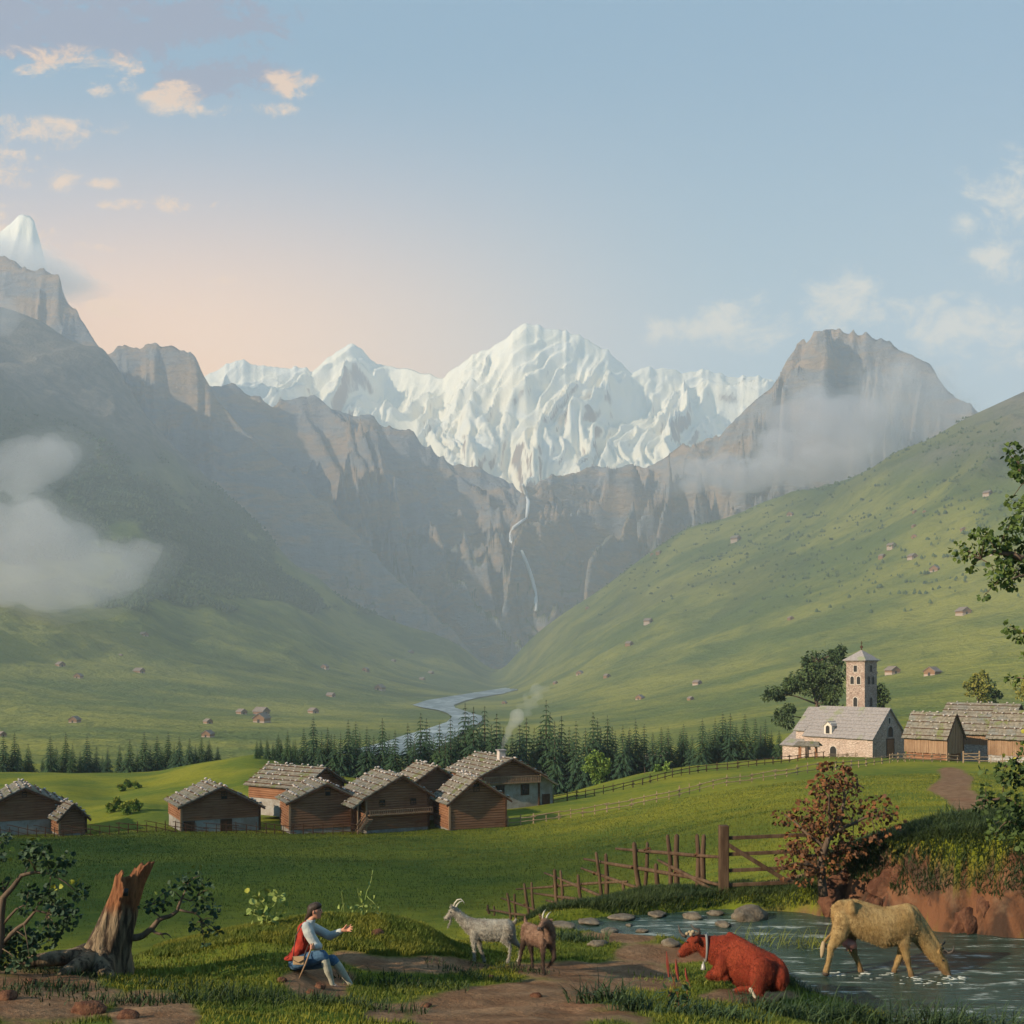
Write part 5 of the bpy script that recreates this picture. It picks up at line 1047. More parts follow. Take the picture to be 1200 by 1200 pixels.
fence('long rail fence crossing the sunny meadow from the log barn to the plank barns', [(595, 965), (655, 969), (697, 967), (740, 959), (784, 952), (820, 945), (867, 935), (922, 934), (970, 925), (1015, 915), (1061, 908), (1092, 905), (1122, 902)], 'pale_post_wood', ypts=[129, 130, 131, 132, 133, 135, 137, 139, 143, 149, 154, 156, 158])
fence('short rail fence left of the barn gate by the church gable', [(1046, 900), (1066, 897)], 'pale_post_wood', ypts=[162, 163], gap=1.2)
fence('short rail fence running right from the barn gate to the picture edge', [(1148, 905), (1215, 906)], 'pale_post_wood', ypts=[158, 157], gap=1.6)
fence('slanted stake fence between the left barns and the lone barn', [(-20, 975), (95, 977), (205, 977)], 'dark_wood', ph=1.15, gap=1.0, pw_=0.1, thick=0.045, slant=0.7, ypts=[122, 122, 123], span=3)
fence('slanted stake fence before the lone barn and the village cluster', [(206, 977), (312, 977), (332, 975), (425, 974)], 'dark_wood', ph=1.15, gap=1.15, pw_=0.1, thick=0.045, slant=0.5, ypts=[123, 124, 124, 124.5], span=3)
fence('short rail fence before the church door side', [(972, 889), (1003, 891)], 'pale_post_wood', ypts=[176, 177], gap=1.8, ph=0.8)
gt = at(1129, 158); gate2 = thing('field_gate', 'small pale field gate closing the lane by the plank barns', 'gate', gt)
for x in (0, 2.3): m_ = MB(); m_.tube([(x, 0, -0.4), (x, 0, 1.7)], 0.12, 6); m_.build('post', 'pale_post_wood', gate2)
for z in (0.45, 0.85, 1.3): m_ = MB(); m_.box(0, 2.3, -0.15, -0.08, z, z + 0.12); m_.build('rail', 'pale_post_wood', gate2)
m_ = MB(); m_.beam((0.1, -0.18, 1.3), (2.2, -0.18, 0.5), 0.06, 0.1); m_.build('brace', 'pale_post_wood', gate2)

# the near fence of stakes and poles, and the big gate
NY = lambda px: float(np.interp(px, [560, 572, 600, 650, 690, 740, 790, 845, 950], [56, 53, 46, 38, 34, 30.5, 28.3, 26.0, 25.9]))
nf = thing('stake_fence', 'rough fence of crossed stakes and long poles running down to the left from the gate', 'fence', at(845, 26.0)); o0 = nf.location.copy()
Z6 = lambda x, y: (560 + x / 4, 930 + y / 4)
for xt, yt, xb, yb in [(10, 570, 15, 640), (45, 525, 60, 640), (75, 530, 78, 640), (138, 470, 158, 600), (172, 475, 178, 600), (218, 425, 245, 595), (252, 420, 265, 575), (360, 360, 378, 550), (388, 365, 403, 555), (470, 385, 495, 550), (555, 280, 590, 525), (600, 288, 610, 510), (680, 430, 695, 505), (733, 235, 765, 500), (795, 235, 783, 495), (835, 335, 852, 490), (890, 200, 913, 500), (933, 198, 937, 500), (1028, 198, 1035, 490), (1060, 200, 1058, 485)]:
    a, b = Z6(xt, yt), Z6(xb, yb); Y = NY(b[0]); tp = P(a[0], a[1], Y) - o0; g = at(b[0], Y); bt = Vector((g.x, g.y, g.z - 0.25)) - o0; r_ = 0.062 * rfn.uniform(0.85, 1.15) * (1.15 if xt > 880 else 1)
    q = MB(); q.tube([bt, bt.lerp(tp, .3) + Vector((rfn.uniform(-.02, .02), 0, 0)), bt.lerp(tp, .65) + Vector((rfn.uniform(-.03, .03), 0, 0)), tp, tp + (tp - bt).normalized() * 0.05], [r_ * 1.15, r_, r_ * .95, r_ * .8, r_ * .25], 7, jit=.12, rnd=rfn); q.build('stake', 'post_wood', nf, smooth=True)
for x0, y0, x1, y1 in [(648, 258, 1140, 298), (498, 306, 1010, 395), (485, 350, 830, 475), (845, 312, 1150, 475), (312, 372, 640, 505), (180, 448, 700, 412), (265, 468, 600, 510), (110, 490, 360, 580), (40, 545, 260, 575), (940, 375, 1140, 430), (320, 500, 480, 545)]:
    a, b = Z6(x0, y0), Z6(x1, y1); Ya, Yb = NY(a[0]) - .12, NY(b[0]) - .12; A = P(a[0], a[1], Ya) - o0; B = P(b[0], b[1], Yb) - o0; r_ = 0.046 * rfn.uniform(.85, 1.2)
    q = MB(); mids = []
    for f in (0.25, .5, .75): 
        px_ = a[0] + (b[0] - a[0]) * f; py_ = a[1] + (b[1] - a[1]) * f; mids.append(P(px_, py_, NY(px_) - .12) - o0 + Vector((0, 0, rfn.uniform(-.02, .02))))
    q.tube([A] + mids + [B], [r_ * .7, r_, r_ * 1.1, r_, r_ * .8], 7, jit=.1, rnd=rfn); q.build('pole', 'post_wood', nf, smooth=True)
for x, y in [(795, 265), (1035, 288), (555, 375), (735, 345), (937, 370), (365, 430), (225, 520)]:
    a = Z6(x, y); c = P(a[0], a[1], NY(a[0]) - 0.06) - o0; q = MB()
    q.tube([c + Vector((math.cos(t_) * .09, math.sin(t_) * .13, .05 * math.sin(t_ * 2))) for t_ in np.linspace(0, 6.0, 10)], .022, 5); q.build('binding', 'dark_wood', nf, smooth=True)
gY = 25.9; gr = at(852, gY); g_ = thing('field_gate', 'big weathered field gate of five bars with a thick left post, above the stream', 'gate', gr)
def gx(px, py, dy=0.0): v = P(px, py, gY) - gr; v.y += dy; return v
q = MB(); a = gx(846.5, 967); b = gx(848, 1056); q.box(-0.11, 0.11, -0.11, 0.11, b.z - .3, a.z, Matrix.Translation((b.x, 0, 0))); q.build('post', 'post_wood', g_, bevel=.02)
q = MB(); a = gx(949, 1002); b = gx(950, 1056); q.box(-0.13, 0.13, -0.12, 0.12, b.z - .3, a.z, Matrix.Translation((b.x, 0, 0))); q.build('post', 'post_wood', g_, bevel=.02)
for y0, y1 in ((982, 978), (1001, 997), (1020, 1016), (1037, 1033), (1051, 1046)): q = MB(); q.beam(gx(852, y0, -.02), gx(948, y1, -.02), .05, .085); q.build('bar', 'post_wood', g_, bevel=.01)
q = MB(); q.beam(gx(852, 989, -.08), gx(938, 1042, -.08), .05, .10); q.build('brace', 'post_wood', g_, bevel=.01)
# distant woods on the slopes: trees nobody could count
rgw = np.random.default_rng(3); jj, ii = np.where(((woodm > 0.5) | (rgw.random(woodm.shape) < speck * .16)) & (rockm < 0.5) & (YY > 900) & (YY < 4700) & (PX > -80) & (PX < 1290))
wgt_ = (YY[jj, ii]) ** 0.4; pick = rgw.choice(len(jj), 15000, p=wgt_ / wgt_.sum()); jj, ii = jj[pick], ii[pick]
szf = np.where(woodm[jj, ii] > .5, 1.0, .62)
tx, ty, tz = XX[jj, ii] + rgw.uniform(-8, 8, 15000), YY[jj, ii] + rgw.uniform(-8, 8, 15000), ZZ[jj, ii]
hh = rgw.uniform(6, 13, 15000) * szf; rr_ = hh * rgw.uniform(.30, .50, 15000); V = [np.stack([tx, ty, tz + hh], 1)]
for lev, sc_ in ((.55, .75), (.12, 1.0)):
    for a in range(5): ang = a * 1.2566 + rgw.uniform(0, .6, 15000); V.append(np.stack([tx + rr_ * sc_ * np.cos(ang), ty + rr_ * sc_ * np.sin(ang), tz + hh * lev], 1))
V = np.stack(V, 1).reshape(-1, 3); b = np.arange(15000)[:, None] * 11; FT = []
for a in range(5): c = (a + 1) % 5; FT += [[0, 1 + a, 1 + c], [1 + a, 6 + a, 6 + c], [1 + a, 6 + c, 1 + c]]
FT = (b[:, None, :] * 0 + b[:, :, None] + np.array(FT)[None]).reshape(-1, 3)
leafmat('far_wood', (0.045, 0.078, 0.03), (0.08, 0.115, 0.04), sc=0.01)
fw = mesh_np('forest', V, FT.astype(np.int32), MATS['far_wood']); tag(fw, 'far woods covering the upper valley slopes', 'woods', kind='stuff')
# an added cloud out of view behind the camera, shaped to shade the village meadow
def added_shade_cloud(label, cx, cy, rx, ry, gz, seed, dist=2300):
    rnd = random.Random(seed); mb = MB()
    for i in range(46):
        a = rnd.uniform(0, 6.283); r = math.sqrt(rnd.random()); s_ = rnd.uniform(.16, .34)
        sph_cap(mb, [(Vector((rx * r * math.cos(a), ry * r * math.sin(a), rnd.uniform(-3, 3))), (rx * s_, ry * s_ * .9, 6))], 10)
    o = skin('cloud', mb, 2.5, 'added_cloud_white', None, 2, .5); o.location = Vector((cx, cy, gz)) + sun_vec * dist; tag(o, label, 'cloud')  # unseen blocker, added only for the shadow it casts
mat('added_cloud_white', lambda kk: ((.8, .8, .8),), 1.0, 0.0)
added_shade_cloud('unseen cloud added behind the viewer to shade the village meadow', -62, 74, 66, 38, -15, 5)
# ------------------------------------------------------------------ foreground plants, stump, stones
def px_plant(name, label, cat, rootpx, Y, stems, clusters, leaf, per, m_, seed, group=None, tips=(), tipm='yellow_leaves', bark='bark', depth=1.0, hang=0.25, width=0.42, root=None, round_=True, n_leaf='leaves'):
    """stems: (list of photo points, start radius, end radius) in metres; clusters: (px, py, radius in px, weight)"""
    g = root or at(rootpx, Y); r = random.Random(seed); rg_ = np.random.default_rng(seed); t = thing(name, label, cat, g, 0, group); sc_ = Y / F
    depths = {}
    tb = MB()
    for i, (pts, r0, r1) in enumerate(stems):
        dy = 0.0 if i == 0 else r.uniform(-.25, .25) * depth; q = []
        for j, p in enumerate(pts):
            f = j / (len(pts) - 1); v = P(p[0], p[1], Y) - g; v.y += dy * f; q.append(v)
        rad = [r0 + (r1 - r0) * j / (len(q) - 1) for j in range(len(q))]
        # smooth the bends
        q2, ra2 = [q[0]], [rad[0]]
        for j in range(1, len(q)): q2 += [q[j - 1].lerp(q[j], .5) + Vector((r.uniform(-1, 1), 0, r.uniform(-1, 1))) * 0.6 * sc_, q[j]]; ra2 += [(rad[j - 1] + rad[j]) / 2, rad[j]]
        tb.tube(q2, ra2, 7)
    bl, allq = [], [Vector(v) for v in []]
    for (px, py, rp, wgt) in clusters:
        c = P(px, py, Y) - g; c.y += r.uniform(-.3, .3) * depth; bl.append((c, (rp * sc_, rp * sc_ * 1.1, rp * sc_ * .85), wgt * rp * rp / 60.0))
        if r.random() < .8 and stems:
            near_ = min((P(p[0], p[1], Y) - g for s_ in stems for p in s_[0]), key=lambda v: (v - c).length)
            tb.tube([near_, near_.lerp(c, .5) + Vector((0, 0, .02)), c], [.008 * Y / 14, .006 * Y / 14, .003 * Y / 14], 5)
    tb.build('stem', bark, t, smooth=True)
    C, D = cluster_pts(bl, per, rg_)
    leaves_mesh(n_leaf, C, D, rg_.uniform(.7, 1.25, len(C)) * leaf, m_, t, seed=seed, hang=hang, width=width, round_=round_, fold=.18)
    if tips:
        C, D = cluster_pts([(P(px, py, Y - .25) - g, rp * sc_, rp * rp / 12) for px, py, rp in tips], 1.0, rg_); D[:, 2] = np.abs(D[:, 2]); D[:, 1] -= .6
        leaves_mesh('young_or_lit_leaves', C, D, rg_.uniform(.8, 1.2, len(C)) * leaf, tipm, t, seed=seed + 1, round_=True)
    return t
px_plant('bush', 'dark round-leaved bush with bare twigs and yellow tips at the left edge', 'bush', -8, 13.6,
    [([(-8, 1150), (0, 1110), (1, 1075), (4, 1052), (15, 1040), (25, 1026), (42, 1022), (60, 1024)], .06, .012), ([(0, 1108), (18, 1090), (28, 1083), (40, 1068), (55, 1072)], .035, .01), ([(14, 1042), (20, 1030), (23, 1021)], .02, .006), ([(3, 1060), (4, 1042), (9, 1030)], .02, .006), ([(0, 1070), (-10, 1030), (-5, 1000)], .03, .01), ([(2, 1085), (20, 1065), (30, 1060)], .02, .008)],
    [(0, 985, 9, 1), (8, 1000, 8, 1), (-8, 1005, 12, 1), (45, 990, 9, 1), (60, 995, 9, 1), (75, 1008, 9, 1), (70, 1018, 8, 1), (36, 1004, 9, 1), (54, 1006, 9, 1), (62, 1012, 7, 1), (26, 1004, 6, 1), (35, 1045, 9, 1), (25, 1055, 8, 1), (46, 1055, 9, 1), (55, 1045, 8, 1), (70, 1055, 9, 1), (85, 1050, 9, 1), (95, 1047, 7, 1), (80, 1062, 9, 1), (94, 1070, 8, 1), (90, 1080, 6, 1), (60, 1068, 9, 1), (60, 1085, 8, 1), (74, 1083, 8, 1), (67, 1098, 7, 1), (75, 1093, 5, 1), (36, 1062, 7, 1), (10, 1112, 14, 1.3), (27, 1103, 10, 1.3), (38, 1108, 9, 1.3), (45, 1112, 6, 1), (12, 1128, 12, 1.3), (-6, 1105, 14, 1), (32, 1122, 8, 1.2), (0, 1035, 7, .8)],
    .064, 26, 'blue_green_leaves', 61, tips=[(36, 983, 5), (47, 984, 4), (20, 998, 5), (28, 1000, 4), (18, 1006, 4), (46, 998, 4), (60, 1038, 5), (67, 1041, 5), (88, 1033, 5), (95, 1037, 4), (80, 1038, 4)])
# the broken stump with its living bough
Ys = 14.7; sg = at(118, Ys); stp = thing('tree_stump', 'leaning broken tree stump with splintered orange top and sprawling roots', 'stump', sg)
def f_stump(kk):
    p = opos(kk); z = kk.n('ShaderNodeSeparateXYZ', {0: p}).outputs[2]
    q = kk.scale(p, (1, 1, 0.16), rot=(0, -0.45, 0)); n1 = kk.noise(q, 9, 5, .65, .3); n2 = kk.noise(q, 26, 4, .6)
    bk = kk.mix(kk.ss(n1, .38, .6), (.05, .035, .025), (.24, .175, .11)); wd = kk.mix(kk.ss(n1, .35, .65), (.13, .048, .024), (.28, .125, .058)); wd = kk.mix(kk.m('MULTIPLY', kk.ss(n2, .5, .7), .5), wd, (.10, .045, .025))
    f = kk.ss(kk.m('ADD', z, kk.m('MULTIPLY', kk.m('SUBTRACT', kk.noise(p, 3.0, 3), .5), .5)), .80, .98)
    return kk.mix(f, bk, wd), kk.m('ADD', n1, kk.m('MULTIPLY', n2, .4)), 1.0, .05
mat('stump_wood', f_stump, .9, .1)
def px3(px, py, Y, g): return P(px, py, Y) - g
ax = [(114, 1150, 34), (120, 1130, 31), (127, 1108, 26), (136, 1085, 21), (143, 1060, 17.5), (150, 1040, 17), (156, 1022, 17.5)]
nS = 44; sv_, sf_ = [], []; rk_ = random.Random(12); rings = 30
topj = []
for k_ in range(nS):
    a = 2 * math.pi * k_ / nS; b = 0.55 * math.cos(a - 0.1) + .25 * math.cos(a * 3 + 1) + .3 * abs(math.sin(a * 5 + .5)) - (.9 if abs(((a - 2.2 + math.pi) % (2 * math.pi)) - math.pi) < .28 else 0)
    topj.append(b * 0.13 + rk_.uniform(-.035, .035))
for i in range(rings):
    f = i / (rings - 1) * (len(ax) - 1); a0 = ax[min(int(f), len(ax) - 2)]; a1 = ax[min(int(f), len(ax) - 2) + 1]; u = f - min(int(f), len(ax) - 2)
    c = px3(a0[0] + (a1[0] - a0[0]) * u, a0[1] + (a1[1] - a0[1]) * u, Ys, sg); r = (a0[2] + (a1[2] - a0[2]) * u) / F * Ys
    for k_ in range(nS):
        a = 2 * math.pi * k_ / nS; fl = 1 + .07 * math.sin(a * 7 + i * .25) + .05 * math.sin(a * 13 - i * .2) + .30 * max(0, 1 - i / 8.0) * max(0, math.cos(a * 2.5 + .8))
        p = c + Vector((math.cos(a) * r * fl, math.sin(a) * r * fl, 0)); h = max(0, (i - rings * .72) / (rings * .28)); p += Vector((.42, 0, .9)) * (topj[k_] * h * 1.5); sv_.append(p)
# the hollow inside
for i in range(6):
    for k_ in range(nS):
        p = sv_[(rings - 1) * nS + k_]; c = px3(156, 1022, Ys, sg); d = Vector((p.x - c.x, p.y - c.y, 0)); q = Vector((c.x + d.x * (.86 - .05 * i), c.y + d.y * (.86 - .05 * i), p.z)) + Vector((-.42, 0, -.9)) * (.02 + .10 * i + max(0, topj[k_]) * .5 * i / 5); sv_.append(q)
for i in range(rings + 5):
    for k_ in range(nS): a = i * nS + k_; b = i * nS + (k_ + 1) % nS; sf_.append((a, b, b + nS, a + nS))
sf_.append(tuple((rings + 5) * nS + k_ for k_ in range(nS)))
tk = mesh_np('trunk', np.array([tuple(v) for v in sv_]), sf_, MATS['stump_wood'], stp, smooth=True)
for pts in ([(105, 1118, 14, 0), (88, 1122, 11, -.25), (65, 1123, 9, -.4), (40, 1126, 8, -.5), (10, 1136, 6, -.6), (-20, 1146, 5, -.7)], [(108, 1122, 12, -.2), (95, 1130, 9, -.5), (78, 1138, 6, -.75), (66, 1146, 3, -.85)], [(122, 1118, 15, -.15), (120, 1138, 12, -.4), (125, 1150, 10, -.55), (140, 1159, 8, -.65), (158, 1160, 6, -.7), (176, 1158, 3, -.7)], [(130, 1120, 13, .1), (142, 1128, 9, .3), (155, 1138, 5, .4)]):
    q = MB(); q.tube([px3(a, b, Ys + d, sg) for a, b, r, d in pts], [r / F * Ys for a, b, r, d in pts], 9, jit=.12, rnd=rk_); q.build('root', 'stump_wood', stp, smooth=True)
kn = MB(); kn.tube([px3(147, 1050, Ys - .28, sg), px3(148, 1041, Ys - .26, sg)], [.035, .03], 8); kn.build('knot_hole', 'dark_opening', stp, smooth=True)
px_plant('bough', 'thin leafy bough growing out of the side of the broken stump', 'branch', 150, Ys,
    [([(147, 1097), (158, 1099), (168, 1096), (178, 1088), (186, 1078), (198, 1074), (208, 1067), (212, 1055), (217, 1045), (220, 1035)], .055, .008), ([(178, 1090), (188, 1094), (197, 1093), (203, 1097)], .022, .005), ([(188, 1093), (194, 1099)], .01, .004), ([(210, 1066), (222, 1070), (228, 1072), (235, 1080)], .018, .006), ([(212, 1052), (222, 1056), (232, 1050)], .012, .005), ([(190, 1077), (182, 1068), (178, 1060)], .012, .005)],
    [(200, 1042, 7, 1), (192, 1046, 5, 1), (215, 1035, 7, 1), (226, 1038, 7, 1), (232, 1045, 7, 1), (238, 1036, 7, 1), (247, 1040, 6, 1), (222, 1027, 6, 1), (236, 1025, 6, 1), (180, 1060, 8, 1), (172, 1062, 6, 1), (192, 1058, 7, 1), (205, 1060, 5, 1), (185, 1068, 5, 1), (228, 1060, 6, 1), (243, 1062, 8, 1), (254, 1062, 6, 1), (232, 1068, 6, 1), (250, 1075, 7, 1), (228, 1085, 7, 1), (238, 1088, 6, 1), (250, 1092, 7, 1), (256, 1090, 5, 1), (243, 1103, 5, 1)],
    .062, 20, 'blue_green_leaves', 62, tips=[(210, 1022, 5), (220, 1023, 4), (231, 1017, 5), (241, 1013, 4), (176, 1054, 4), (184, 1051, 4)], tipm='fresh_leaves', root=px3(147, 1097, Ys, Vector((0, 0, 0))), depth=.5)
# shrub on the right cut bank
px_plant('bush', 'russet and dark brown leaved shrub growing from the earth bank beside the field gate', 'bush', 965, 24.2,
    [([(965, 1050), (963, 1028), (962, 1010), (970, 985), (985, 962), (990, 935), (985, 912)], .11, .015), ([(963, 1020), (945, 1012), (930, 1010), (915, 1012)], .06, .012), ([(968, 995), (950, 980), (935, 965), (925, 958)], .05, .01), ([(978, 975), (1000, 965), (1020, 955), (1040, 958)], .05, .01), ([(975, 975), (968, 950), (965, 928)], .04, .01)],
    [(975, 907, 20, 1), (958, 922, 14, 1), (990, 912, 13, 1), (1008, 925, 12, .8), (975, 930, 17, .8), (942, 952, 20, 1), (925, 962, 13, .9), (965, 960, 22, .9), (1000, 955, 22, .9), (1028, 946, 18, .9), (1046, 962, 9, .8), (1020, 972, 16, .8), (980, 985, 25, 1), (950, 990, 24, 1), (925, 1000, 18, 1), (910, 1016, 10, .8), (935, 1022, 12, .9), (960, 1012, 16, .9), (1000, 990, 16, .9), (988, 1002, 14, .9)],
    .09, 22, 'russet_leaves', 63, depth=2.2, hang=.6)
# oak at the right, its stem outside the frame
px_plant('oak_tree', 'oak whose boughs of small dark green leaves reach in over the right edge', 'tree', 1300, 12.5,
    [([(1300, 1130), (1296, 1000), (1290, 850), (1285, 700), (1275, 560), (1265, 430)], .26, .08), ([(1285, 690), (1250, 672), (1215, 660), (1190, 648), (1170, 645), (1150, 655)], .07, .008), ([(1215, 660), (1195, 675), (1175, 680)], .02, .006), ([(1280, 620), (1240, 580), (1210, 555), (1195, 545)], .05, .008), ([(1284, 780), (1240, 760), (1210, 745), (1195, 742)], .04, .008), ([(1288, 880), (1250, 800), (1215, 790), (1200, 795)], .04, .008)],
    [(1196, 519, 7, 1), (1187, 532, 6, 1), (1182, 546, 6, 1), (1196, 548, 8, 1), (1192, 562, 6, 1), (1196, 582, 6, 1), (1200, 598, 7, 1), (1132, 640, 8, 1), (1144, 630, 9, 1), (1158, 622, 9, 1), (1174, 618, 9, 1), (1190, 624, 10, 1), (1202, 640, 12, 1), (1148, 644, 9, 1), (1162, 640, 9, 1), (1132, 652, 6, 1), (1178, 636, 10, 1.2), (1188, 650, 11, 1.3), (1198, 664, 11, 1.2), (1172, 664, 9, 1), (1155, 670, 9, 1), (1164, 685, 8, 1), (1178, 678, 10, 1.1), (1150, 662, 6, 1), (1190, 684, 8, 1), (1166, 696, 5, 1), (1188, 735, 7, 1), (1197, 745, 9, 1), (1200, 770, 8, .8), (1200, 797, 7, .9), (1215, 600, 25, .8), (1225, 660, 28, .8), (1225, 540, 25, .8), (1225, 740, 22, .8), (1230, 800, 25, .7)],
    .054, 30, 'oak_leaves', 64, depth=1.0, hang=.45, tips=[(1190, 733, 4), (1197, 738, 5)])
px_plant('bush', 'dark shrub with a few leaves tinted yellow for sunlight, standing by the lane at the right edge', 'bush', 1235, 14.0,
    [([(1240, 1060), (1230, 1000), (1215, 965), (1195, 945), (1175, 935), (1155, 938)], .07, .008), ([(1230, 1000), (1220, 940), (1205, 905), (1190, 890)], .05, .008), ([(1222, 980), (1200, 968), (1180, 962)], .03, .006)],
    [(1176, 903, 9, 1), (1190, 893, 10, 1), (1186, 915, 10, 1), (1202, 910, 13, 1), (1160, 925, 6, .8), (1150, 938, 7, 1), (1165, 938, 10, 1), (1180, 935, 11, 1), (1195, 940, 12, 1), (1168, 952, 9, 1), (1190, 962, 10, 1), (1205, 960, 12, 1), (1176, 968, 8, .9), (1157, 950, 6, .8), (1195, 982, 14, 1), (1215, 930, 15, 1), (1170, 980, 8, .8), (1195, 875, 7, .7), (1172, 912, 6, 1), (1160, 905, 5, .8)],
    .06, 30, 'dark_leaves', 65, depth=.8, hang=.4, tips=[(1195, 872, 6), (1190, 884, 6), (1185, 892, 5), (1198, 862, 4), (1178, 888, 4)])  # the yellow tips put the sunlit top into the leaf colour
# weeds on the knoll
px_plant('weed', 'yellowish broad-leaved weed on the knoll behind the seated man', 'plant', 315, 17.6, [([(313, 1082), (315, 1068), (308, 1058), (302, 1052)], .015, .006), ([(314, 1070), (322, 1060), (325, 1050)], .012, .005), ([(312, 1076), (298, 1070)], .01, .005)],
    [(296, 1050, 5, 1), (303, 1054, 6, 1), (318, 1048, 5, 1), (324, 1052, 6, 1), (311, 1062, 6, 1), (298, 1066, 6, 1), (295, 1075, 6, 1), (305, 1074, 7, 1), (318, 1072, 6, 1), (328, 1070, 6, 1), (310, 1080, 7, 1), (333, 1055, 4, 1), (325, 1078, 5, 1)], .10, 10, 'fresh_leaves', 66, bark='fresh_leaves', depth=.4, tips=[(292, 1047, 4), (316, 1045, 4), (330, 1055, 4)])
px_plant('weed', 'tall thin weed with pods standing on the knoll crest right of the man', 'plant', 428, 18.1, [([(424, 1076), (426, 1060), (430, 1045), (435, 1032), (437, 1020)], .013, .004), ([(427, 1062), (421, 1050), (420, 1040)], .009, .003), ([(430, 1050), (436, 1055), (443, 1062)], .009, .003), ([(404, 1076), (403, 1060), (401, 1044)], .009, .003)],
    [(437, 1024, 2.5, 1), (434, 1038, 4, 1), (420, 1047, 4, 1), (438, 1048, 3, 1), (426, 1060, 5, 1), (443, 1060, 5, 1), (418, 1066, 6, 1), (430, 1070, 6, 1), (447, 1070, 4, 1), (402, 1050, 3, 1), (405, 1062, 4, 1), (400, 1068, 5, 1), (409, 1072, 5, 1)], .085, 10, 'fresh_leaves', 67, bark='fresh_leaves', depth=.4, width=.3)
px_plant('weed', 'red-spiked leafy plant standing in the lower middle before the red cow', 'plant', 797, 14.0, [([(800, 1215), (797, 1190), (794, 1165), (788, 1145), (783, 1128)], .012, .004), ([(797, 1190), (806, 1172), (806, 1150)], .009, .003), ([(796, 1180), (786, 1165), (793, 1140)], .009, .003)],
    [(790, 1152, 5, 1), (800, 1152, 5, 1), (808, 1155, 4, 1), (784, 1162, 6, 1), (797, 1164, 7, 1), (808, 1168, 6, 1), (782, 1172, 7, 1), (796, 1176, 8, 1), (809, 1178, 6, 1), (786, 1186, 8, 1), (800, 1188, 8, 1), (812, 1192, 7, 1), (780, 1194, 7, 1)], .11, 7, 'blue_green_leaves', 68, bark='russet_leaves', depth=.4, width=.22, hang=.1)
sp = MB()
o68 = [o for o in COL.objects if o.get('label', '').startswith('red-spiked')][0]
for px, py0, py1 in ((782, 1145, 1115), (793, 1148, 1124), (804, 1150, 1134)):
    q = MB(); q.tube([P(px + 2, py0, 13.9) - o68.location, P(px, (py0 + py1) / 2, 13.9) - o68.location, P(px - 1, py1, 13.9) - o68.location], [.012, .02, .004], 7, jit=.3, rnd=rk_); q.build('flower_spike', 'red_flower' if 'red_flower' in MATS else mat('red_flower', lambda kk: ((.22, .045, .03),)), o68)

# grass blades ------------------------------------------------------------------
def blades(name, B, H, lean, wdt, m_, seed, parent=None, nseg=3):
    """B bases, H heights, lean sideways reach (fraction), drooping blades"""
    rg_ = np.random.default_rng(seed); n = len(B); a = rg_.uniform(0, 2 * np.pi, n); d = np.stack([np.cos(a), np.sin(a), np.zeros(n)], 1); s_ = np.stack([-np.sin(a + .6), np.cos(a + .6), np.zeros(n)], 1)
    lean = lean * rg_.uniform(.2, 1.3, n); V = []
    for i in range(nseg + 1):
        f = i / nseg; c = B + d * (H * lean * f ** 1.7)[:, None]; c[:, 2] += H * (f - .55 * np.clip(lean, 0, 1.6) * f ** 2.4); w_ = (wdt * (1 - f) ** .7 * (1 if i else .8))[:, None]
        if i < nseg: V += [c - s_ * w_, c + s_ * w_]
        else: V += [c]
    V = np.stack(V, 1).reshape(-1, 3); m2 = 2 * nseg + 1; b = np.arange(n)[:, None] * m2; T = []
    for i in range(nseg - 1): T += [[2 * i, 2 * i + 1, 2 * i + 3], [2 * i, 2 * i + 3, 2 * i + 2]]
    T += [[2 * nseg - 2, 2 * nseg - 1, 2 * nseg]]
    Fq = (b[:, :, None] + np.array(T)[None]).reshape(-1, 3)
    return mesh_np(name, V, Fq.astype(np.int32), MATS[m_], parent)
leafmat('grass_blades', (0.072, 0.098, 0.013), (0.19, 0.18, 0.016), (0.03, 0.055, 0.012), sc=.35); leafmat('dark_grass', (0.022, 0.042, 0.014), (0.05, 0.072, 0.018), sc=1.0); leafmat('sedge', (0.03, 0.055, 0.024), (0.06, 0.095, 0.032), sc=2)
leafmat('gold_grass', (0.10, 0.135, 0.018), (0.21, 0.20, 0.025), (0.06, 0.09, 0.016), sc=1.2)
rgg = np.random.default_rng(11)
def sample(n, pxr, Yr, keep):
    px = rgg.uniform(pxr[0], pxr[1], n); Y = np.sqrt(rgg.uniform(Yr[0] ** 2, Yr[1] ** 2, n))
    ci = (px - GPX[0]) / (GPX[1] - GPX[0]); rj = np.interp(np.log(Y), lnr, np.arange(len(lnr))); a = ci.astype(int); b = rj.astype(int); fa = ci - a; fb = rj - b
    def g(A): return (A[b, a] * (1 - fa) + A[b, a + 1] * fa) * (1 - fb) + (A[b + 1, a] * (1 - fa) + A[b + 1, a + 1] * fa) * fb
    z = g(ZZ); d = g(dirt); k_ = keep(px, Y, z, d); return np.stack([(px - 600) / F * Y, Y, z], 1)[k_], px[k_], Y[k_], d[k_]
wet = lambda px, Y: (Y > FE(px) - .15) & (Y < BE(px) + .1) & (px > 640)
patchy = lambda px, Y: fbm((px - 600) / F * Y / .5, Y / .5, 3, 91)
B, px, Y, d = sample(230000, (-60, 1260), (10.5, 27), lambda px, Y, z, d: (d < .35 + .2 * patchy(px, Y)) & ~wet(px, Y) & ~((px > 965) & (Y > 20)))
H = rgg.uniform(.035, .085, len(B)) * (1 + .5 * patchy(px, Y)); o = blades('grass', B, H, .5, np.full(len(B), .0065), 'grass_blades', 1); tag(o, 'short mossy grass covering the knoll and the banks', 'grass', kind='stuff')
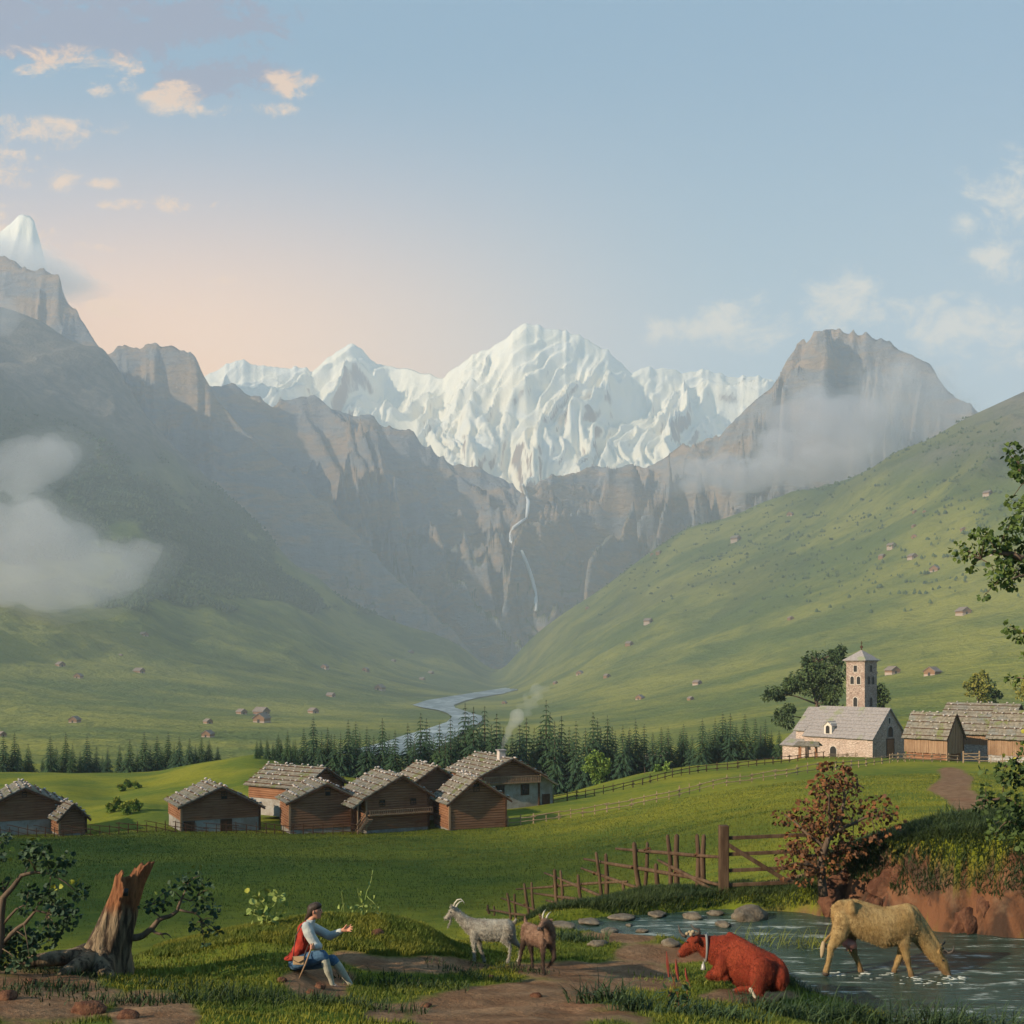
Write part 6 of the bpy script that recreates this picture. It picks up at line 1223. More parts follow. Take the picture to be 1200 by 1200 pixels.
crest = (lambda px, Y: (px > 180) & (px < 540) & (Y > 16.6) & (Y < 18.6))
B, px, Y, d = sample(60000, (180, 540), (16.6, 18.6), lambda px, Y, z, d: (d < .4))
H = rgg.uniform(.04, .13, len(B)); o = blades('grass', B, H, .4, np.full(len(B), .006), 'gold_grass', 2); tag(o, 'taller yellow grass along the knoll crest', 'grass', kind='stuff')
B, px, Y, d = sample(70000, (945, 1290), (22.6, 27.5), lambda px, Y, z, d: (z > -4.9 + .5 * patchy(px, Y)) )
H = rgg.uniform(.12, .34, len(B)); o = blades('grass', B, H, 1.1, np.full(len(B), .010), 'dark_grass', 3); tag(o, 'long dark grass hanging over the earth bank', 'grass', kind='stuff')  # shade on this bank is put into the darker blade colour
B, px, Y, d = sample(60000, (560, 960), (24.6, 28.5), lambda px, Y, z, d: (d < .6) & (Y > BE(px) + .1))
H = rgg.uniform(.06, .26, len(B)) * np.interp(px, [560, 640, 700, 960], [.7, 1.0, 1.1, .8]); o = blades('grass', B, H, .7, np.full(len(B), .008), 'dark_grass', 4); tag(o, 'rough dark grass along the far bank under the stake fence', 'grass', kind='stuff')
B, px, Y, d = sample(90000, (-40, 1240), (28, 75), lambda px, Y, z, d: (d < .4) & (rgg.random(len(px)) < ((75 - Y) / 45) ** 1.3))
H = rgg.uniform(.04, .11, len(B)); o = blades('grass', B, H, .6, .0005 * Y * .6, 'grass_blades', 5, nseg=2); tag(o, 'short pasture grass of the near meadow', 'grass', kind='stuff')
B, px, Y, d = sample(110000, (-40, 1240), (55, 130), lambda px, Y, z, d: (d < .4))
H = rgg.uniform(.08, .2, len(B)); o = blades('grass', B, H, .6, .0005 * Y * .6, 'grass_blades', 6, nseg=2); tag(o, 'pasture grass of the village meadow', 'grass', kind='stuff')
def clump(name, label, px, Y, n, h, spread, m_, seed, lean=.9, w_=.011, group=None, sq=.5):
    g = at(px, Y); r_ = np.random.default_rng(seed); B = np.clip(r_.normal(size=(n, 3)), -2, 2) * np.array([spread * .85, spread * sq * .85, 0]); 
    for i in range(n): B[i, 2] = Hxy(g.x + B[i, 0], g.y + B[i, 1]) - g.z - .02
    o = blades(name, B, r_.uniform(.45, 1.15, n) * h, lean, np.full(n, w_), m_, seed); o.location = g; tag(o, label, 'grass tuft', group); return o
TG = 'dark grass tufts of the foreground'
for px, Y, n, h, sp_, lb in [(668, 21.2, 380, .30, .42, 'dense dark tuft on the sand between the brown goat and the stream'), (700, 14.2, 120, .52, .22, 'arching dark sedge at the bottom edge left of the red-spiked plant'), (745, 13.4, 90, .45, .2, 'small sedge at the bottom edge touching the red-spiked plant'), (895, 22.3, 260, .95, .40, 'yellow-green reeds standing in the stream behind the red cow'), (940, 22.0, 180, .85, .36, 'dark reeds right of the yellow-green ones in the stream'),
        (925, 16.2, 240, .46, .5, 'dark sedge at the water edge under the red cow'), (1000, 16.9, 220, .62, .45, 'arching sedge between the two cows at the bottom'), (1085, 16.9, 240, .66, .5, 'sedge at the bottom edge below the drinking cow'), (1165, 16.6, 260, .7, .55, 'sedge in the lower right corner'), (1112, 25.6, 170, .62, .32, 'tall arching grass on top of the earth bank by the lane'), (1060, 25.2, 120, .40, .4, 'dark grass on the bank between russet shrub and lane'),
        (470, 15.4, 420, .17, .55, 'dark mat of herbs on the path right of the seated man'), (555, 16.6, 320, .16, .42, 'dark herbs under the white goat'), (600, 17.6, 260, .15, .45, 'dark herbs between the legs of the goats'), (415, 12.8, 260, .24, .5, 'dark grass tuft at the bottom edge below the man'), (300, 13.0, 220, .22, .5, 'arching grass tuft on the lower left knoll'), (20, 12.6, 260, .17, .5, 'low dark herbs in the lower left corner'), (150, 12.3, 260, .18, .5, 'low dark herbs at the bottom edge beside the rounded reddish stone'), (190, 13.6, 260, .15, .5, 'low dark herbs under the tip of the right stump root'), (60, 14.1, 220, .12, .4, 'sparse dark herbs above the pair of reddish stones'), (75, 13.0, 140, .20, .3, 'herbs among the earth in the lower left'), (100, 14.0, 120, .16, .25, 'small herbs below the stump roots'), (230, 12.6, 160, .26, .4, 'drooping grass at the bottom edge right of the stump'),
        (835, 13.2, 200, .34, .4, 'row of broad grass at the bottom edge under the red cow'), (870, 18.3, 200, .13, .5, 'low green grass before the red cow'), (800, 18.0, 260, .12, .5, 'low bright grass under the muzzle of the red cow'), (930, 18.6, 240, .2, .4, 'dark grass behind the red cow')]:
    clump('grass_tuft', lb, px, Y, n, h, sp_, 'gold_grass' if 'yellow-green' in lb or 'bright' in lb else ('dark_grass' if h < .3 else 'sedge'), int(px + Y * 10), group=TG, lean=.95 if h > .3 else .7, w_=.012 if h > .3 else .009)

# stones ------------------------------------------------------------------
def f_wetrock(kk):
    p = opos(kk); n1 = kk.noise(p, 1.4, 5, .65); n2 = kk.noise(p, 6, 4, .6)
    c = kk.mix(kk.ss(n1, .35, .65), (.10, .075, .05), (.20, .16, .11)); c = kk.mix(kk.m('MULTIPLY', kk.ss(n2, .5, .7), .5), c, (.05, .045, .03)); return c, n2, .5, .1
mat('stream_rock', f_wetrock, .6, .3)
mat('red_rock', lambda kk: (kk.mix(kk.ss(kk.noise(opos(kk), 1.6, 5, .65), .35, .65), (.085, .036, .022), (.17, .08, .045)), kk.noise(opos(kk), 6, 4), .5, .1), .85, .1)
SR = [stone_mesh(20 + i, .6, 3, 'stone', 'stream_rock', .22) for i in range(4)]; RR = [stone_mesh(40 + i, .75, 3, 'stone', 'red_rock', .2) for i in range(4)]
rst = random.Random(2)
def rock(px, py, rpx, label, mm, group, z=None, ymin=5, flat=1.0):
    g = hit(px, py, ymin) if z is None else P(px, py, z * F / (HY - py)); s_ = rpx / F * g.y
    o = link(bpy.data.objects.new('stone', rst.choice(mm))); o.location = g + Vector((0, 0, s_ * .12)); o.scale = (s_, s_ * .9, s_ * .8 * flat); o.rotation_euler = (0, 0, rst.uniform(0, 6.28)); tag(o, label, 'stone', group)
SG = 'stones in and along the stream'
for px, py, r_, lb in [(878, 1076, 24, 'biggest boulder of the stream, below the field gate'), (848, 1085, 10, 'dark stone just left of the biggest boulder'), (786, 1108, 14, 'low brown stone on the near shore before the red cow'), (715, 1093, 11, 'stone at the far shore beyond the dark tuft'), (752, 1092, 7, 'small dark stone in midstream'), (737, 1085, 5, 'smallest stone in midstream'), (700, 1108, 12, 'brown stone behind the dense dark tuft'), (850, 1100, 9, 'stone peeping out behind the horns of the red cow'), (812, 1076, 12, 'flat stone at the far shore under the stake fence'), (838, 1072, 10, 'rounded stone at the far shore left of the boulder')]:
    rock(px, py, r_, lb, SR, SG, z=WATER if py < 1106 else None, flat=.9)
for px, py, r_, lb in [(660, 1086, 16, 'long low rock where the far shore begins on the left'), (690, 1082, 15, 'low rock second along the far shore'), (730, 1077, 16, 'brown low rock of the far shore below the tall stakes'), (770, 1073, 13, 'low rock of the far shore near the gate side')]: rock(px, py, r_, lb, SR, SG, z=WATER, flat=.5)
LGs = 'reddish stones of the left bank'
for px, py, r_, lb in [(38, 1152, 8, 'reddish stone left in the upper pair on the left bank'), (68, 1156, 8, 'reddish stone right in the upper pair on the left bank'), (105, 1186, 19, 'largest reddish stone at the bottom left'), (150, 1194, 13, 'rounded reddish stone right of the largest at the bottom'), (8, 1170, 14, 'reddish stone at the left edge'), (375, 1158, 8, 'pinkish stone under the heels of the seated man'), (364, 1164, 7, 'small pinkish stone before the seat of the man'), (443, 1096, 10, 'flat earth coloured stone on the knoll slope'), (575, 1146, 5, 'small stone by the hind feet of the white goat'), (330, 1150, 7, 'stone beside the foot of the walking stick'), (628, 1168, 7, 'stone lying on the path below the brown goat'), (500, 1180, 7, 'stone on the path near the bottom edge')]:
    rock(px, py, r_, lb, RR, LGs)

SLAB = [stone_mesh(60 + i, .9, 3, 'rock_slab', 'red_rock', .55) for i in range(4)]
for px, py, r_, tilt, lb in [(985, 1050, 26, .5, 'first slanting slab of the earth bank, beside the gate side'), (1022, 1072, 24, .9, 'low brown slab of the bank above the back of the drinking cow'), (1050, 1040, 30, .6, 'tall tan slab in the middle of the earth bank'), (1085, 1075, 26, 1.0, 'brown slab at the water line above the neck of the cow'), (1112, 1045, 28, .7, 'reddish slab of the bank under the hanging grass'), (1140, 1080, 28, .8, 'pale slab at the water line right of the cow head'), (1165, 1050, 30, .6, 'orange red slab of the bank near the right edge'), (1195, 1078, 30, .9, 'grey brown slab at the right edge of the bank'), (1188, 1030, 22, .5, 'small red slab high in the bank at the right edge')]:
    Yb = BE(px) + (.28 if py > 1060 else .55); g = P(px, py, Yb + .12); s_ = r_ / F * Yb; o = link(bpy.data.objects.new('rock_slab', rst.choice(SLAB))); o.location = g; o.scale = (s_ * .75, s_ * .42, s_ * 1.15); o.rotation_euler = (-.25, tilt, rst.uniform(-.4, .4)); tag(o, lb, 'rock', 'slabs of the earth bank')
# ------------------------------------------------------------------ animals and the seated man
def coat(name, base, dark, pale, belly=None, sc=3.0, z0=None, legs=None):
    def f(kk):
        p = opos(kk); n1 = kk.noise(p, sc, 5, .65); n2 = kk.noise(kk.scale(p, (3, 1, 1)), sc * 6, 4, .7); z = kk.n('ShaderNodeSeparateXYZ', {0: p}).outputs[2]
        c = kk.mix(kk.ss(n1, .36, .60), base, pale); n3 = kk.noise(p, sc * .55, 5, .7, 1.0); c = kk.mix(kk.m('MULTIPLY', kk.ss(n3, .46, .66), .75), c, dark); c = kk.mix(kk.m('MULTIPLY', kk.ss(n2, .45, .7), .6), c, dark)
        wv = kk.n('ShaderNodeTexWave', {'Vector': p, 'Scale': 3.2, 'Distortion': 2.2, 'Detail': 2.0, 'Detail Scale': 1.4}, bands_direction='X').outputs[1]; n2 = kk.m('ADD', n2, kk.m('MULTIPLY', wv, .13))
        if legs: c = kk.mix(kk.m('SUBTRACT', 1.0, kk.ss(z, legs[0], legs[1])), c, legs[2])
        return c, n2, .6, .03
    return mat(name, f, .8, .12)
coat('ochre_coat', (.30, .185, .068), (.16, .085, .032), (.39, .27, .12), legs=(-.05, .25, (.17, .10, .05)))
coat('red_coat', (.19, .026, .013), (.085, .013, .008), (.26, .045, .02))
coat('white_coat', (.36, .32, .25), (.15, .11, .085), (.46, .42, .34), sc=5)
coat('brown_coat', (.21, .115, .075), (.09, .05, .034), (.29, .18, .12), sc=4, legs=(.30, .48, (.07, .045, .035)))
coat('ochre_fur', (.30, .185, .068), (.14, .075, .03), (.42, .30, .14), sc=5.0, legs=(-.05, .25, (.15, .09, .045)))
coat('red_fur', (.145, .021, .011), (.055, .010, .007), (.27, .06, .026), sc=5.0)
coat('white_fur', (.34, .30, .24), (.12, .09, .07), (.50, .46, .38), sc=7)
coat('brown_fur', (.19, .10, .065), (.07, .04, .028), (.32, .20, .14), sc=6, legs=(.30, .48, (.06, .04, .03)))
simple = lambda n, c, r=.8, s=.2: mat(n, lambda kk: (c,), r, s)
simple('horn', (.07, .055, .045), .5); simple('pale_horn', (.50, .45, .35), .5); simple('hoof', (.06, .045, .035), .6); simple('pale_hoof', (.45, .40, .30)); simple('pink_skin', (.50, .20, .15), .6); simple('eye', (.012, .01, .01), .2, .6)
simple('muzzle_skin', (.10, .045, .03), .6); simple('tuft_hair', (.34, .26, .16)); simple('strap_leather', (.20, .20, .19), .6); simple('bell_metal', (.30, .29, .27), .35, .6)
def frame(ox, oy, s_, Y):
    k_ = 1.0 / s_ / F * Y      # metres per zoomed pixel
    org = P(ox, oy, Y)
    return k_, (lambda x, y, d=0.0: P(ox + x / s_, oy + y / s_, Y + d) - org), org
def place(t, org, kk_): pass
def animal(name, label, cat, org, base):      # base: where the empty stands, relative to org
    t = thing(name, label, cat, org + base); return t
def parts_of(t, base): 
    return lambda v: v - base
def fur(body, n, ln, m_, seed, w_=.0035):
    me = body.data; rg_ = np.random.default_rng(seed); nv = len(me.vertices); co = np.empty(nv * 3); no = np.empty(nv * 3); me.vertices.foreach_get('co', co); me.vertices.foreach_get('normal', no)
    co = co.reshape(-1, 3); no = no.reshape(-1, 3); i = rg_.integers(0, nv, n); B = co[i] + rg_.normal(size=(n, 3)) * .006; N_ = no[i]; D = N_ * .45 + np.array([0, 0, -.8]) + rg_.normal(size=(n, 3)) * .45
    D /= np.linalg.norm(D, axis=1, keepdims=True); S_ = np.cross(D, N_ + .01); S_ /= np.linalg.norm(S_, axis=1, keepdims=True) + 1e-9; L = (rg_.uniform(.5, 1.3, n) * ln)[:, None]
    V = np.stack([B - S_ * w_ - N_ * .003, B + S_ * w_ - N_ * .003, B + D * L + N_ * .004], 1).reshape(-1, 3); Fq = np.arange(n * 3).reshape(-1, 3).astype(np.int32)
    mesh_np('fur', V, Fq, MATS[m_], body.parent)
# --- the drinking cow
k6, q6, org = frame(940, 1030, 6, 20.0); base = q6(480, 672); t = animal('cow', 'ochre yellow cow standing in the stream, head lowered to drink', 'cow', org, base); sh_ = parts_of(t, base)
def E(x, y, rx, ry, rz, d=0.0): return (sh_(q6(x, y, d)), (rx * k6, ry * k6, rz * k6))
def S(x, y, r, d=0.0): return (sh_(q6(x, y, d)), r * k6)
mb = MB()
sph_cap(mb, [E(262, 262, 50, 84, 74), E(335, 275, 60, 104, 118), E(450, 312, 70, 116, 122), E(570, 338, 75, 122, 142), E(670, 328, 70, 112, 138), E(745, 308, 60, 92, 128), E(800, 345, 52, 62, 104), E(862, 432, 46, 46, 84), E(930, 525, 44, 42, 60), E(985, 590, 38, 40, 44), E(1010, 645, 30, 32, 36), E(1020, 672, 28, 34, 26)], 16)
sph_cap(mb, [S(345, 172, 26, -.17), S(350, 230, 30, -.2)]); sph_cap(mb, [S(345, 172, 26, .17), S(350, 230, 30, .2)]); sph_cap(mb, [S(232, 200, 24, 0), S(270, 180, 34, 0), S(380, 170, 30, 0), S(580, 222, 22, 0), S(740, 190, 22, 0), S(790, 215, 24, 0), S(860, 320, 26, 0), S(960, 480, 28, 0)])
sph_cap(mb, [E(285, 310, 66, 44, 90, -.15), E(262, 385, 58, 40, 66, -.17), E(232, 440, 40, 26, 42, -.17), S(203, 478, 27, -.17), S(196, 530, 20, -.17), S(184, 590, 17, -.17), S(172, 628, 20, -.17), S(168, 650, 23, -.17)], 12)
sph_cap(mb, [E(310, 330, 66, 44, 90, .15), E(330, 420, 50, 38, 60, .16), S(350, 480, 34, .16), S(368, 530, 22, .16), S(388, 575, 18, .16), S(404, 618, 19, .16), S(412, 652, 22, .16)], 12)
sph_cap(mb, [E(722, 330, 58, 40, 100, -.16), E(716, 430, 48, 34, 60, -.16), S(722, 500, 30, -.15), S(738, 560, 25, -.15), S(752, 620, 17, -.15), S(766, 665, 20, -.15), S(770, 690, 22, -.15)], 12)
sph_cap(mb, [E(735, 340, 55, 40, 90, .15), E(716, 450, 44, 30, 55, .15), S(694, 530, 26, .14), S(672, 580, 22, .14), S(654, 620, 16, .14), S(645, 655, 20, .14)], 12)
sph_cap(mb, [S(222, 196, 18), S(212, 240, 12), S(222, 330, 10), S(205, 385, 10), S(165, 428, 10), S(150, 455, 12)], 8)
for sg_ in (-1, 1): sph_cap(mb, [(sh_(q6(975, 520, sg_ * .09)), .035), (sh_(q6(968, 500, sg_ * .17)), .03), (sh_(q6(965, 492, sg_ * .23)), .014)], 8)
body = skin('body', mb, .017, 'ochre_coat', t, 4); fur(body, 26000, .024, 'ochre_fur', 1)
mb = MB(); sph_cap(mb, [E(330, 455, 52, 46, 34), E(350, 470, 36, 34, 26)], 12); [sph_cap(mb, [S(x, 490, 7, d), S(x, 508, 5, d)], 8) for x in (315, 345) for d in (-.05, .05)]; skin('udder', mb, .01, 'pink_skin', t, 2)
mb = MB(); sph_cap(mb, [S(150, 450, 14), S(145, 490, 20), S(140, 530, 14), S(134, 556, 4)], 10); skin('tail_tuft', mb, .012, 'tuft_hair', t, 1)
for pts in ([(1000, 502, 9, -.07), (1030, 522, 9, -.13), (1056, 512, 7, -.17), (1066, 490, 5, -.18), (1066, 468, 2, -.17)], [(992, 490, 9, .07), (975, 478, 9, .13), (985, 462, 7, .17), (1002, 450, 5, .18), (1004, 432, 2, .17)]): q = MB(); q.tube([sh_(q6(x, y, d)) for x, y, r, d in pts], [r * k6 for x, y, r, d in pts], 8); q.build('horn', 'horn', t, smooth=True)
for d in (-.10, .10): q = MB(); sph_cap(q, [(sh_(q6(990, 572, d)), .02)], 8); q.build('eye', 'eye', t, smooth=True)
q = MB(); sph_cap(q, [E(1026, 676, 24, 30, 20)], 12); q.build('muzzle', 'muzzle_skin', t, smooth=True)
for x, y, d in ((167, 664, -.17), (413, 664, .16), (772, 700, -.15), (643, 668, .14)): q = MB(); sph_cap(q, [E(x, y, 27, 24, 20, d)], 10); q.build('hoof', 'hoof', t, smooth=True)
# ripples and splashes around the legs and the muzzle
mat('foam', lambda kk: ((.60, .62, .56),), .5, .4)
rfo = random.Random(6); fo = MB(); fg = at(1030, 20.0)
for (x, y, n, sp_) in ((240, 672, 16, 50), (440, 668, 14, 40), (610, 672, 12, 40), (760, 698, 18, 60), (1050, 700, 46, 75), (980, 740, 12, 130), (420, 700, 6, 90), (850, 735, 8, 120)):
    for i in range(int(n * .8)):
        c = P(940 + (x + rfo.gauss(0, sp_ * .7)) / 6, 1030 + (y + rfo.gauss(0, 9)) / 6, 20.0); Yw = -WATER * 1.0 * F / (F * -c.z / c.y); c = Vector((c.x * Yw / c.y, Yw, WATER + .008)); r = rfo.uniform(.005, .016)
        sph_cap(fo, [(c - fg, (r * rfo.uniform(1.5, 7), r, r * .35))], 6)
f_o = fo.build('foam', 'foam', smooth=True); f_o.location = fg; tag(f_o, 'white foam and ripples on the water round the drinking cow', 'foam', kind='stuff')

# --- the lying cow
Yr = 17.3; k5, q5_, org = frame(760, 1060, 6, Yr); q5 = lambda x, y, d=0.0: q5_(x, y, d + float(np.interp(x, [230, 450, 560, 700, 950], [.62, .50, .42, .18, -.05]))); base = q5(700, 610); t = animal('cow', 'rust red cow lying on the stream bank with a grey collar and bell', 'cow', org, base); sh_ = parts_of(t, base)
def E5(x, y, rx, ry, rz, d=0.0): return (sh_(q5(x, y, d)), (rx * k5, ry * k5, rz * k5))
def S5(x, y, r, d=0.0): return (sh_(q5(x, y, d)), r * k5)
mb = MB()
sph_cap(mb, [E5(232, 342, 30, 32, 28, .02), E5(262, 318, 38, 38, 42, .02), E5(310, 280, 46, 46, 58), E5(352, 262, 44, 50, 56), E5(410, 300, 52, 56, 84), E5(470, 325, 66, 76, 108), E5(545, 350, 82, 104, 140), E5(640, 405, 92, 134, 172), E5(750, 445, 96, 140, 152, -.05), E5(850, 480, 92, 124, 124, -.12), E5(915, 510, 66, 100, 92, -.18)], 18)
sph_cap(mb, [E5(800, 480, 92, 60, 108, -.42), E5(770, 540, 62, 50, 72, -.5), E5(778, 590, 40, 38, 46, -.52), S5(790, 618, 26, -.52), S5(775, 628, 20, -.55), S5(745, 612, 18, -.56), S5(722, 602, 16, -.56)], 14)
sph_cap(mb, [S5(760, 590, 26, -.36), S5(690, 594, 22, -.38), S5(640, 594, 19, -.38), S5(615, 600, 16, -.38)], 10)
sph_cap(mb, [E5(520, 420, 56, 50, 84, -.20), E5(500, 480, 46, 40, 36, -.28), S5(460, 488, 32, -.28), S5(432, 494, 28, -.28), S5(450, 512, 20, -.28), S5(510, 512, 20, -.28), S5(550, 515, 18, -.28)], 12)
sph_cap(mb, [S5(500, 440, 40, .18), S5(450, 480, 26, .2), S5(420, 505, 20, .2)], 10)
sph_cap(mb, [S5(570, 212, 22), S5(640, 250, 24), S5(760, 320, 26), S5(870, 375, 30, -.1), S5(930, 425, 32, -.15), S5(962, 480, 26, -.2), S5(975, 530, 18, -.25), S5(940, 585, 14, -.3)], 10)
for sg_, pts in ((1, [(350, 235, .04, .10), (355, 250, .03, .18), (350, 262, .016, .22)]), (-1, [(345, 238, .04, -.10), (335, 258, .034, -.19), (318, 268, .018, -.25)])): sph_cap(mb, [(sh_(q5(x, y, d)), r) for x, y, r, d in pts], 8)
fur(skin('body', mb, .016, 'red_coat', t, 4), 26000, .024, 'red_fur', 2)
for pts in ([(262, 222, 14, .06), (240, 215, 12, .10), (222, 190, 10, .12), (208, 142, 3, .12)], [(335, 210, 14, -.08), (358, 200, 12, -.13), (355, 178, 11, -.14), (320, 168, 8, -.13), (296, 138, 3, -.12)]): q = MB(); q.tube([sh_(q5(x, y, d)) for x, y, r, d in pts], [r * k5 for x, y, r, d in pts], 8); q.build('horn', 'horn', t, smooth=True)
mb = MB(); [sph_cap(mb, [S5(x, y, r, d)], 8) for x, y, r, d in ((270, 205, 14, 0), (290, 195, 15, .03), (312, 192, 16, -.02), (330, 198, 14, 0), (300, 210, 16, -.06))]; skin('poll_tuft', mb, .01, 'tuft_hair', t, 1)
for d in (-.105,): q = MB(); sph_cap(q, [(sh_(q5(268, 262, -.085)), .017)], 8); q.build('eye', 'eye', t, smooth=True)
q = MB(); sph_cap(q, [E5(218, 348, 22, 28, 24, .02)], 12); q.build('muzzle', 'muzzle_skin', t, smooth=True)
q = MB(); ring = []; n = 28
for i in range(n + 1): a = 2 * math.pi * i / n; ring.append(sh_(q5(402 + 10 * math.sin(a), 302 - 97 * math.cos(a), -.145 * math.sin(a))))
q.tube(ring, .021, 7, cap=False); co = q.build('collar', 'strap_leather', t, smooth=True)
q = MB(); c0 = sh_(q5(386, 402, -.03)); q.tube([c0, c0 - Vector((0, 0, .03)), c0 - Vector((0, 0, .045)), c0 - Vector((0, 0, .10)), c0 - Vector((0, 0, .125))], [.012, .014, .03, .038, .048], 12); q.build('bell', 'bell_metal', co, smooth=True)
for x, y, d in ((718, 600, -.56),): 
    q = MB(); sph_cap(q, [E5(722, 600, 18, 18, 18, -.57), E5(735, 625, 15, 16, 18, -.58), E5(750, 650, 8, 12, 12, -.58)], 10); q.build('hoof', 'pale_hoof', t, smooth=True)
q = MB(); sph_cap(q, [E5(605, 603, 18, 16, 14, -.38)], 10); q.build('hoof', 'hoof', t, smooth=True)

# --- goats
def goat_frame(Y): return frame(500, 1050, 6.6667, Y)
k4, q4, org = goat_frame(18.1); base = q4(520, 575); dz = at(565, 18.1).z - (org + base).z; org = org + Vector((0, 0, dz)); t = animal('goat', 'white bearded goat with swept-back horns looking left on the path', 'goat', org, base); sh_ = parts_of(t, base)
def E4(x, y, rx, ry, rz, d=0.0): return (sh_(q4(x, y, d)), (rx * k4, ry * k4, rz * k4))
def S4(x, y, r, d=0.0): return (sh_(q4(x, y, d)), r * k4)
mb = MB()
sph_cap(mb, [E4(150, 226, 14, 14, 12), E4(172, 208, 18, 18, 20), E4(198, 180, 24, 26, 28), E4(222, 170, 26, 28, 30), E4(246, 196, 28, 28, 40), E4(285, 240, 34, 34, 50), E4(330, 278, 44, 46, 62), E4(385, 305, 50, 62, 74), E4(470, 318, 60, 74, 84), E4(560, 318, 60, 74, 84), E4(625, 305, 52, 62, 72), E4(655, 300, 32, 46, 52)], 14)
sph_cap(mb, [E4(372, 345, 36, 28, 56, -.085), S4(368, 405, 24, -.085), S4(372, 455, 14, -.085), S4(373, 500, 12, -.085), S4(372, 545, 9, -.085), S4(370, 568, 11, -.085)], 10)
sph_cap(mb, [E4(395, 350, 34, 26, 50, .085), S4(408, 410, 20, .085), S4(420, 460, 13, .085), S4(438, 515, 10, .085), S4(450, 562, 11, .085)], 10)
sph_cap(mb, [E4(625, 330, 52, 32, 66, -.09), E4(606, 385, 34, 24, 34, -.1), S4(625, 412, 20, -.1), S4(651, 442, 14, -.1), S4(650, 490, 10, -.1), S4(645, 530, 9, -.1), S4(634, 560, 12, -.1)], 10)
sph_cap(mb, [E4(650, 330, 46, 30, 60, .09), E4(672, 390, 28, 22, 34, .1), S4(700, 420, 16, .1), S4(738, 452, 13, .1), S4(730, 500, 9, .1), S4(722, 548, 9, .1), S4(712, 562, 11, .1)], 10)
sph_cap(mb, [S4(665, 272, 14), S4(686, 258, 12), S4(697, 236, 8)], 8)
sph_cap(mb, [S4(186, 232, 9), S4(184, 262, 8), S4(172, 284, 5), S4(162, 298, 2)], 8)
sph_cap(mb, [S4(215, 150, 12, -.05), S4(192, 138, 9, -.09), S4(190, 120, 4, -.10)], 8); sph_cap(mb, [S4(222, 150, 12, .05), S4(205, 135, 9, .10), S4(202, 120, 4, .12)], 8)
fur(skin('body', mb, .010, 'white_coat', t, 3), 16000, .026, 'white_fur', 3)
for pts in ([(212, 148, 8, -.02), (218, 112, 7, -.035), (240, 84, 6, -.05), (268, 78, 4.5, -.06), (288, 98, 3, -.06), (294, 120, 1, -.06)], [(226, 150, 8, .02), (238, 122, 7, .04), (258, 100, 5.5, .06), (280, 92, 4, .08), (298, 108, 1, .09)]): q = MB(); q.tube([sh_(q4(x, y, d)) for x, y, r, d in pts], [r * k4 for x, y, r, d in pts], 8); q.build('horn', 'pale_horn', t, smooth=True)
q = MB(); sph_cap(q, [(sh_(q4(186, 180, -.055)), .010)], 8); q.build('eye', 'eye', t, smooth=True)
for x, y, d in ((368, 576, -.085), (452, 570, .085), (632, 570, -.1), (710, 570, .1)): q = MB(); sph_cap(q, [E4(x, y, 12, 11, 9, d)], 8); q.build('hoof', 'hoof', t, smooth=True)
k4, q4, org = goat_frame(17.3); base = q4(870, 640); dz = at(634, 17.3).z - (org + q4(918, 672)).z; org = org + Vector((0, 0, dz)); t = animal('goat', 'reddish brown goat with dark face and legs walking toward the viewer', 'goat', org, base); sh_ = parts_of(t, base)
mb = MB()
sph_cap(mb, [E4(782, 318, 46, 50, 62, .50), E4(815, 345, 56, 60, 74, .34), E4(870, 370, 64, 70, 82, .14), E4(930, 380, 62, 66, 80, -.06), E4(958, 360, 50, 52, 70, -.16), E4(962, 318, 38, 40, 50, -.20), E4(950, 275, 32, 34, 38, -.24), E4(924, 262, 28, 30, 32, -.30), E4(900, 285, 22, 24, 26, -.38), E4(882, 308, 17, 18, 18, -.43)], 14)
sph_cap(mb, [E4(905, 430, 30, 28, 50, -.22), S4(910, 500, 18, -.24), S4(909, 560, 13, -.26), S4(912, 620, 11, -.27), S4(918, 660, 12, -.29)], 10)
sph_cap(mb, [E4(975, 430, 32, 28, 50, -.12), S4(990, 490, 19, -.16), S4(997, 540, 15, -.22), S4(970, 580, 11, -.16), S4(944, 605, 11, -.10)], 10)
sph_cap(mb, [E4(765, 370, 34, 34, 62, .46), S4(755, 430, 24, .46), S4(742, 475, 15, .5), S4(733, 530, 11, .46), S4(722, 585, 12, .42)], 10)
sph_cap(mb, [E4(810, 400, 34, 34, 56, .36), S4(815, 460, 20, .36), S4(822, 500, 14, .38), S4(824, 550, 11, .36), S4(826, 600, 12, .34)], 10)
sph_cap(mb, [S4(775, 262, 14, .54), S4(770, 235, 12, .56), S4(768, 214, 6, .56)], 8)
sph_cap(mb, [S4(905, 318, 10, -.36), S4(912, 350, 9, -.35), S4(914, 378, 3, -.34)], 8)
for a, b in (((905, 240), (878, 200)), ((962, 250), (985, 238))): sph_cap(mb, [S4(*a, 12, -.26), S4((a[0] + b[0]) / 2, (a[1] + b[1]) / 2, 10, -.27), S4(*b, 4, -.28)], 8)
fur(skin('body', mb, .010, 'brown_coat', t, 3), 16000, .022, 'brown_fur', 4)
for pts in ([(905, 240, 8, -.28), (908, 205, 7, -.26), (918, 178, 5, -.22), (930, 160, 1, -.18)], [(930, 242, 8, -.26), (942, 212, 7, -.24), (956, 192, 5, -.20), (974, 178, 1, -.16)]): q = MB(); q.tube([sh_(q4(x, y, d)) for x, y, r, d in pts], [r * k4 for x, y, r, d in pts], 8); q.build('horn', 'pale_horn', t, smooth=True)
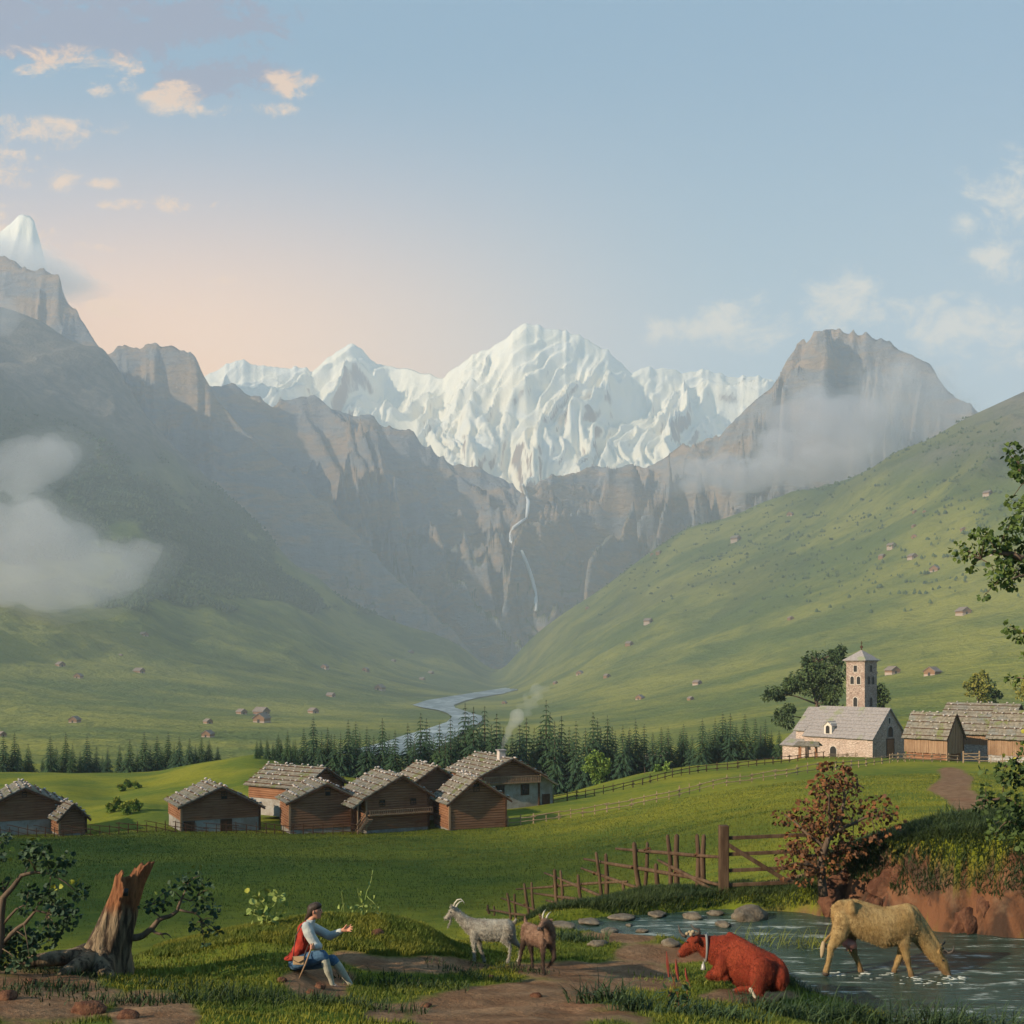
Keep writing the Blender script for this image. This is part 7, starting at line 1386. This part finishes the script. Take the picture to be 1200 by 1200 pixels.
for x in (892, 925): q = MB(); sph_cap(q, [(sh_(q4(x, 268, -.40 if x < 900 else -.36)), .010)], 8); q.build('eye', 'eye', t, smooth=True)
q = MB(); sph_cap(q, [E4(876, 314, 16, 17, 16, -.445), E4(898, 300, 22, 12, 24, -.405)], 10); q.build('muzzle', 'horn', t, smooth=True)
for x, y, d in ((918, 668, -.29), (940, 612, -.10), (721, 594, .42), (826, 608, .34)): q = MB(); sph_cap(q, [E4(x, y, 13, 12, 10, d)], 8); q.build('hoof', 'hoof', t, smooth=True)

# --- the seated man
Ym = 15.0; km, qm, org = frame(310, 1040, 9.2308, Ym); base = qm(350, 850); dz = at(348, Ym).z + .02 - (org + base).z; org = org + Vector((0, 0, dz))
t = animal('person', 'man in red waistcoat, blue breeches and pale stockings seated on the knoll', 'person', org, base); sh_ = parts_of(t, base)
def Em(x, y, rx, ry, rz, d=0.0): return (sh_(qm(x, y, d)), (rx * km, ry * km, rz * km))
def Sm(x, y, r, d=0.0): return (sh_(qm(x, y, d)), r * km)
def cloth(name, c, c2, sc=8): return mat(name, lambda kk: (kk.mix(kk.ss(kk.noise(opos(kk), sc, 4, .6), .38, .65), c, c2), kk.noise(opos(kk), sc * 4, 4, .6), .5, .02), .9, .1)
cloth('red_wool', (.38, .045, .028), (.26, .03, .02)); cloth('shirt_linen', (.46, .47, .43), (.34, .36, .36)); cloth('blue_wool', (.085, .16, .25), (.05, .10, .17)); cloth('stocking_wool', (.42, .40, .31), (.32, .30, .23)); simple('man_skin', (.50, .23, .145), .55, .3); simple('dark_hair', (.04, .026, .018), .6, .3); simple('shoe_leather', (.06, .035, .025), .5, .4); simple('satchel_leather', (.45, .30, .16), .6, .3); simple('stick_wood', (.30, .19, .11), .7)
mb = MB()
head = [Em(548, 205, 68, 58, 72), Em(560, 245, 52, 46, 50), Em(574, 272, 34, 34, 28)]
sph_cap(mb, head, 16); sph_cap(mb, [Sm(612, 205, 9), Sm(620, 226, 11), Sm(610, 236, 9)], 8); sph_cap(mb, [Sm(602, 262, 10), Sm(596, 286, 14)], 8); sph_cap(mb, [Em(600, 190, 12, 34, 8)], 8)
for d in (-.075, .075): sph_cap(mb, [Em(530, 225, 10, 9, 20, d)], 8)
sph_cap(mb, [Em(532, 270, 34, 38, 30), Em(500, 320, 38, 42, 34), Em(460, 400, 62, 110, 62), Em(440, 480, 70, 108, 72), Em(410, 590, 66, 96, 72), Em(380, 700, 74, 105, 72), Em(360, 770, 70, 105, 66)], 16)
shn, shf = -.165, .165
sph_cap(mb, [Sm(455, 385, 42, shn), Sm(505, 495, 36, -.20), Sm(572, 590, 33, -.19), Sm(560, 596, 30, -.24), Sm(535, 598, 25, -.31), Sm(518, 602, 20, -.35)], 12)
sph_cap(mb, [Sm(490, 380, 42, shf), Sm(600, 425, 36, .20), Sm(705, 480, 33, .19), Sm(770, 452, 29, .15), Sm(835, 426, 22, .11)], 12)
# the open hand: palm, four fingers and a thumb
sph_cap(mb, [Em(845, 422, 20, 14, 20, .105), Em(878, 412, 30, 12, 30, .09)], 10)
for i, (x1, y1, x2, y2, x3, y3) in enumerate([(900, 390, 925, 372, 938, 362), (906, 402, 936, 388, 956, 386), (904, 416, 934, 410, 952, 412), (898, 430, 922, 430, 940, 436)]): sph_cap(mb, [Sm(x1, y1, 9, .085), Sm(x2, y2, 7.5, .075 - .012 * i), Sm(x3, y3, 6, .055 - .012 * i)], 8)
sph_cap(mb, [Sm(862, 400, 10, .08), Sm(876, 378, 8.5, .055), Sm(890, 362, 7, .045)], 8)
# the hand closed on the stick
sph_cap(mb, [Em(512, 604, 20, 24, 24, -.36)], 10)
for i in range(4): y = 586 + i * 12; sph_cap(mb, [Sm(524, y, 8.5, -.37), Sm(518, y, 8.5, -.40), Sm(504, y + 1, 8, -.405), Sm(498, y + 2, 7, -.385)], 8)
sph_cap(mb, [Sm(520, 584, 9, -.35), Sm(508, 574, 8, -.37), Sm(500, 568, 7, -.385)], 8)
kn_n, kn_f = (645, 690, -.14), (765, 745, .12)
sph_cap(mb, [Em(385, 765, 66, 62, 60, -.10), Sm(520, 722, 58, -.13), Sm(635, 700, 44, -.14), Sm(660, 780, 42, -.14), Sm(685, 850, 38, -.14), Sm(712, 930, 25, -.13), Sm(728, 990, 22, -.13)], 12)
sph_cap(mb, [Em(390, 780, 66, 60, 60, .10), Sm(570, 770, 56, .12), Sm(755, 750, 43, .12), Sm(800, 815, 41, .12), Sm(845, 885, 36, .12), Sm(900, 960, 25, .12), Sm(932, 1010, 22, .12)], 12)
for ax_, ay_, d in ((728, 990, -.13), (932, 1010, .12)): sph_cap(mb, [Em(ax_, ay_ + 22, 24, 22, 20, d), Em(ax_ + 42, ay_ + 40, 30, 22, 13, d), Em(ax_ + 80, ay_ + 46, 18, 20, 9, d)], 10)
skin('body', mb, .0062, 'man_skin', t, 2, .4)
mb = MB(); sph_cap(mb, [Em(500, 325, 50, 62, 30), Em(462, 395, 74, 128, 62), Em(450, 480, 74, 118, 76), Em(425, 590, 70, 104, 80), Em(405, 660, 70, 100, 40)], 14)
sph_cap(mb, [Sm(455, 385, 58, shn), Sm(480, 445, 62, -.185), Sm(510, 505, 56, -.20), Sm(560, 580, 52, -.20), Sm(582, 596, 46, -.20), Sm(560, 600, 38, -.26), Sm(540, 600, 30, -.31)], 12)
sph_cap(mb, [Sm(490, 380, 56, shf), Sm(550, 405, 54, .185), Sm(620, 440, 50, .2), Sm(705, 486, 48, .19), Sm(770, 460, 40, .15), Sm(822, 432, 30, .115)], 12); sph_cap(mb, [Em(512, 312, 44, 50, 18)], 10); skin('shirt', mb, .009, 'shirt_linen', t, 2, .4)
mb = MB(); sph_cap(mb, [Em(478, 335, 46, 74, 26), Em(440, 400, 84, 132, 60), Em(440, 490, 92, 132, 76), Em(410, 590, 92, 122, 78), Em(350, 670, 74, 126, 50), Em(300, 715, 62, 118, 30), Em(250, 722, 38, 100, 12)], 14); sph_cap(mb, [Em(500, 560, 30, 100, 60), Em(440, 660, 40, 100, 30)], 10); skin('waistcoat', mb, .009, 'red_wool', t, 2, .4)
mb = MB(); sph_cap(mb, [Em(350, 775, 92, 132, 76), Em(400, 745, 84, 130, 76)], 14); sph_cap(mb, [Em(385, 765, 80, 74, 76, -.10), Sm(520, 722, 78, -.13), Sm(620, 696, 62, -.14), Sm(650, 716, 50, -.14)], 12); sph_cap(mb, [Em(390, 785, 80, 74, 72, .10), Sm(570, 772, 72, .12), Sm(735, 742, 58, .12), Sm(765, 768, 50, .12)], 12); skin('breeches', mb, .009, 'blue_wool', t, 2, .4)
for pts in ([(652, 735, 48, -.14), (664, 790, 50, -.14), (686, 855, 45, -.14), (712, 930, 31, -.13), (730, 992, 28, -.13), (736, 1010, 26, -.13)], [(775, 780, 46, .12), (803, 820, 48, .12), (848, 888, 43, .12), (900, 960, 31, .12), (934, 1012, 27, .12), (938, 1026, 26, .12)]): mb = MB(); sph_cap(mb, [Sm(x, y, r, d) for x, y, r, d in pts], 12); skin('stocking', mb, .009, 'stocking_wool', t, 2, .4)
for ax_, ay_, d in ((728, 990, -.13), (932, 1010, .12)):
    mb = MB(); sph_cap(mb, [Em(ax_ - 4, ay_ + 34, 32, 30, 22, d), Em(ax_ + 42, ay_ + 46, 36, 31, 16, d), Em(ax_ + 92, ay_ + 52, 24, 27, 11, d)], 10); so = skin('shoe', mb, .008, 'shoe_leather', t, 2, .4)
    mb = MB(); c = sh_(qm(ax_ + 34, ay_ + 26, d)); mb.box(c.x - .016, c.x + .016, c.y - .024, c.y + .024, c.z - .004, c.z + .008); mb.build('buckle', 'bell_metal', so)
mb = MB(); sph_cap(mb, [Em(600, 150, 18, 44, 12), Em(560, 160, 60, 62, 44), Em(520, 190, 58, 66, 60), Em(500, 225, 42, 60, 46), Em(478, 258, 26, 34, 26), Em(455, 285, 16, 16, 16), Em(440, 305, 10, 10, 16)], 14); skin('hair', mb, .008, 'dark_hair', t, 2, .4)
for d in (-.030, .030): q = MB(); sph_cap(q, [Em(604, 208, 7, 8, 6, d)], 8); q.build('eye', 'eye', t, smooth=True); q = MB(); sph_cap(q, [Em(603, 192, 7, 18, 4, d)], 8); q.build('eyebrow', 'dark_hair', t, smooth=True)
simple('lip', (.38, .11, .09)); q = MB(); sph_cap(q, [Em(608, 258, 6, 16, 5)], 8); q.build('mouth', 'lip', t, smooth=True)
# satchel and stick: things of their own
sg2 = org + qm(370, 745, -.30); sa = thing('satchel', 'small tan leather satchel with a pointed flap hanging at the hip of the man', 'bag', sg2)
q = MB(); q.box(-.074, .074, -.024, .024, -.058, .05); q.build('pouch', 'satchel_leather', sa, bevel=.008)
q = MB(); q.add([(-.078, -.032, .054), (.078, -.032, .054), (.078, -.034, .02), (0, -.036, -.022), (-.078, -.034, .02), (-.078, -.026, .054), (.078, -.026, .054), (.078, -.026, .02), (0, -.026, -.022), (-.078, -.026, .02)], [(0, 1, 2, 3, 4), (9, 8, 7, 6, 5), (0, 1, 6, 5), (1, 2, 7, 6), (2, 3, 8, 7), (3, 4, 9, 8), (4, 0, 5, 9)]); q.build('flap', 'satchel_leather', sa); q = MB(); q.tube([(-.076, -.037, .05), (-.076, -.037, .018), (0, -.040, -.024), (.076, -.037, .018), (.076, -.037, .05)], .004, 6); q.build('flap_edge', 'shoe_leather', sa)
q = MB(); q.tube([(-.07, 0, .04)] + [org + qm(x, y, d) - sg2 for x, y, d in ((318, 620, -.24), (340, 480, -.21), (400, 370, -.20), (450, 330, -.10))], .007, 6); q.tube([(.07, 0, .04)] + [org + qm(x, y, d) - sg2 for x, y, d in ((450, 640, -.22), (500, 520, -.15))], .007, 6); q.build('strap', 'shoe_leather', sa, smooth=True)
A = org + qm(528, 565, -.385); B = org + qm(285, 1165, -.45); gz = Hxy(B.x, B.y); B = A + (B - A) * ((gz - .03 - A.z) / (B.z - A.z)) if B.z > gz or True else B
q = MB(); q.tube([Vector((0, 0, 0)), (A - B) * .4 + Vector((.006, 0, 0)), (A - B) * .8, A - B, (A - B) * 1.01], [.009, .011, .012, .014, .010], 8); o = q.build('walking_stick', 'stick_wood', smooth=True); o.location = B; tag(o, 'long walking stick held slanting between the hand of the man and the grass', 'stick')
